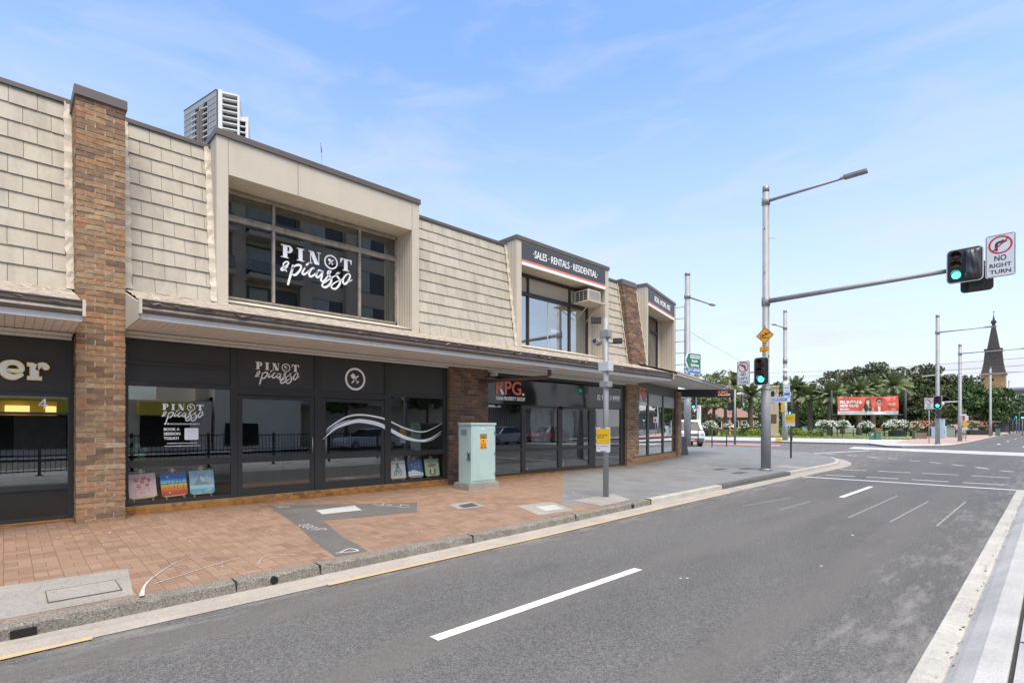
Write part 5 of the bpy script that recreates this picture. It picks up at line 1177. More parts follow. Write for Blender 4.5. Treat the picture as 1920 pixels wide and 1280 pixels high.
# ---- poles beyond the crossing
lp2 = light_pole('street_light', 'tall grey street light behind the corner awning, lamp arm pointing away', pos(1289,34.3), .12, 11.5, .17, (pos(1289,34.3)[0], pos(1289,34.3)[1]+3.9), 9.96, .05, 'street lights', thick=(.22, 3.4))
p3 = pos(1472,49.7); light_pole('street_light', 'tall grey street light in front of the park carrying the street name signs', p3, FARZ, 12.45, .16, (p3[0]-.2,p3[1]-2.6), 10.8, .05, 'street lights', thick=(.24, 3.0))
p4 = pos(1758,39.5); light_pole('street_light', 'grey street light carrying a green traffic light at the far corner', p4, FARZ, 9.88, .12, (p4[0]+3.3,p4[1]), 8.55, .04, 'street lights', thick=(.15, 2.6))
p5 = pos(1800,46.3); light_pole('street_light', 'grey street light on the brick path with a white camera arm', p5, FARZ, 8.74, .12, (p5[0]+4.6,p5[1]), 7.9, .04, 'street lights', thick=(.16, 2.4))
p6 = pos(1857,70.6); light_pole('street_light', 'grey street light in front of the church tower', p6, FARZ, 9.46, .12, (p6[0]+5.2,p6[1]), 8.6, .04, 'street lights', thick=(.16, 2.4))
p7 = pos(1892,105); light_pole('street_light', 'farthest grey street light by the open roofed building', p7, FARZ, 10.6, .12, (p7[0]-1.6,p7[1]), 4.3, .05, 'street lights', thick=(.17, 3))
o = thing('surveillance_camera', 'white camera on a short arm fixed to the brick path street light', 'camera', (p5[0],p5[1],3.6))
q = MB(); q.tube([(p5[0],p5[1],3.68),(p5[0]-1.2,p5[1],3.68)], .05, 8); q.build('arm', SIGW, o)
q = MB(Matrix.Translation((p5[0]-1.2,p5[1],3.52))); q.lathe([(.02,-.16),(.12,-.1),(.15,0),(.12,.1),(.05,.16)], n=12); q.build('dome_camera', SIGW, o)
q = MB(); q.tube([(p4[0]-.95,p4[1],5.32),(p4[0]+.95,p4[1],5.42)], .04, 8); lab(q.build('sign_rail', SIGW), 'short pale cross arm on the far corner street light', 'arm')
# far signals
signal_head('traffic_light', 'green traffic light on the far corner street light', toward(p4[0]+.03, p4[1]-.3, 3.32), .52, .95)
turn_sign('no_turn_sign', 'small distant no left turn sign beside the far corner traffic light', toward(p4[0]-.78, p4[1]+2.0, 3.3), .58, .92, ('NO','LEFT','TURN'), False)
q = MB(); q.tube([(p4[0]-.78,p4[1]+2.05,FARZ),(p4[0]-.78,p4[1]+2.05,2.9)], .03, 8); lab(q.build('sign_post', GALV), 'thin grey post under the distant no left turn sign', 'post')
def ped_head(label, M, lit=False):
    o = thing('pedestrian_signal', label, 'pedestrian light', tuple(M.translation), 'pedestrian signals')
    q = MB(M); q.box(-.16,.16,-.34,.34,-.2,0,.03); q.build('housing', SIGB, o)
    for yy in (.16,-.16): q = MB(M); visor(q, (0,yy), .12, .2, 0); q.build('visor', SIGB, o)
    if lit: q = MB(M); q.disc((0,-.13), .035, 0, .01, 10); q.stroke([(0,-.16),(0,-.22),(-.04,-.29)], .04, 0, .01, 2); q.stroke([(0,-.22),(.04,-.29)], .035, 0, .01, 2); q.build('green_man', LG, o)
    return o
ped_head('black pedestrian signal below the far corner traffic light', frame((p4[0],p4[1]-.25,2.45), (.7,-.7,0)))
pp = pos(1481, 47.5); ped_head('pedestrian signal with lit green man in front of the park street light', toward(pp[0],pp[1],2.9), True)
pp = pos(1486, 48.5); ped_head('upper black pedestrian signal beside the street name signs', frame((pp[0],pp[1],4.1),(0,1,0)))
pp = pos(1484.5, 48.2); q = MB(); q.tube([(pp[0],pp[1],FARZ),(pp[0],pp[1],4.5)], .06, 10); lab(q.build('signal_post', SIGB), 'black signal post beside the park street light', 'post')
b1 = pos(1378, 40.6); q = MB(); q.tube([(b1[0],b1[1],FARZ-.05),(b1[0],b1[1],4.35)], [.08,.06], 10); lab(q.build('signal_post', GALV), 'slim grey signal post at the end of the beam sign', 'post')
signal_head('traffic_light', 'black traffic light seen side on beside the beam sign', frame((b1[0]+.55,b1[1]+.2,3.5), (0,1,0)) @ Matrix.Rotation(R(20),4,'Y'), .42, .95)
pp = pos(1370, 42); ped_head('small black signal hanging below the beam sign', frame((pp[0],pp[1],3.1), (.5,.86,0)))
pp = pos(1301, 33.6); signal_head('traffic_light', 'dark traffic light partly hidden behind the pole at the awning corner', frame((pp[0],pp[1],3.05), (.9,-.4,0)), .42, .9)
# direction and street name signs
def span_frame(px0, py, d, px1, xd): return frame((pos(px0,d)[0],pos(px0,d)[1],zat(py,d)), xd), span(px0,d,px1,xd)
xd = (.225,.974,0); M0, W0 = span_frame(1283, 689, 33.6, 1314, xd)
GREEN = mat('sign_green', (.02,.16,.085), .45, .05); BLUE = mat('sign_blue', (.03,.17,.46), .45, .05)
def arrow_sign(name, label, M, W, H, m_, lines, plate=None):
    o = thing(name, label, 'sign', tuple(M.translation))
    def pg(g): return [(g*1.6,H/2),(W*.2+g,H-g),(W-g,H-g),(W-g,g),(W*.2+g,g)]
    q = MB(M); q.prism(pg(0), -.03, 0); q.build('sign_border', SIGW, o)
    q = MB(M); q.prism([(W*.10,H/2),(W*.27,H-.03),(W-.03,H-.03),(W-.03,.03),(W*.27,.03)], -.02, .006); q.build('sign_face', m_, o)
    if plate: q = MB(M); q.box(W*.36,W*.92,H*.66,H*.88,.006,.010); q.build('white_plate', SIGW, o); q = MB(M); text_mb(q, plate, W*.40,W*.88,H*.71,H*.83,.010,.014,.01); q.build('plate_text', GREEN, o)
    for s, a, b, c, d in lines: q = MB(M); text_mb(q, s, W*a, W*b, H*c, H*d, .006, .012, .02); q.build('sign_text', WHITEL, o)
arrow_sign('direction_sign', 'green arrow sign for Victoria Rd, Ryde and Sydney above the corner awning', M0, W0, .98, GREEN, [('Ryde',.45,.80,.36,.58),('Sydney',.38,.88,.08,.32)], 'VICTORIA RD')
M0, W0 = span_frame(1281, 698.5, 33.6, 1314, xd); arrow_sign('direction_sign', 'blue arrow sign reading city centre above the corner awning', M0, W0, .50, BLUE, [('CITY CENTRE',.25,.93,.28,.72)])
def plate(name, label, px0, px1, py0, py1, d, txt, tm, pm=SIGW, band=None, xd=(1,0,0)):
    M0, W0 = span_frame(px0, py1, d, px1, xd); H0 = (py1-py0)*d/985
    o = thing(name, label, 'sign', tuple(M0.translation)); q = MB(M0); q.box(0,W0,0,H0,-.02,0,.004); q.build('sign_plate', pm, o)
    if band: q = MB(M0); q.box(W0*.04,W0*.86,H0*.22,H0*.86,0,.004); q.build('colour_band', band, o)
    if txt: q = MB(M0); text_mb(q, txt, W0*.1, W0*.82, H0*.32, H0*.76, .004, .01, .02); q.build('sign_text', tm, o)
    return o, M0, W0, H0
plate('street_name_sign', 'white and blue Church St name sign on the park street light', 1437, 1482, 745.5, 754.5, 48.8, 'CHURCH ST', SIGW, SIGW, BLUE)
plate('street_name_sign', 'small white and blue sign above the Church St name', 1470, 1483, 735, 743, 48.6, '', SIGW, SIGW, BLUE)
o, M0, W0, H0 = plate('information_sign', 'white sign with two black arrows on the park street light', 1469.5, 1481, 721, 734.5, 49.2, '', SIGBK)
q = MB(M0); q.box(W0*.15,W0*.42,H0*.52,H0*.62,0,.006); q.box(W0*.55,W0*.85,H0*.52,H0*.62,0,.006); q.box(W0*.3,W0*.7,H0*.15,H0*.2,0,.006); q.build('sign_symbol', SIGBK, o)
for zc, hh in ((7.45,.5),(6.6,.35),(5.9,.5),(5.3,.4)):
    q = MB(); q.tube([(p3[0],p3[1],zc),(p3[0],p3[1],zc+hh)], .20, 14); lab(q.build('pole_band', GALVD if hh > .4 else SIGW), {7.45:'uppermost grey band strapped round the park street light',6.6:'second band from the top round the park street light',5.9:'third band from the top round the park street light',5.3:'lowest band round the park street light'}[zc], 'pole band', 'bands on the park street light')
q = MB(); q.box(p3[0]-.27,p3[0]-.0,p3[1]-.30,p3[1]-.255,2.85,4.1); lab(q.build('yellow_strip', YEL), 'yellow vertical strip on the park street light', 'strip')
# pedestrian rail, sandwich board
o = thing('pedestrian_rail', 'black pipe pedestrian railing at the footpath corner beyond the awning', 'railing', pos(1335,38)+(0.1,))
pts = [pos(1309,36.5), pos(1335,37.6), pos(1362.5,38.2)]
for p in pts: q = MB(); q.tube([(p[0],p[1],.02),(p[0],p[1],1.27)], .04, 8); q.build('post', SIGB, o)
for a, b in zip(pts, pts[1:]): q = MB(); q.tube([(a[0],a[1],1.25),(b[0],b[1],1.25)], .032, 8); q.tube([(a[0],a[1],.35),(b[0],b[1],.35)], .032, 8); q.build('rail', SIGB, o)
p = pos(1279.5, 25.4); pz = zpath(*p)-.02; o = thing('sandwich_board', 'dark folding sandwich board by the last brick column', 'sign board', (p[0],p[1],pz))
for s in (-1,1): q = MB(frame((p[0]+s*.16,p[1],pz), (0,1,0), (-s*.16,0,.9))); q.box(-.3,.3,0,.92,-.012,.012,.003); q.build('board', SIGB, o)
p = pos(1310.5, 40); q = MB(); q.box(p[0]-.12,p[0]+.12,p[1]-.12,p[1]+.12,.02,3.1,.03); lab(q.build('equipment_post', SIGW), 'square pale post standing beside the white van', 'post')
p = pos(1302.5, 39.4); o = thing('regulatory_sign', 'small red and white triangular sign beside the square pale post', 'sign', (p[0],p[1],2.4))
M0 = frame((p[0],p[1],2.72), (RT[0],RT[1],0)); q = MB(M0); q.prism([(-.28,.25),(.28,.25),(0,-.25)], -.01, 0); q.build('sign_plate', SIGR, o); q = MB(M0); q.prism([(-.19,.19),(.19,.19),(0,-.15)], 0, .004); q.build('white_centre', SIGW, o)
# ---- overhead wires of the tramway
WIRE = mat('wire', (.10,.10,.10), .6)
def wire(label, a, b, sag, r=.014):
    P = [(a[0]+(b[0]-a[0])*t, a[1]+(b[1]-a[1])*t, a[2]+(b[2]-a[2])*t-sag*4*t*(1-t)) for t in np.linspace(0,1,14)]
    q = MB(); q.tube(P, r, 5, False); lab(q.build('overhead_wire', WIRE), label, 'wire', 'tram wires')
def P3(px, py, d): return pos(px,d)+(zat(py,d),)
wire('upper tram wire sloping across the sky above the fig trees', P3(1440,699,52), P3(2150,650,30), .25)
wire('middle tram wire passing in front of the church spire', P3(1440,706,50), P3(2150,667,28), .25)
wire('faint lower tram wire just over the tree tops', P3(1330,712,56), P3(2100,690,40), .1, .010)
wire('thin stay wire left of the main mast above the corner awning', P3(1294,622,34), P3(1420,690,49), .15, .010)
# ---- van
def van(p, yaw, label):
    o = thing('van', label, 'van', (p[0],p[1],0)); M0 = Matrix.Translation((p[0],p[1],.02)) @ Matrix.Rotation(yaw,4,'Z')   # drives towards local -Y
    VW = mat('van_white', (.62,.63,.64), .25, .03, 2)
    q = MB(M0); prof = [(-2.35,.35),(-2.4,.6),(-2.35,.95),(-2.05,1.12),(-1.35,1.85),(-1.1,1.98),(2.3,2.0),(2.45,1.8),(2.45,.35)]
    vs = []; n = len(prof); sec = [(-.93,.93),(-.88,1.0),(.88,1.0),(.93,.93)]
    for x, k in ((-.94,0),(-.80,1),(.80,1),(.94,0)):
        for yy, zz in prof: vs.append((x*(1-.12*max(0,(zz-1.0))), yy*(.985 if k == 0 else 1), zz if k else .35+(zz-.35)*.985))
    q.smooth = False; q.add(vs, [[i*n+j,i*n+(j+1)%n,(i+1)*n+(j+1)%n,(i+1)*n+j] for i in range(3) for j in range(n)]+[list(range(n))[::-1],[3*n+j for j in range(n)]]); q.build('body', VW, o)
    q = MB(M0); q.add([(-.72,-2.02,1.16),(.72,-2.02,1.16),(.66,-1.40,1.83),(-.66,-1.40,1.83)], [(0,1,2,3)]); q.build('windscreen', mat('van_glass', (.03,.035,.035), .15, .05, 1, spec=.2), o)
    for s in (-1,1):
        q = MB(M0); q.box(s*.62,s*.88,-2.40,-2.2,.82,1.0,.03); q.build('headlight', mat('headlight_glass', (.5,.52,.55), .1), o)
        q = MB(M0); q.box(s*.90,s*.925,-1.5,1.9,1.2,1.75,.01); q.build('side_window', GLOSSB, o)
        q = MB(M0); q.box(s*.95,s*1.12,-1.65,-1.5,1.15,1.4,.03); q.build('mirror', SIGB, o)
        for yy in (-1.5,1.5): q = MB(M0 @ Matrix.Translation((s*.82,yy,.33)) @ Matrix.Rotation(R(90),4,'Y')); q.lathe([(.2,-.11),(.33,-.1),(.34,0),(.33,.1),(.2,.11)], n=18); w_ = q.build('wheel', SIGB, o)
    q = MB(M0); q.box(-.85,.85,-2.44,-2.25,.35,.62,.03); q.build('bumper', mat('bumper_grey', (.12,.12,.13), .6), o)
    q = MB(M0); q.box(-.5,.5,-2.43,-2.3,.84,.94,.01); q.build('grille', SIGB, o)
    q = MB(M0); q.box(-.19,.19,-2.455,-2.435,.42,.53); q.build('number_plate', YEL, o)
    return o
vp = pos(1284, 41); van(vp, R(40), 'white van waiting behind the corner pole, yellow number plate')
# ============================================================= park, church and far buildings
def leafmat(name, a, b, c): return perisland(name, [(0,a),(.45,b),(.8,c),(1,sc(c,1.25))], .65, trans=1)
L_FIG = leafmat('fig_leaf', (.038,.045,.018), (.080,.093,.036), (.145,.15,.066))
L_GRN = leafmat('green_leaf', (.028,.055,.016), (.062,.112,.032), (.12,.18,.06))
L_LT = leafmat('light_leaf', (.07,.088,.030), (.14,.165,.06), (.22,.24,.11))
L_OL = leafmat('olive_leaf', (.035,.046,.018), (.075,.09,.034), (.13,.14,.06))
L_PALM = leafmat('palm_frond', (.07,.092,.035), (.15,.185,.08), (.26,.29,.15))
L_HEDGE = leafmat('hedge_leaf', (.11,.16,.025), (.22,.29,.05), (.33,.40,.10))
F_WHITE = leafmat('white_rose', (.50,.47,.40), (.68,.66,.60), (.78,.76,.72))
F_RED = leafmat('red_rose', (.28,.06,.06), (.45,.16,.14), (.62,.36,.30))
F_PINK = leafmat('pink_rose', (.5,.28,.22), (.62,.40,.32), (.68,.5,.42))
BARK = mat('bark', (.11,.085,.06), .9, .35, 4, bmp=.6, bscale=20)
BARKP = mat('palm_bark', (.13,.095,.065), .9, .4, 6, bmp=.9, bscale=14)
def leaves_mb(C, s0, s1, rs, flat=.35):
    """one small quad per leaf clump at every centre in C"""
    n = len(C); s = rs.uniform(s0, s1, n)[:,None]
    nr = rs.normal(size=(n,3)); nr[:,2] = nr[:,2]*.7+flat; nr /= np.linalg.norm(nr,axis=1)[:,None]
    t = rs.normal(size=(n,3)); t -= (t*nr).sum(1)[:,None]*nr; t /= np.linalg.norm(t,axis=1)[:,None]; b = np.cross(nr,t)
    k = rs.uniform(.45,.8,(n,1))
    V = np.stack([C-t*s, C+b*s*k+nr*s*.15, C+t*s, C-b*s*k+nr*s*.15], 1).reshape(-1,3)
    m = MB(); m.v = [tuple(p) for p in V]; m.f = [[4*i,4*i+1,4*i+2,4*i+3] for i in range(n)]; m.m = [0]*n; m.sm = [False]*n
    return m
def crown_pts(c, r, nclump, nleaf, rs, cr=(.16,.30), low=-.6, shell=.72):
    """leaf centres gathered in clumps spread over an uneven ellipsoid"""
    d = rs.normal(size=(nclump*3,3)); d /= np.linalg.norm(d,axis=1)[:,None]; d = d[d[:,2] > low][:nclump]
    rad = rs.uniform(shell-.25, 1.0, len(d)); rad *= 1+.12*np.sin(d[:,0]*5+c[0])+.10*np.sin(d[:,1]*4+d[:,2]*6+c[1])
    cc = d*rad[:,None]*np.array(r)+np.array(c)
    per = max(1, nleaf//max(1,len(d))); cz = rs.uniform(cr[0],cr[1],len(d))*min(r)
    q = rs.normal(size=(len(d),per,3)); q /= np.linalg.norm(q,axis=2)[:,:,None]; q *= rs.uniform(.35,1,(len(d),per,1))**.5
    q[:,:,2] *= .62
    return (cc[:,None,:]+q*cz[:,None,None]*1.25).reshape(-1,3), cc
def tree(label, px, d, top, rw, crown_h, m, nl=9000, s=(.14,.30), trunk_r=.3, z0=FARZ, ry=None, clumps=110, name='broadleaf_tree', group='trees in the park', seed=1, low=-.6, cr=(.16,.30), lean=0, shell=.72):
    rs = np.random.RandomState(seed); x, y = pos(px, d); H = zat(top, d); cz = H-crown_h/2
    o = thing(name, label, 'tree', (x,y,z0), group)
    C, cc = crown_pts((x,y,cz), (rw, ry or rw, crown_h/2), clumps, nl, rs, cr, low, shell)
    leaves_mb(C, s[0], s[1], rs).build('crown', m, o)
    q = MB(); tz = max(z0+.8, cz-crown_h*.35)
    q.tube([(x,y,z0-.1),(x+.05,y,z0+(tz-z0)*.5),(x,y,tz)], [trunk_r*1.35,trunk_r,trunk_r*.85], 10)
    for i in range(9):
        e = cc[rs.randint(len(cc))]; mid = ((x+e[0])/2+rs.normal()*.2, (y+e[1])/2, (tz+e[2])/2-.1*crown_h*.3)
        q.tube([(x,y,tz-.2), mid, (e[0],e[1],e[2])], [trunk_r*.55,trunk_r*.32,trunk_r*.08], 6, False)
    q.build('trunk', BARK, o); return o
tree('great dark domed fig tree behind the banner', 1624, 104, 690, 8.8, 13.0, L_FIG, 30000, (.16,.34), .9, ry=7, clumps=260, seed=3, cr=(.15,.24), shell=.88)
tree('dark fig tree right of the banner behind the far corner street light', 1734, 98, 692, 7.2, 12.4, L_FIG, 26000, (.16,.32), .8, ry=6, clumps=230, seed=4, cr=(.15,.24), shell=.88)
tree('olive toned tree between the dark fig and the church tower', 1790, 104, 712, 5.2, 10.2, L_OL, 13000, (.15,.32), .5, seed=5)
tree('mid green spreading tree in front of the church tower', 1842, 88, 723, 4.4, 7.4, L_GRN, 15000, (.12,.28), .35, seed=6)
tree('airy light green tree rising over the corner awning', 1338, 74, 693, 3.9, 5.4, L_LT, 2600, (.10,.22), .22, seed=7, clumps=60, cr=(.12,.22))
tree('pale green low tree below the beam sign', 1324, 72, 739, 3.4, 2.5, L_LT, 6500, (.10,.22), .25, seed=8)
tree('pale green tree just behind the beam sign lettering', 1360, 80, 736, 3.0, 2.7, L_LT, 5500, (.10,.22), .25, seed=9)
tree('rounded green tree behind the clock tower', 1466, 96, 716, 4.2, 7.8, L_GRN, 6500, (.13,.28), .3, seed=10, clumps=80, cr=(.14,.24))
tree('loose topped green tree right of the street name signs', 1500, 99, 722, 3.0, 5.0, L_GRN, 3000, (.12,.26), .25, seed=11, clumps=50, cr=(.14,.24))
tree('dense dark shrubby tree left of the white house', 1522, 86, 757, 2.6, 4.6, L_GRN, 6000, (.10,.24), .2, seed=12)
tree('low dark tree under the palms left of the banner', 1487, 92, 756, 2.6, 4.6, L_FIG, 5000, (.10,.24), .2, seed=13)
tree('dark low tree filling the gap under the banner', 1648, 100, 768, 5.5, 4.6, L_FIG, 7000, (.12,.26), .4, seed=14)
tree('low olive shrubby tree right of the banner post', 1772, 88, 757, 3.6, 4.6, L_OL, 7000, (.10,.26), .25, seed=15)
tree('green tree at the far right beyond the bus shelter', 1899, 128, 772, 2.4, 4.0, L_OL, 2500, (.14,.28), .25, seed=16)
tree('dense dark tree screening the park at far left', 1296, 92, 752, 4.6, 6.6, L_OL, 5000, (.12,.26), .3, seed=17)
tree('low dark tree behind the brick cottage', 1412, 120, 748, 5.0, 7.2, L_GRN, 5000, (.14,.3), .3, seed=18)
# palms
def palm_mesh(nf, Lf, seed):
    rs = random.Random(seed); mb = MB()
    for k in range(nf):
        az = k*2.399+rs.uniform(-.2,.2); el = R(rs.uniform(-12, 80)); L_ = Lf*rs.uniform(.85,1.1); droop = rs.uniform(.38,.7)
        pts = []; n = 12
        for i in range(n+1):
            t = i/n; r = L_*t*math.cos(el)*(1-.18*t*t); z = L_*t*math.sin(el)-droop*L_*.55*t**2.2; pts.append(Vector((math.cos(az)*r, math.sin(az)*r, z)))
        side = Vector((-math.sin(az), math.cos(az), 0))
        for i in range(n):
            a, b = pts[i], pts[i+1]; tg = (b-a).normalized(); up = side.cross(tg); wl = .55*math.sin(math.pi*min(1,.12+.88*(i+.5)/n))**.7*(Lf/3.2)
            mb.add([tuple(a+side*.02),tuple(b+side*.02),tuple(b-side*.02),tuple(a-side*.02)], [(0,1,2,3)])
            for s in (-1,1):
                for f in (.2,.7):
                    c = a.lerp(b,f); e = c+side*s*wl+tg*wl*.55-Vector((0,0,wl*.34))+up*.05
                    mb.add([tuple(c-tg*.055),tuple(c+tg*.055),tuple(e)], [(0,1,2)])
    return mb
PALM0 = None
def palm(label, px, d, cy, L_, seed, tr=.33):
    global PALM0
    x, y = pos(px, d); H = zat(cy, d); o = thing('date_palm', label, 'palm', (x,y,FARZ), 'date palms in the park')
    mb = palm_mesh(62, L_, seed); mb.v = [(p[0]+x,p[1]+y,p[2]+H) for p in mb.v]; mb.build('fronds', L_PALM, o)
    q = MB(); P = []; Rr = []
    for i in range(13): t = i/12; P.append((x,y,FARZ-.1+(H-FARZ)*t)); Rr.append(tr*(1.15-.25*t+(.10 if i%2 else 0)+(.35 if i >= 11 else 0)))
    q.tube(P, Rr, 10); q.build('trunk', BARKP, o)
palm('tall palm showing above the beam sign lettering', 1377, 84, 722, 3.4, 1); palm('palm with clear trunk left of the main mast', 1407, 80, 741, 2.9, 2)
palm('palm beside the clock tower top', 1437, 96, 750, 3.0, 3); palm('palm right of the street name signs', 1493, 82, 731, 3.2, 4)
palm('palm left of the white house', 1519, 80, 744, 2.9, 5); palm('palm beside the left banner post', 1556, 78, 741, 3.0, 6)
palm('palm behind the left half of the banner', 1611, 80, 735, 3.2, 7); palm('smaller palm farther behind the banner centre', 1637, 96, 725, 3.2, 8); palm('palm above the right end of the banner', 1677, 80, 724, 3.5, 9)
palm('half hidden palm behind the left banner lettering', 1580, 92, 742, 3.0, 10)
# hedges and roses
def hedge(label, pxa, pxb, da, db, h_, dp, m=L_HEDGE, seed=1, nm='hedge', n=2600, s=(.07,.15)):
    rs = np.random.RandomState(seed); a = np.array(pos(pxa,da)); b = np.array(pos(pxb,db)); L_ = np.linalg.norm(b-a); t = (b-a)/L_; nn = np.array([-t[1],t[0]])
    o = thing(nm, label, 'hedge', (a[0],a[1],FARZ), 'clipped park hedges')
    u = rs.uniform(0,L_,n); f = rs.randint(0,3,n); v = np.where(f==0, -dp/2, np.where(f==1, dp/2, rs.uniform(-dp/2,dp/2,n))); z = np.where(f==2, h_, rs.uniform(0,h_,n))
    C = np.stack([a[0]+t[0]*u+nn[0]*v, a[1]+t[1]*u+nn[1]*v, FARZ+z],1)+rs.normal(size=(n,3))*.035
    leaves_mb(C, s[0], s[1], rs).build('leaves', m, o)
    q = MB(Matrix(((t[0],nn[0],0,a[0]),(t[1],nn[1],0,a[1]),(0,0,1,FARZ),(0,0,0,1)))); q.box(.05,L_-.05,-dp/2+.08,dp/2-.08,0,h_-.08); q.build('core', mat('hedge_core', (.08,.12,.02), .9), o)
hedge('long bright green clipped hedge left of the main mast', 1352, 1427, 71, 70, .85, .9, seed=1)
hedge('short bright green hedge right of the clock tower', 1459, 1502, 73, 72.5, .95, .9, seed=2); hedge('low bright green hedge in front of the palm trunks', 1498, 1542, 71, 70, .62, .8, seed=3)
hedge('yellow green hedge at the left behind the railing', 1312, 1344, 78, 77, 1.1, 1.0, seed=4)
hedge('taller yellow green hedge near the brick cottage', 1398, 1425, 82, 81, 1.3, 1.0, seed=5); hedge('yellow green hedge behind the park street light', 1455, 1478, 84, 83, 1.4, 1.0, seed=6)
def rose(label, px, d, topy, r, flower=F_WHITE, nf=90, seed=1, stem=True, nm='standard_rose', rx=None):
    rs = np.random.RandomState(seed); x, y = pos(px,d); H = zat(topy,d); z = H-r*.8
    o = thing(nm, label, 'rose bush', (x,y,FARZ), 'rose bushes')
    C, cc = crown_pts((x,y,z), (rx or r,rx or r,r*.8), 30, 700, rs, (.25,.45), -.9); leaves_mb(C, .05,.11, rs).build('foliage', L_GRN, o)
    d3 = rs.normal(size=(nf,3)); d3 /= np.linalg.norm(d3,axis=1)[:,None]; d3[:,2] = np.abs(d3[:,2])*1.1-.25; C2 = np.array([x,y,z])+d3*np.array([rx or r,rx or r,r*.85])*rs.uniform(.9,1.15,(nf,1))
    q = MB()
    for c in C2:
        s_ = rs.uniform(.05,.10); M0 = Matrix.Translation(tuple(c)); q.M = M0; q.lathe([(s_*.3,-s_*.7),(s_,-.1*s_),(s_*.8,s_*.5),(s_*.2,s_*.7)], n=6)
    q.M = None; q.build('blooms', flower, o)
    if stem: q = MB(); q.tube([(x,y,FARZ),(x,y,z)], .05, 6); q.build('stem', BARK, o)
for i, (px, d, ty, r, lb_) in enumerate([(1331,70,788,.95,'white standard rose behind the left end of the railing'),(1366,71,792,.62,'white standard rose beside the striped pole'),(1396,70,793,.62,'mostly green standard rose left of the main mast'),
    (1543.5,67.5,787,.85,'white standard rose left of the left banner post'),(1558,67.5,788,.72,'white standard rose right of the left banner post'),(1580,67.5,787,.85,'white standard rose under the left end of the banner'),(1624,67.5,789,.85,'white standard rose under the middle of the banner'),(1676,68.5,785,1.1,'white standard rose under the right end of the banner'),(1693,69,787,.8,'white standard rose by the planter box'),(1425,74,797,.5,'small pale rose beside the clock tower'),(1666,68.5,790,.7,'white standard rose left of the largest one')]):
    rose(lb_, px, d, ty, r, F_WHITE, 150 if i not in (2,9) else 26, 20+i)
for i, (px, d, ty, rx, fm, lb_) in enumerate([(1712,72,790,1.1,F_PINK,'pale pink rose bush left of the red ones'),(1728,73,788,1.3,F_RED,'red rose bush in the middle of the far bed'),(1745,73,788,1.3,F_RED,'red rose bush left of the far corner street light'),(1820,84,788,1.5,F_PINK,'pale pink rose bush right of the brick path light'),(1834,86,788,1.5,F_RED,'red and pink rose bush before the spreading tree'),(1848,88,789,1.4,F_PINK,'pink rose bush near the bus shelter'),(1700,73,800,.9,F_WHITE,'low white rose bush behind the planter box'),(1786,74,796,1.1,F_WHITE,'low white rose bush behind the green cabinet')]):
    rose(lb_, px, d, ty, .95, fm, 150, 50+i, False, 'rose_bush', rx)
# low picket fence of the lawn
FENM = mat('park_fence_black', (.025,.026,.026), .6)
o = thing('park_fence', 'low black picket fence along the front of the lawn', 'fence', pos(1600,66)+(FARZ,))
a = pos(1540,66.6); b = pos(1688,67.4); n = 78
q = MB()
for i in range(n+1):
    t = i/n; x = a[0]+(b[0]-a[0])*t; y = a[1]+(b[1]-a[1])*t; q.box(x-.012,x+.012,y-.012,y+.012,FARZ,FARZ+.86)
q.build('pickets', FENM, o)
q = MB(); 
for z in (.15,.80): q.tube([(a[0],a[1],FARZ+z),(b[0],b[1],FARZ+z)], .022, 6)
q.build('rail', FENM, o)
for i in range(6): t = i/5; q = MB(); x = a[0]+(b[0]-a[0])*t; y = a[1]+(b[1]-a[1])*t; q.box(x-.04,x+.04,y-.04,y+.04,FARZ,FARZ+.98); q.build('post', FENM, o)
# long grass along the lawn edge
rs = np.random.RandomState(8); m_ = MB(); n = 2600; xs = rs.uniform(-30,-10.5,n); ys = 66.7+np.abs(rs.normal(0,.5,n)); hh = rs.uniform(.08,.28,n)
for x, y, h_ in zip(xs,ys,hh): m_.add([(x-.03,y,FARZ),(x+.03,y,FARZ),(x+rs.normal(0,.06),y+rs.normal(0,.06),FARZ+h_)], [(0,1,2)])
lab(m_.build('edge_grass', L_HEDGE), 'ragged uncut grass along the front edge of the lawn', 'grass', None, 'stuff')
# banner on two posts
A = pos(1570.5,72); B = pos(1684.5,70.2); xdv = Vector((B[0]-A[0],B[1]-A[1],0)); BW = xdv.length; xdn = xdv.normalized()
z0_, z1_ = zat(776.5,71), zat(742,71); M0 = frame((A[0],A[1],z0_), xdn); BH = z1_-z0_
o = thing('event_banner', 'wide red event banner with white lettering and two performers, strung between black posts', 'banner', (A[0],A[1],z0_))
def bz(u, v): return .05*math.sin(u*1.7+v*2)+.035*math.sin(u*4.1-v*3)+.02*math.sin(u*9)
def bsag(u): return -.16*4*(u/BW)*(1-u/BW)
def bsheet(q, u0,u1,v0,v1,dz=0,nu=60,nv=12):
    vs = []
    for i in range(nu+1):
        for j in range(nv+1):
            u = u0+(u1-u0)*i/nu; v = v0+(v1-v0)*j/nv; vs.append((u, v+bsag(u)*max(0,v/BH-.2), bz(u,v)+dz))
    q.smooth = True; q.add(vs, [(i*(nv+1)+j,(i+1)*(nv+1)+j,(i+1)*(nv+1)+j+1,i*(nv+1)+j+1) for i in range(nu) for j in range(nv)]); q.smooth = False
q = MB(M0); bsheet(q, 0,BW,0,BH); bs = q.build('banner_cloth', mat('banner_red', (.66,.105,.065), .6, .08, .8), o)
q = MB(M0); bsheet(q, 0,BW,0,BH*.17,.012,40,2); q.build('white_strip', SIGW, o)
def on_cloth(q, t, dz=.022):
    t.v = [(p[0], p[1]+bsag(p[0])*max(0,p[1]/BH-.2), bz(p[0],p[1])+dz+p[2]) for p in t.v]; q.add(t.v, t.f)
q = MB(M0)
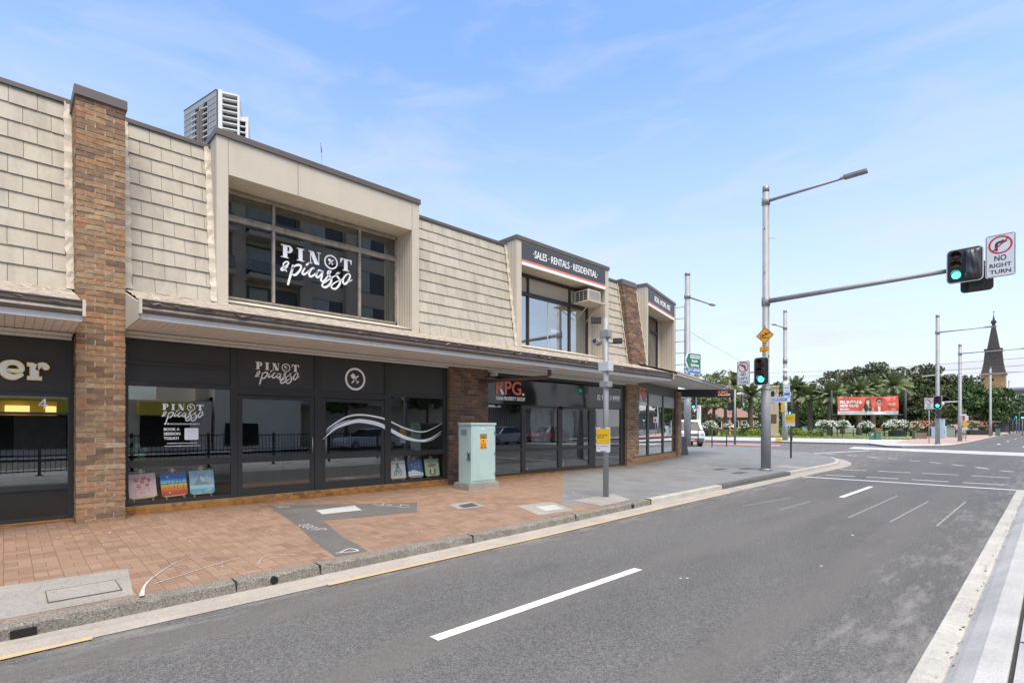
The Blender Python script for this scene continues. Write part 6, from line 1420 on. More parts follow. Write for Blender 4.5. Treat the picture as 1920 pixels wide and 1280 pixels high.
for s, a_, b_, c_, d_ in (('MEL BUTTLE &',.04,.40,.62,.78),('NATH VALVO',.04,.345,.41,.57),('FRI 13 DEC',.04,.20,.24,.335)):
    t = MB(); text_mb(t, s, BW*a_, BW*b_, BH*c_, BH*d_, 0, .01, .035); qq = MB(M0); on_cloth(qq, t); qq.build('white_text', WHITEL, o)
for a_,b_,c_,d_ in ((.03,.16,.93,.95),(.76,.96,.90,.925),(.80,.95,.80,.82),(.84,.95,.60,.615),(.82,.95,.54,.56),(.85,.95,.48,.495),(.89,.95,.25,.275)): t = MB(); t.box(BW*a_,BW*b_,BH*c_,BH*d_,0,.01); on_cloth(q, t)
q.build('small_print', WHITEL, o)
q = MB(M0)
for a_,b_ in ((.03,.55),(.80,.95)): t = MB(); t.box(BW*a_,BW*b_,BH*.08,BH*.11,0,.012); on_cloth(q, t, .03)
q.build('strip_print', mat('print_grey', (.25,.24,.23), .7), o)
SKIN = mat('printed_skin', (.58,.42,.33), .7, .05); HAIRB = mat('printed_brown_hair', (.05,.032,.025), .7); 
def oval(t, c, rx, ry, z0, z1): t.prism([(c[0]+rx*math.cos(k*.314), c[1]+ry*math.sin(k*.314)) for k in range(20)], z0, z1)
def pf(items, m_, nm):
    q = MB(M0)
    for fn in items: t = MB(); fn(t); on_cloth(q, t)
    q.build(nm, m_, o)
c1, c2 = BW*.505, BW*.685
pf([lambda t: oval(t,(c1,BH*.66),BW*.055,BH*.24,0,.006), lambda t: oval(t,(c1-BW*.035,BH*.40),BW*.035,BH*.26,0,.006), lambda t: oval(t,(c1+BW*.035,BH*.40),BW*.032,BH*.24,0,.006), lambda t: oval(t,(c2,BH*.78),BW*.048,BH*.15,0,.006)], HAIRB, 'printed_hair')
pf([lambda t: t.prism([(c1-BW*.10,BH*.17),(c1-BW*.06,BH*.40),(c1+BW*.06,BH*.40),(c1+BW*.11,BH*.17)],0,.008), lambda t: t.prism([(c2-BW*.015,BH*.17),(c2-BW*.03,BH*.42),(c2+BW*.03,BH*.42),(c2+BW*.02,BH*.17)],0,.008)], mat('printed_white_shirt', (.6,.6,.6), .7), 'printed_shirt')
pf([lambda t: t.prism([(c2-BW*.10,BH*.17),(c2-BW*.06,BH*.44),(c2-BW*.012,BH*.42),(c2-BW*.005,BH*.17)],0,.010), lambda t: t.prism([(c2+BW*.015,BH*.17),(c2+BW*.012,BH*.42),(c2+BW*.06,BH*.44),(c2+BW*.115,BH*.17)],0,.010)], mat('printed_red_jacket', (.42,.045,.03), .7), 'printed_jacket')
pf([lambda t: oval(t,(c1,BH*.64),BW*.036,BH*.19,0,.012), lambda t: oval(t,(c2,BH*.66),BW*.038,BH*.19,0,.012), lambda t: t.box(c1-BW*.015,c1+BW*.015,BH*.36,BH*.5,0,.011), lambda t: t.box(c2-BW*.015,c2+BW*.015,BH*.40,BH*.52,0,.011)], SKIN, 'printed_face')
pf([lambda t: oval(t,(c1,BH*.54),BW*.016,BH*.03,0,.015), lambda t: t.box(c2-BW*.03,c2-BW*.004,BH*.68,BH*.72,0,.015), lambda t: t.box(c2+BW*.004,c2+BW*.03,BH*.68,BH*.72,0,.015), lambda t: oval(t,(c2,BH*.545),BW*.014,BH*.02,0,.015), lambda t: oval(t,(c1-BW*.014,BH*.69),BW*.006,BH*.02,0,.015), lambda t: oval(t,(c1+BW*.014,BH*.69),BW*.006,BH*.02,0,.015)], HAIRB, 'printed_features')
for k, (px, d) in enumerate(((1559,72.5),(1697.5,69.5))):
    x, y = pos(px,d); q = MB(); q.tube([(x,y,FARZ),(x,y,zat(731,d))], .17 if k else .13, 10); lab(q.build('banner_post', FENM), ('right' if k else 'left')+' black post holding the red banner', 'post', 'banner posts')
q = MB(); a = pos(1559,72.4); b = pos(1697,69.6); q.tube([(a[0],a[1],zat(777,72)),(b[0],b[1],zat(777,70))], .035, 6); lab(q.build('banner_rail', GALV), 'thin horizontal rail along the bottom of the red banner', 'rail')
# clock tower
SAND = mat('sandstone', (.48,.37,.255), .85, .16, 1.2, bmp=.4, bscale=8, dirt=.3, dirtcol=(.25,.18,.11)); 
d = 71; rr_ = pos(1444,1); M0 = frame(pos(1444,d)+(FARZ,), (rr_[1],-rr_[0],0)); H = zat(723,d)-FARZ
o = thing('clock_tower', 'sandstone memorial clock tower half hidden behind the main mast', 'clock tower', tuple(M0.translation))
q = MB(M0); q.box(-1.05,1.02,0,H,-1.9,0,.04); q.box(-1.2,1.18,0,.35,-2.0,.15,.04); q.box(-1.12,1.10,H-.25,H,-1.98,.08,.03); q.build('shaft', SAND, o)
q = MB(M0)
for y0, y1 in ((H*.79,H*.89),(H*.66,H*.76)): q.box(-.05,.52,y0,y1,-.02,.012)
q.build('opening', DARK, o)
q = MB(M0)
for k in range(12): a = k*math.pi/6; q.stroke([(.36+.42*math.cos(a),H*.905+.42*math.sin(a)),(.36+.55*math.cos(a),H*.905+.55*math.sin(a))], .05, .0, .02, 1)
q.stroke([(.36,H*.905),(.5,H*.905+.3)], .04,0,.025,1); q.stroke([(.36,H*.905),(.2,H*.905-.1)], .04,0,.025,1); q.build('clock_face', SIGBK, o)
q = MB(M0); q.box(.10,.78,1.75,3.0,0,.02); q.build('plaque', mat('bronze_plaque', (.12,.055,.035), .5), o)
# brick cottage and white house at the back of the park
COTB = mat('cottage_brick', (.27,.115,.075), .85, .25, 2.2); ROOFT = mat('terracotta_roof', (.26,.15,.115), .8, .25, 2)
def house(name, label, pxa, pxb, d, hz_, rh, wm, rm, wins, door=None):
    a = pos(pxa,d); b = pos(pxb,d); L_ = math.dist(a,b); M0 = frame((a[0],a[1],FARZ), (RT[0],RT[1],0)); o = thing(name, label, 'house', (a[0],a[1],FARZ))
    q = MB(M0); q.box(0,L_,0,hz_,-8,0); q.build('wall', wm, o)
    q = MB(M0); q.add([(-.5,hz_,.5),(L_+.5,hz_,.5),(L_+.5,hz_,-8.5),(-.5,hz_,-8.5),(L_*.25,hz_+rh,-4),(L_*.75,hz_+rh,-4)], [(0,1,5,4),(1,2,5),(2,3,4,5),(3,0,4),(3,2,1,0)]); q.build('roof', rm, o)
    for u in wins:
        q = MB(M0); q.box(L_*u-.55,L_*u+.55,hz_*.30,hz_*.80,-.05,.05); f = q.build('window', SIGW, o)
        q = MB(M0); q.box(L_*u-.42,L_*u+.42,hz_*.34,hz_*.76,.05,.06); q.box(L_*u-.03,L_*u+.03,hz_*.34,hz_*.76,.06,.07); q.build('pane', GLOSSB, f)
    return o, M0, L_
house('brick_cottage', 'low red brick cottage with tiled hip roof at the back of the park', 1322, 1416, 108, 3.2, 2.4, COTB, ROOFT, (.12,.28,.45,.62,.78,.92))
o, M0, L_ = house('white_house', 'white house with dark roof and veranda between the palms', 1533, 1562, 118, 3.6, 2.0, SIGW, mat('grey_roof', (.14,.13,.13), .8), (.3,.7))
q = MB(M0)
for u in (0,.33,.66,1): q.box(L_*u-.08,L_*u+.08,0,2.7,1.4,1.56)
q.box(-.3,L_+.3,2.7,2.85,.0,1.8); q.build('veranda', SIGW, o)
# bits and pieces on the far footpath
def simple(name, label, cat, px, d, w_, h_, dp, m_, lid=None, door=True, xd=(1,0,0), z=FARZ):
    x, y = pos(px,d); M0 = frame((x,y,z), xd); o = thing(name, label, cat, (x,y,z)); q = MB(M0); q.box(-w_/2,w_/2,0,h_,-dp,0,.03); q.build('body', m_, o)
    if lid: q = MB(M0); q.box(-w_/2-.03,w_/2+.03,h_-.02,h_+.06,-dp-.03,.03,.02); q.build('lid', lid, o)
    if door: q = MB(M0); q.box(-w_/2+.06,w_/2-.06,.08,h_-.1,0,.012); dd = q.build('door', m_, o); q = MB(M0); q.box(w_*.25,w_*.32,h_*.45,h_*.6,.012,.04); q.build('handle', SIGB, dd)
    return o, M0
GRN = mat('cabinet_green', (.10,.22,.13), .5, .1); BLU = mat('cabinet_pale_blue', (.42,.55,.60), .5, .05); SAGE = mat('sage_green', (.28,.36,.25), .5, .08)
o, M0 = simple('green_pillar', 'green electricity pillar with white sticker in front of the lawn', 'cabinet', 1634.5, 54, .52, .72, .5, GRN, GRN); q = MB(M0); q.box(-.02,.14,.45,.6,.012,.016); q.build('sticker', SIGW, o)
simple('green_pillar', 'plain green electricity pillar right of the one with a sticker', 'cabinet', 1647, 53.5, .46, .8, .5, GRN, GRN)
simple('blue_cabinet', 'low pale blue cabinet left of the far corner street light', 'cabinet', 1752.5, 60, .62, 1.25, .5, BLU, BLU); simple('blue_cabinet', 'tall pale blue cabinet behind the far corner street light', 'cabinet', 1765, 62, .55, 2.15, .6, BLU, BLU); simple('blue_cabinet', 'bluish cabinet right of the far corner street light', 'cabinet', 1769.5, 59, .35, 1.35, .5, BLU)
simple('sage_cabinet', 'wide sage green cabinet on the brick path', 'cabinet', 1785, 66, 1.5, 1.15, .9, SAGE, SAGE)
simple('litter_bin', 'small green bin at the kerb near the bus shelter', 'bin', 1870.5, 76, .5, .95, .5, GRN, GRN, False)
simple('tram_control_box', 'small amber box at the kerb behind the main mast', 'box', 1459, 47.5, .45, .28, .4, YEL, None, False)
WOODP = mat('weathered_timber', (.20,.16,.125), .85, .3, 4)
x, y = pos(1727,57); o = thing('timber_planter', 'weathered timber planter box at the lawn corner', 'planter', (x,y,FARZ)); M0 = frame((x,y,FARZ), (.75,.66,0)); q = MB(M0)
for i in range(4): q.box(-.6,.6,.02+.16*i,.16+.16*i,-.5,0,.01)
q.build('boards', WOODP, o); q = MB(M0); q.box(-.62,-.52,0,.9,-.5,.02,.02); q.box(.52,.62,0,.7,-.5,.02,.02); q.build('posts', WOODP, o)
for px, w_, lb_ in ((1687,1.7,'dark slatted planter under the largest white roses'),(1733,2.6,'dark slatted planter below the red roses'),(1840,3.6,'dark slatted planter below the pink roses')):
    x, y = pos(px, 68.5 if px < 1800 else 82); o = thing('dark_planter', lb_, 'planter', (x,y,FARZ), 'dark planters'); M0 = frame((x,y,FARZ), (RT[0],RT[1],0)); q = MB(M0); q.box(-w_/2,w_/2,.03,.75,-.8,0); q.build('trough', SIGB, o)
    q = MB(M0); n = int(w_/.16)
    for i in range(n): q.box(-w_/2+.16*i+.01,-w_/2+.16*i+.13,.0,.80,.0,.03)
    q.build('slats', SIGB, o)
x, y = pos(1648.5,75); o = thing('park_bench', 'orange brown timber bench on the lawn under the banner', 'bench', (x,y,FARZ)); M0 = frame((x,y,FARZ), (RT[0],RT[1],0)); WB = mat('orange_timber', (.42,.16,.04), .6, .15)
q = MB(M0)
for i in range(3): q.box(-.45,.45,.45,.48,.05+.13*i,.15+.13*i)
q.build('seat', WB, o); q = MB(M0)
for i in range(3): q.box(-.45,.45,.6+.17*i,.74+.17*i,-.03,0)
q.build('backrest', WB, o)
for s in (-1,1): q = MB(M0); q.box(s*.38-.03,s*.38+.03,0,1.0,-.06,-.03); q.box(s*.38-.03,s*.38+.03,0,.45,.38,.42); q.build('leg', SIGB, o)
# striped pole by the railing
x, y = pos(1368.5, 64); o = thing('striped_pole', 'thin pinkish red pole rising above the beam sign', 'pole', (x,y,FARZ)); STR = mat('faded_red', (.50,.17,.13), .6, .2); z = FARZ; k = 0; T = zat(699,64)
qa = MB(); qb = MB()
while z < T: (qa if k%2 == 0 or k < 4 else qb).tube([(x,y,z),(x,y,min(z+.7,T))], .085-.004*k, 8); z += .7; k += 1
qa.build('red_section', STR, o); qb.build('pale_section', mat('faded_pink', (.55,.36,.31), .6, .15), o)
# signs by the brick path
def post_sign(name, label, px, d, y0, y1, w_, pm, fn=None, base=FARZ):
    x, y = pos(px,d); o = thing(name, label, 'sign', (x,y,base)); q = MB(); q.tube([(x,y,base),(x,y,zat(y0,d))], .03, 8); q.build('post', GALV, o)
    M0 = toward(x, y-.05, 0); q = MB(M0); q.box(-w_/2,w_/2,zat(y1,d),zat(y0,d),-.01,0,.003); q.build('sign_plate', pm, o)
    if fn: fn(M0, o, w_, zat(y1,d), zat(y0,d))
def red_mark(M0, o, w_, a, b): q = MB(M0); q.box(-w_*.3,w_*.25,a+(b-a)*.12,a+(b-a)*.78,0,.01); q.build('red_mark', SIGR, o)
post_sign('parking_sign', 'white and red bus stop sign beside the brick path light', 1806.5, 58, 776, 790, .52, SIGW, red_mark)
post_sign('parking_sign', 'plain white sign just right of the white and red one', 1811.5, 59, 779, 788, .4, SIGW)
x, y = pos(1810,47); o = thing('pedestrian_warning_sign', 'yellow diamond sign on a thin post by the brick path kerb', 'sign', (x,y,FARZ)); q = MB(); q.tube([(x,y,FARZ),(x,y,1.9)], .022, 8); q.build('post', GALV, o)
M0 = toward(x,y-.04,1.72); q = MB(M0); q.prism([(0,.3),(.3,0),(0,-.3),(-.3,0)], -.008, 0); q.build('sign_plate', YEL, o); q = MB(M0); q.box(-.15,.15,-.52,-.28,-.008,0); q.build('lower_plate', SIGW, o)
post_sign('advance_sign', 'yellow sign above white panels near the bus shelter', 1876, 98, 773, 779, 1.1, YEL); post_sign('advance_sign', 'wide white sign near the bus shelter', 1873, 97, 779, 787, 1.8, SIGW)
post_sign('blue_sign', 'small blue road sign at the far right', 1899, 100, 781, 788, .7, BLUE)
x, y = pos(1871,92); o = thing('bus_shelter', 'dark framed bus shelter on the brick path before the church', 'bus shelter', (x,y,FARZ)); M0 = frame((x,y,FARZ), (1,0,0))
q = MB(M0); q.box(-1.2,1.6,2.3,2.45,-1.6,.1); q.build('roof', SIGB, o)
for u in (-1.1,1.5):
    for w_ in (-1.5,0): q = MB(M0); q.box(u-.05,u+.05,0,2.3,w_-.05,w_+.05); q.build('post', SIGB, o)
q = MB(M0); q.box(-1.05,1.45,.3,2.1,-1.55,-1.53); q.build('rear_pane', mat('smoky_panel', (.16,.16,.16), .2), o); q = MB(M0); q.box(-.8,1.2,.42,.48,-1.3,-.9); q.build('seat', WOODP, o)
for px, d, lb_ in ((1906,96,'distant green traffic light left of the road end'),(1917,72,'green traffic light at the extreme right edge')):
    x, y = pos(px,d); signal_head('traffic_light', lb_, toward(x,y-.2,zat(779,d)), .55, 1.0); q = MB(); q.tube([(x,y,FARZ),(x,y,zat(774,d))], .06, 8); lab(q.build('signal_post', GALV), 'grey post under the '+lb_, 'post')
x, y = pos(1911,110); o = thing('street_light', 'curved arm street light at the right edge beyond the traffic signals', 'street light', (x,y,FARZ), 'street lights'); q = MB(); H = zat(757,110); q.tube([(x,y,FARZ),(x,y,H-1)]+[(x+1.6*(1-math.cos(t)),y,H-1+1.2*math.sin(t)) for t in np.linspace(.1,1.5,8)]+[(x+3.2,y,H+.3)], .09, 8); q.build('pole', GALV, o); q = MB(); q.box(x+3.0,x+3.7,y-.12,y+.12,H+.22,H+.36,.03); q.build('lamp_head', GALV, o)
# church
x0, y0 = pos(1862,150); SHING = mat('brown_shingle', (.066,.054,.05), .85, .3, 1.2, bmp=.5, bscale=4); o = thing('church', 'sandstone church tower with dark shingled broach spire beyond the trees', 'church', (x0,y0,FARZ))
xl = span(1862,150,1839,(-1,0)); xr = span(1862,150,1885,(1,0)); hw = (xl+xr)/2; cx_ = x0+(xr-xl)/2
ze = zat(701,150)
m_, nt, p = newmat('sandstone_block'); uv = nd(nt,'TexCoord').outputs['UV']; b = nd(nt,'TexBrick'); b.inputs['Scale'].default_value = 1; b.inputs['Brick Width'].default_value = .9; b.inputs['Row Height'].default_value = .42; b.inputs['Mortar Size'].default_value = .03
b.inputs['Color1'].default_value = (.33,.185,.09,1); b.inputs['Color2'].default_value = (.46,.30,.165,1); b.inputs['Mortar'].default_value = (.33,.24,.15,1); nt.links.new(uv, b.inputs['Vector'])
c = mixc(nt, rampn(nt, noise(nt, nd(nt,'TexCoord').outputs['Object'], .8, 6, .7), [(.42,0.),(.7,.6)]), b.outputs[0], (.22,.13,.07)); nt.links.new(c, p.inputs['Base Color']); p.inputs['Roughness'].default_value = .9
q = MB(); q.box(cx_-hw,cx_+hw,y0,y0+2*hw,FARZ-.5,ze); q.box(cx_-hw-.25,cx_-hw+.7,y0-.35,y0+.8,FARZ,ze-7); q.box(cx_+hw-.7,cx_+hw+.35,y0-.35,y0+.8,FARZ,ze-9); tw = q.build('tower', m_, o)
q = MB(); q.box(cx_-.35,cx_+.35,y0-.05,y0+.1,ze-5.2,ze-3.4); q.box(cx_-.2,cx_+.2,y0-.05,y0+.1,ze-1.9,ze-1.3); q.box(cx_+1.1,cx_+1.5,y0-.05,y0+.1,ze-9,ze-7.9); q.build('window', DARK, tw)
q = MB(); q.box(cx_-hw*1.13,cx_+hw*1.13,y0-hw*.13,y0+2*hw*1.065,ze-.1,ze+.22); q.build('eave', SAND, o)
q = MB(); kz = 150/985; cy_ = y0+hw
rings = [(hw*1.02,ze+.2),(hw*.90,ze+1.6),(hw*.79,ze+3.6),(hw*.73,ze+5.6),(hw*.70,zat(657,150)),(hw*.76,zat(657,150)+.05),(hw*.76,zat(652.5,150)),(hw*.52,zat(652,150)),(hw*.12,zat(604,150)),(hw*.22,zat(604,150)+.05),(hw*.22,zat(599,150)),(hw*.11,zat(598.5,150)),(.02,zat(586,150))]
vs = []
for r_, z in rings: vs += [(cx_-r_,cy_-r_,z),(cx_+r_,cy_-r_,z),(cx_+r_,cy_+r_,z),(cx_-r_,cy_+r_,z)]
q.add(vs, [[4*i+k,4*i+(k+1)%4,4*i+4+(k+1)%4,4*i+4+k] for i in range(len(rings)-1) for k in range(4)]); q.build('spire', SHING, o)
q = MB(); q.tube([(cx_,cy_,zat(586.5,150)),(cx_,cy_,zat(579,150))], .05, 6); q.box(cx_-.3,cx_+.3,cy_-.03,cy_+.03,zat(582.5,150)-.05,zat(582.5,150)+.05); q.build('finial', SIGB, o)
q = MB(); q.box(cx_-3.5,cx_+1.5,y0+2*hw,y0+26,FARZ,9); q.build('nave', m_, o)
q = MB(); q.prism([(cx_-4,9),(cx_+2,9),(cx_-1,13.2)], y0+2*hw+.1, y0+26.5, 'y'); q.build('nave_roof', mat('grey_slate', (.16,.165,.17), .7), o)
# open roofed civic building at the right edge
x0, y0 = pos(1890,165); o = thing('civic_building', 'open sided building with broad pale flat roof at the right edge', 'building', (x0,y0,FARZ)); q = MB(); za = zat(733,165); q.box(x0-.5,x0+26,y0,y0+30,za,za+1.1); q.box(x0-.8,x0+26,y0-.6,y0+.2,za+.5,za+.85); q.build('roof', mat('pale_roof_panel', (.42,.43,.44), .6, .05), o)
q = MB(); q.box(x0,x0+26,y0+8,y0+8.3,FARZ,zat(762,165)); q.build('wall', mat('slate_wall', (.13,.135,.14), .7), o)
q = MB(); q.box(x0,x0+26,y0+7.5,y0+8,zat(764,165),zat(757,165)); q.build('ledge', mat('grey_ledge', (.30,.31,.32), .7), o)
for u in (5.2, 12): q = MB(); q.tube([(x0+u,y0+1,FARZ),(x0+u+.3,y0+1,za)], .35, 8); q.build('column', SIGB, o)
q = MB(Matrix.Translation((x0+2.9,y0+14,zat(755,170)))); q.lathe([(3.0,-.6),(2.9,.6),(2.3,1.5),(1.2,2.1),(.05,2.3)], n=20); q.build('white_dome', SIGW, o)
# a walker half behind the brick path light
def walker(label, px, d, yaw, top_m, leg_m, hair_m):
    x, y = pos(px,d); o = thing('person', label, 'person', (x,y,FARZ)); M0 = Matrix.Translation((x,y,FARZ)) @ Matrix.Rotation(yaw,4,'Z')
    J = {'pel':(0,0,.93),'bel':(0,0,1.08),'che':(0,.0,1.32),'nk':(0,.0,1.48),'hd0':(0,.01,1.56),'hd':(0,.015,1.70),
         'lh':(-.09,0,.90),'lk':(-.10,.10,.50),'la':(-.10,.02,.09),'lt':(-.10,.16,.04),'rh':(.09,0,.90),'rk':(.10,-.02,.50),'ra':(.10,-.22,.12),'rt':(.10,-.10,.04),
         'ls':(-.18,0,1.42),'le':(-.23,-.08,1.15),'lw':(-.22,.04,.92),'rs':(.18,0,1.42),'re':(.23,.06,1.15),'rw':(.22,.18,.95)}
    Rr = {'pel':.15,'bel':.13,'che':.155,'nk':.055,'hd0':.07,'hd':.095,'lh':.10,'lk':.062,'la':.045,'lt':.035,'rh':.10,'rk':.062,'ra':.045,'rt':.035,'ls':.06,'le':.045,'lw':.03,'rs':.06,'re':.045,'rw':.03}
    Ed = [('pel','bel'),('bel','che'),('che','nk'),('nk','hd0'),('hd0','hd'),('pel','lh'),('lh','lk'),('lk','la'),('la','lt'),('pel','rh'),('rh','rk'),('rk','ra'),('ra','rt'),('che','ls'),('ls','le'),('le','lw'),('che','rs'),('rs','re'),('re','rw')]
    ks = list(J); me = bpy.data.meshes.new('t'); me.from_pydata([J[k] for k in ks], [(ks.index(a),ks.index(b)) for a,b in Ed], []); ob = bpy.data.objects.new('t', me); COL.objects.link(ob)
    md = ob.modifiers.new('s','SKIN'); 
    for i, k in enumerate(ks): me.skin_vertices[0].data[i].radius = (Rr[k],Rr[k]*.8); me.skin_vertices[0].data[i].use_root = (k == 'pel')
    ob.modifiers.new('u','SUBSURF').levels = 1; dg = bpy.context.evaluated_depsgraph_get(); m2 = bpy.data.meshes.new_from_object(ob.evaluated_get(dg))
    q = MB(M0); q.smooth = True; q.k = 0
    vs = [tuple(v.co) for v in m2.vertices]; q.add(vs, [list(p.vertices) for p in m2.polygons]); bpy.data.objects.remove(ob)
    for i, f in enumerate(q.f):
        c = np.mean([vs[j] for j in f],0); q.m[i] = 2 if c[2] > 1.5 or (abs(c[0]) > .19 and c[2] < 1.2) else (1 if c[2] > .93 else 0)
    q.build('body', [leg_m, top_m, mat('skin', (.42,.27,.20), .6)], o)
    q = MB(M0 @ Matrix.Translation((0,-.02,1.73))); q.smooth = True; q.lathe([(.095,-.06),(.105,0),(.09,.06),(.04,.095),(.005,.1)], n=12); q.build('hair', hair_m, o)
HAIR = mat('dark_hair', (.03,.02,.015), .7)
walker('person in pink top and dark trousers walking beside the brick path light', 1794, 63, R(20), mat('pink_top', (.52,.33,.33), .8), mat('dark_trousers', (.02,.02,.025), .8), HAIR)
walker('small distant person in dark clothes among the roses left of the striped pole', 1345.5, 80, R(-30), mat('dark_top', (.03,.03,.04), .8), mat('grey_trousers', (.08,.08,.09), .8), HAIR)
# apartment tower beyond the roofs
TG = mat('tower_grey', (.33,.34,.35), .6, .08, .1); TD = mat('tower_dark', (.07,.065,.062), .6, .1, .2); TW = mat('tower_white', (.62,.62,.61), .6, .04, .2); TB = mat('tower_bronze', (.17,.14,.115), .6, .1, .2)
DT = 200; A = pos(345,213.5); B = pos(405,DT); Cc = pos(448,203); Dd = pos(460,206)
ZT = zat(168,DT); o = thing('apartment_tower', 'grey and white high rise apartment tower beyond the shop roofs', 'building', (B[0],B[1],0))
xa = Vector((B[0]-A[0],B[1]-A[1],0)); LA = xa.length; MA = frame((A[0],A[1],0), xa)
q = MB(MA); q.box(0,LA,0,ZT,-5,0); q.build('grey_wall', TG, o)
q = MB(MA); FH = 2.25; nfl = 18
for i in range(nfl):
    z = ZT-2.4-FH*i; q.box(-.03,LA+.03,z-.14,z,0,.05)
for u in np.arange(.9,LA,1.15):
    if not (LA*.38 < u < LA*.74): q.box(u-.05,u+.05,ZT-42,ZT-2.4,0,.03)
q.box(-.1,LA+.1,ZT-.2,ZT+.12,-5,.12); q.build('panel_joint', TD, o)
q = MB(MA)
for i in range(1,nfl):
    z = ZT-2.4-FH*i
    q.box(LA*.36,LA*.48,z+.1,z+FH-.35,.0,.02); q.box(LA*.64,LA*.74,z+.1,z+FH-.35+(.5 if i == 1 else 0),.0,.02)
q.box(LA*.62,LA*.74,ZT-4.4,ZT-3.0,.0,.025); q.build('window', DARK, o)
q = MB(MA)
for i in range(1,nfl): z = ZT-2.4-FH*i; q.box(LA*.28,LA*.48,z-.1,z+.22,.0,.5); q.box(LA*.63,LA*.75,z-.1,z+.22,.0,.5)
q.build('balcony', TW, o)
q = MB(MA); q.box(LA*.48,LA*.56,0,ZT-5.0,0,.9); q.box(LA*.57,LA*.62,0,ZT-4.4,0,.7); q.build('bronze_column', TB, o)
xb = Vector((Cc[0]-B[0],Cc[1]-B[1],0)); LB = xb.length; MBm = frame((B[0],B[1],0), xb)
q = MB(MBm); q.box(0,.75,0,ZT-.3,-14,-.05); q.build('dark_corner', TD, o)
q = MB(MBm); q.box(.8,LB-.1,0,ZT-2.4,-13,-1.6); q.build('balcony_recess', TD, o)
q = MB(MBm); q.box(.75,2.1,0,ZT+.25,-14,.25); q.box(LB-.5,LB+.2,0,ZT-.5,-14,.2); q.box(2.1,LB-.5,ZT-.9,ZT-.2,-14,.1); q.build('white_frame', TW, o)
q = MB(MBm)
for i in range(18): z = ZT-2.6-FH*i; q.box(2.1,LB-.5,z-.42,z,-1.6,.1)
q.build('floor_slab', TW, o)
q = MB(MBm); q.box(LB+.2,LB+3.0,0,ZT-7.6,-12,-1.4); q.box(LB+2.2,LB+3.2,0,ZT-7.6,-12,-.9)
for i in range(16): z = ZT-9.3-FH*i; q.box(LB+.2,LB+2.4,z-.35,z,-1.4,-.6)
q.build('lower_wing', TW, o)
q = MB(MBm)
for i in range(16): z = ZT-9.3-FH*i; q.box(LB+.3,LB+2.15,z-.3-1.45,z-.40,-1.4,-1.36)
q.build('wing_window', DARK, o)
# ============================================================= across the road (seen in the shop glass)
PF = mat('picket_black', (.02,.02,.021), .5)
o = thing('platform_fence', 'black picket fence along the tram platform, mirrored in the shop windows', 'fence', (.75,4,-.07), None)
q = MB()
for i in range(150): y = -4+.13*i; q.box(.74,.76,y-.008,y+.008,.02,1.18)
q.build('pickets', PF, o); q = MB(); q.box(.73,.77,-4,15.5,1.15,1.19); q.box(.73,.77,-4,15.5,.06,.10); q.build('rail', PF, o)
for i in range(9): q = MB(); y = -4+2.4*i; q.box(.71,.79,y-.04,y+.04,-.06,1.26); q.box(.66,.84,y-.09,y+.09,-.075,-.05); q.build('post', PF, o)
sheet('far_road', [(4,-60),(13,-60),(13,60),(4,60)], lambda x,y: zroad(x,y), ASPH)
sheet('opposite_footpath', [(13,-60),(17.9,-60),(17.9,60),(13,60)], lambda x,y: -.08+hz_rise(y), PALECON)
APB = mat('apartment_render', (.62,.53,.42), .8, .08, .6); APG = mat('apartment_glass', (.09,.10,.10), .12, .1)
MO = frame((18,0,0), (0,-1,0))     # faces the shops
o = thing('apartment_block', 'beige apartment block with balconies across the road, mirrored in the upper window', 'building', (18,10,0))
q = MB(); q.box(18,30,9,30,3.2,27); q.box(18.8,30,9,30,-.1,3.2)
for y in (9,11.6,16.4,20.2,24.8,29.2): q.box(17.5,18,y,y+.9,3.2,27)
q.build('wall', APB, o)
q = MB(); qs = MB(); qr = MB()
for fl in range(8):
    z = 3.2+3*fl
    for ya, yb in ((12.6,16.3),(9.9,11.5)): q.box(17.96,17.99,ya,yb,z+.25,z+2.6); qs.box(16.6,18,ya-.1,yb+.1,z-.1,z+.22); qr.box(16.6,16.64,ya,yb,z+.32,z+1.15)
    for ya, yb in ((17.4,20.1),(21.3,24.2),(25.8,28.8)): q.box(17.96,17.99,ya,yb,z+.7,z+2.5)
q.build('window', APG, o)
qc = MB(); rr = random.Random(12)
for fl in range(8):
    z = 3.2+3*fl
    for ya, yb in ((17.4,20.1),(21.3,24.2),(25.8,28.8),(12.6,16.3)):
        a_ = ya+rr.uniform(.0,.3); qc.box(17.945,17.958,a_,a_+(yb-ya)*rr.uniform(.35,.6),z+.75,z+2.45)
qc.build('curtain', mat('pale_curtain', (.52,.55,.52), .8, .1, 2), o)
qs.build('balcony_slab', APB, o); qr.build('balcony_glass', mat('balcony_rail_glass', (.22,.25,.25), .1), o)
o = thing('yellow_awning_shop', 'shop with yellow fascia under the apartment block across the road', 'shop', (14.5,3,0))
q = MB(); q.box(16.2,18.8,-8,9.6,0,3.1); q.build('wall', mat('pale_shop_render', (.72,.66,.56), .8, .08), o)
q = MB(); q.box(15.2,16.2,-7.5,3.4,2.15,2.95); q.box(15.2,16.2,5.6,8.6,2.15,2.95); q.build('fascia', mat('yellow_fascia', (.72,.55,.05), .6), o)
q = MB(); q.box(16.12,16.19,-7,3.2,.3,2.1); q.box(16.12,16.19,5.8,8.4,.3,2.1); q.build('window', mat('dark_shop_window', (.02,.022,.02), .15), o)
o = thing('rendered_wall', 'pale rendered wall with a dark opening across the road', 'wall', (16.4,12,0))
q = MB(); q.box(16.2,18.6,9.8,15.4,0,4.3); q.build('wall', mat('pale_wall', (.80,.73,.60), .8, .06), o); q = MB(); q.box(16.15,16.19,10.4,12.5,.2,1.7); q.build('opening', DARK, o)
tree('small street tree across the road', 960, 10, 100, 1, 1, L_OL, 10, seed=1) if False else None
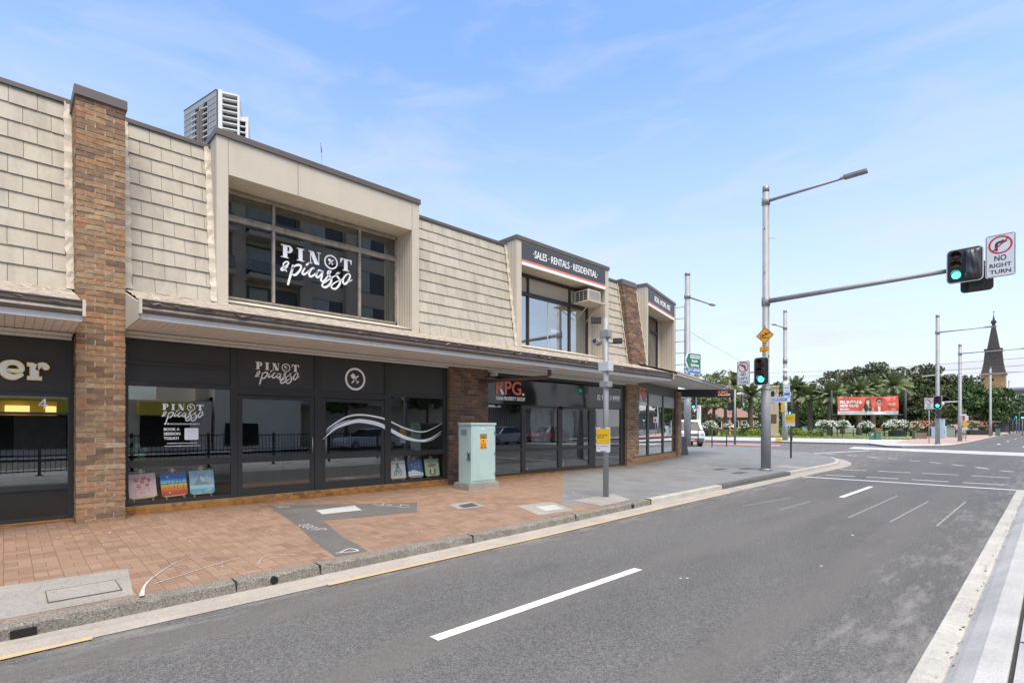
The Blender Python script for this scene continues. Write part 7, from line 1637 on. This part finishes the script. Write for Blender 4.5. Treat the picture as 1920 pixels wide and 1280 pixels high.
def sidetree(x, y, h_, r, m_, seed, label):
    rs = np.random.RandomState(seed); o = thing('street_tree', label, 'tree', (x,y,0), 'street trees across the road'); C, cc = crown_pts((x,y,h_-r), (r,r,r), 70, 4000, rs); leaves_mb(C, .1,.22, rs).build('crown', m_, o); q = MB(); q.tube([(x,y,-.1),(x,y,h_-r*1.3)], [.16,.1], 8); q.build('trunk', BARK, o)
sidetree(15.4, 18.5, 5.5, 1.8, L_GRN, 1, 'bushy street tree opposite the studio door'); sidetree(15.6, 26, 6.0, 2.0, L_OL, 2, 'olive street tree opposite the agency'); sidetree(15.2, 37, 6.5, 2.2, L_GRN, 3, 'street tree farthest along the opposite footpath')
o = thing('corrugated_fence', 'pale ribbed fence beyond the parked cars across the road', 'fence', (17,33,0)); q = MB(); q.box(17.2,17.3,30.5,52,0,3.4); q.build('panel', mat('pale_fence', (.6,.56,.48), .7), o); q = MB()
for i in range(70): q.box(17.15,17.2,30.5+.3*i,30.62+.3*i,0,3.4)
q.build('ribs', mat('pale_fence_rib', (.28,.265,.23), .7), o)
def car(x, y, col, label, g='cars parked across the road'):
    o = thing('parked_car', label, 'car', (x,y,0), g); M0 = Matrix.Translation((x,y,zroad(x,y))); m_ = mat('car_paint_'+label.split()[0], col, .22, .03)
    def loft(prof, hw0, hw1, zc):
        q = MB(M0); n = len(prof); vs = []
        for s in (-1,-.86,.86,1):
            for yy, zz in prof: vs.append((s*(hw0-(hw0-hw1)*max(0,(zz-zc))/.6), yy*(1 if abs(s) < .9 else .97), zz if abs(s) < .9 else zc*.0+zz-.03))
        q.smooth = False; q.add(vs, [[i*n+j,i*n+(j+1)%n,(i+1)*n+(j+1)%n,(i+1)*n+j] for i in range(3) for j in range(n)]+[list(range(n))[::-1],[3*n+j for j in range(n)]]); return q
    loft([(-2.15,.3),(-2.2,.6),(-2.0,.85),(-.9,.95),(1.7,1.0),(2.1,.95),(2.2,.6),(2.15,.3)], .9, .9, .9).build('body', m_, o)
    loft([(-1.05,.9),(-.35,1.42),(.1,1.5),(1.1,1.48),(1.95,.95)], .84, .62, .9).build('cabin', GLOSSB, o)
    loft([(-.38,1.44),(.1,1.525),(1.1,1.505),(1.2,1.42)], .84, .60, .9).build('roof', m_, o)
    for s in (-1,1):
        for yy in (-1.35,1.35):
            q = MB(M0 @ Matrix.Translation((s*.80,yy,.32)) @ Matrix.Rotation(R(90),4,'Y')); q.lathe([(.2,-.1),(.31,-.1),(.325,0),(.31,.1),(.2,.1)], n=18); w_ = q.build('wheel', SIGB, o)
            q = MB(M0 @ Matrix.Translation((s*.905,yy,.32)) @ Matrix.Rotation(R(90),4,'Y')); q.disc((0,0), .19, -.01, .01, 14); q.build('rim', GALV, w_)
        q = MB(M0); q.box(s*.55,s*.82,-2.2,-2.0,.62,.76,.02); q.build('headlight', SIGW, o)
car(11.6, 18.2, (.62,.63,.64), 'white car parked across the road, mirrored in the studio window'); car(11.7, 24.5, (.12,.13,.14), 'graphite car parked between the white and the silver one across the road'); car(11.6, 31, (.45,.46,.47), 'silver car parked across the road, mirrored in the agency window'); car(11.7, 37, (.33,.04,.04), 'maroon car parked farthest along across the road')
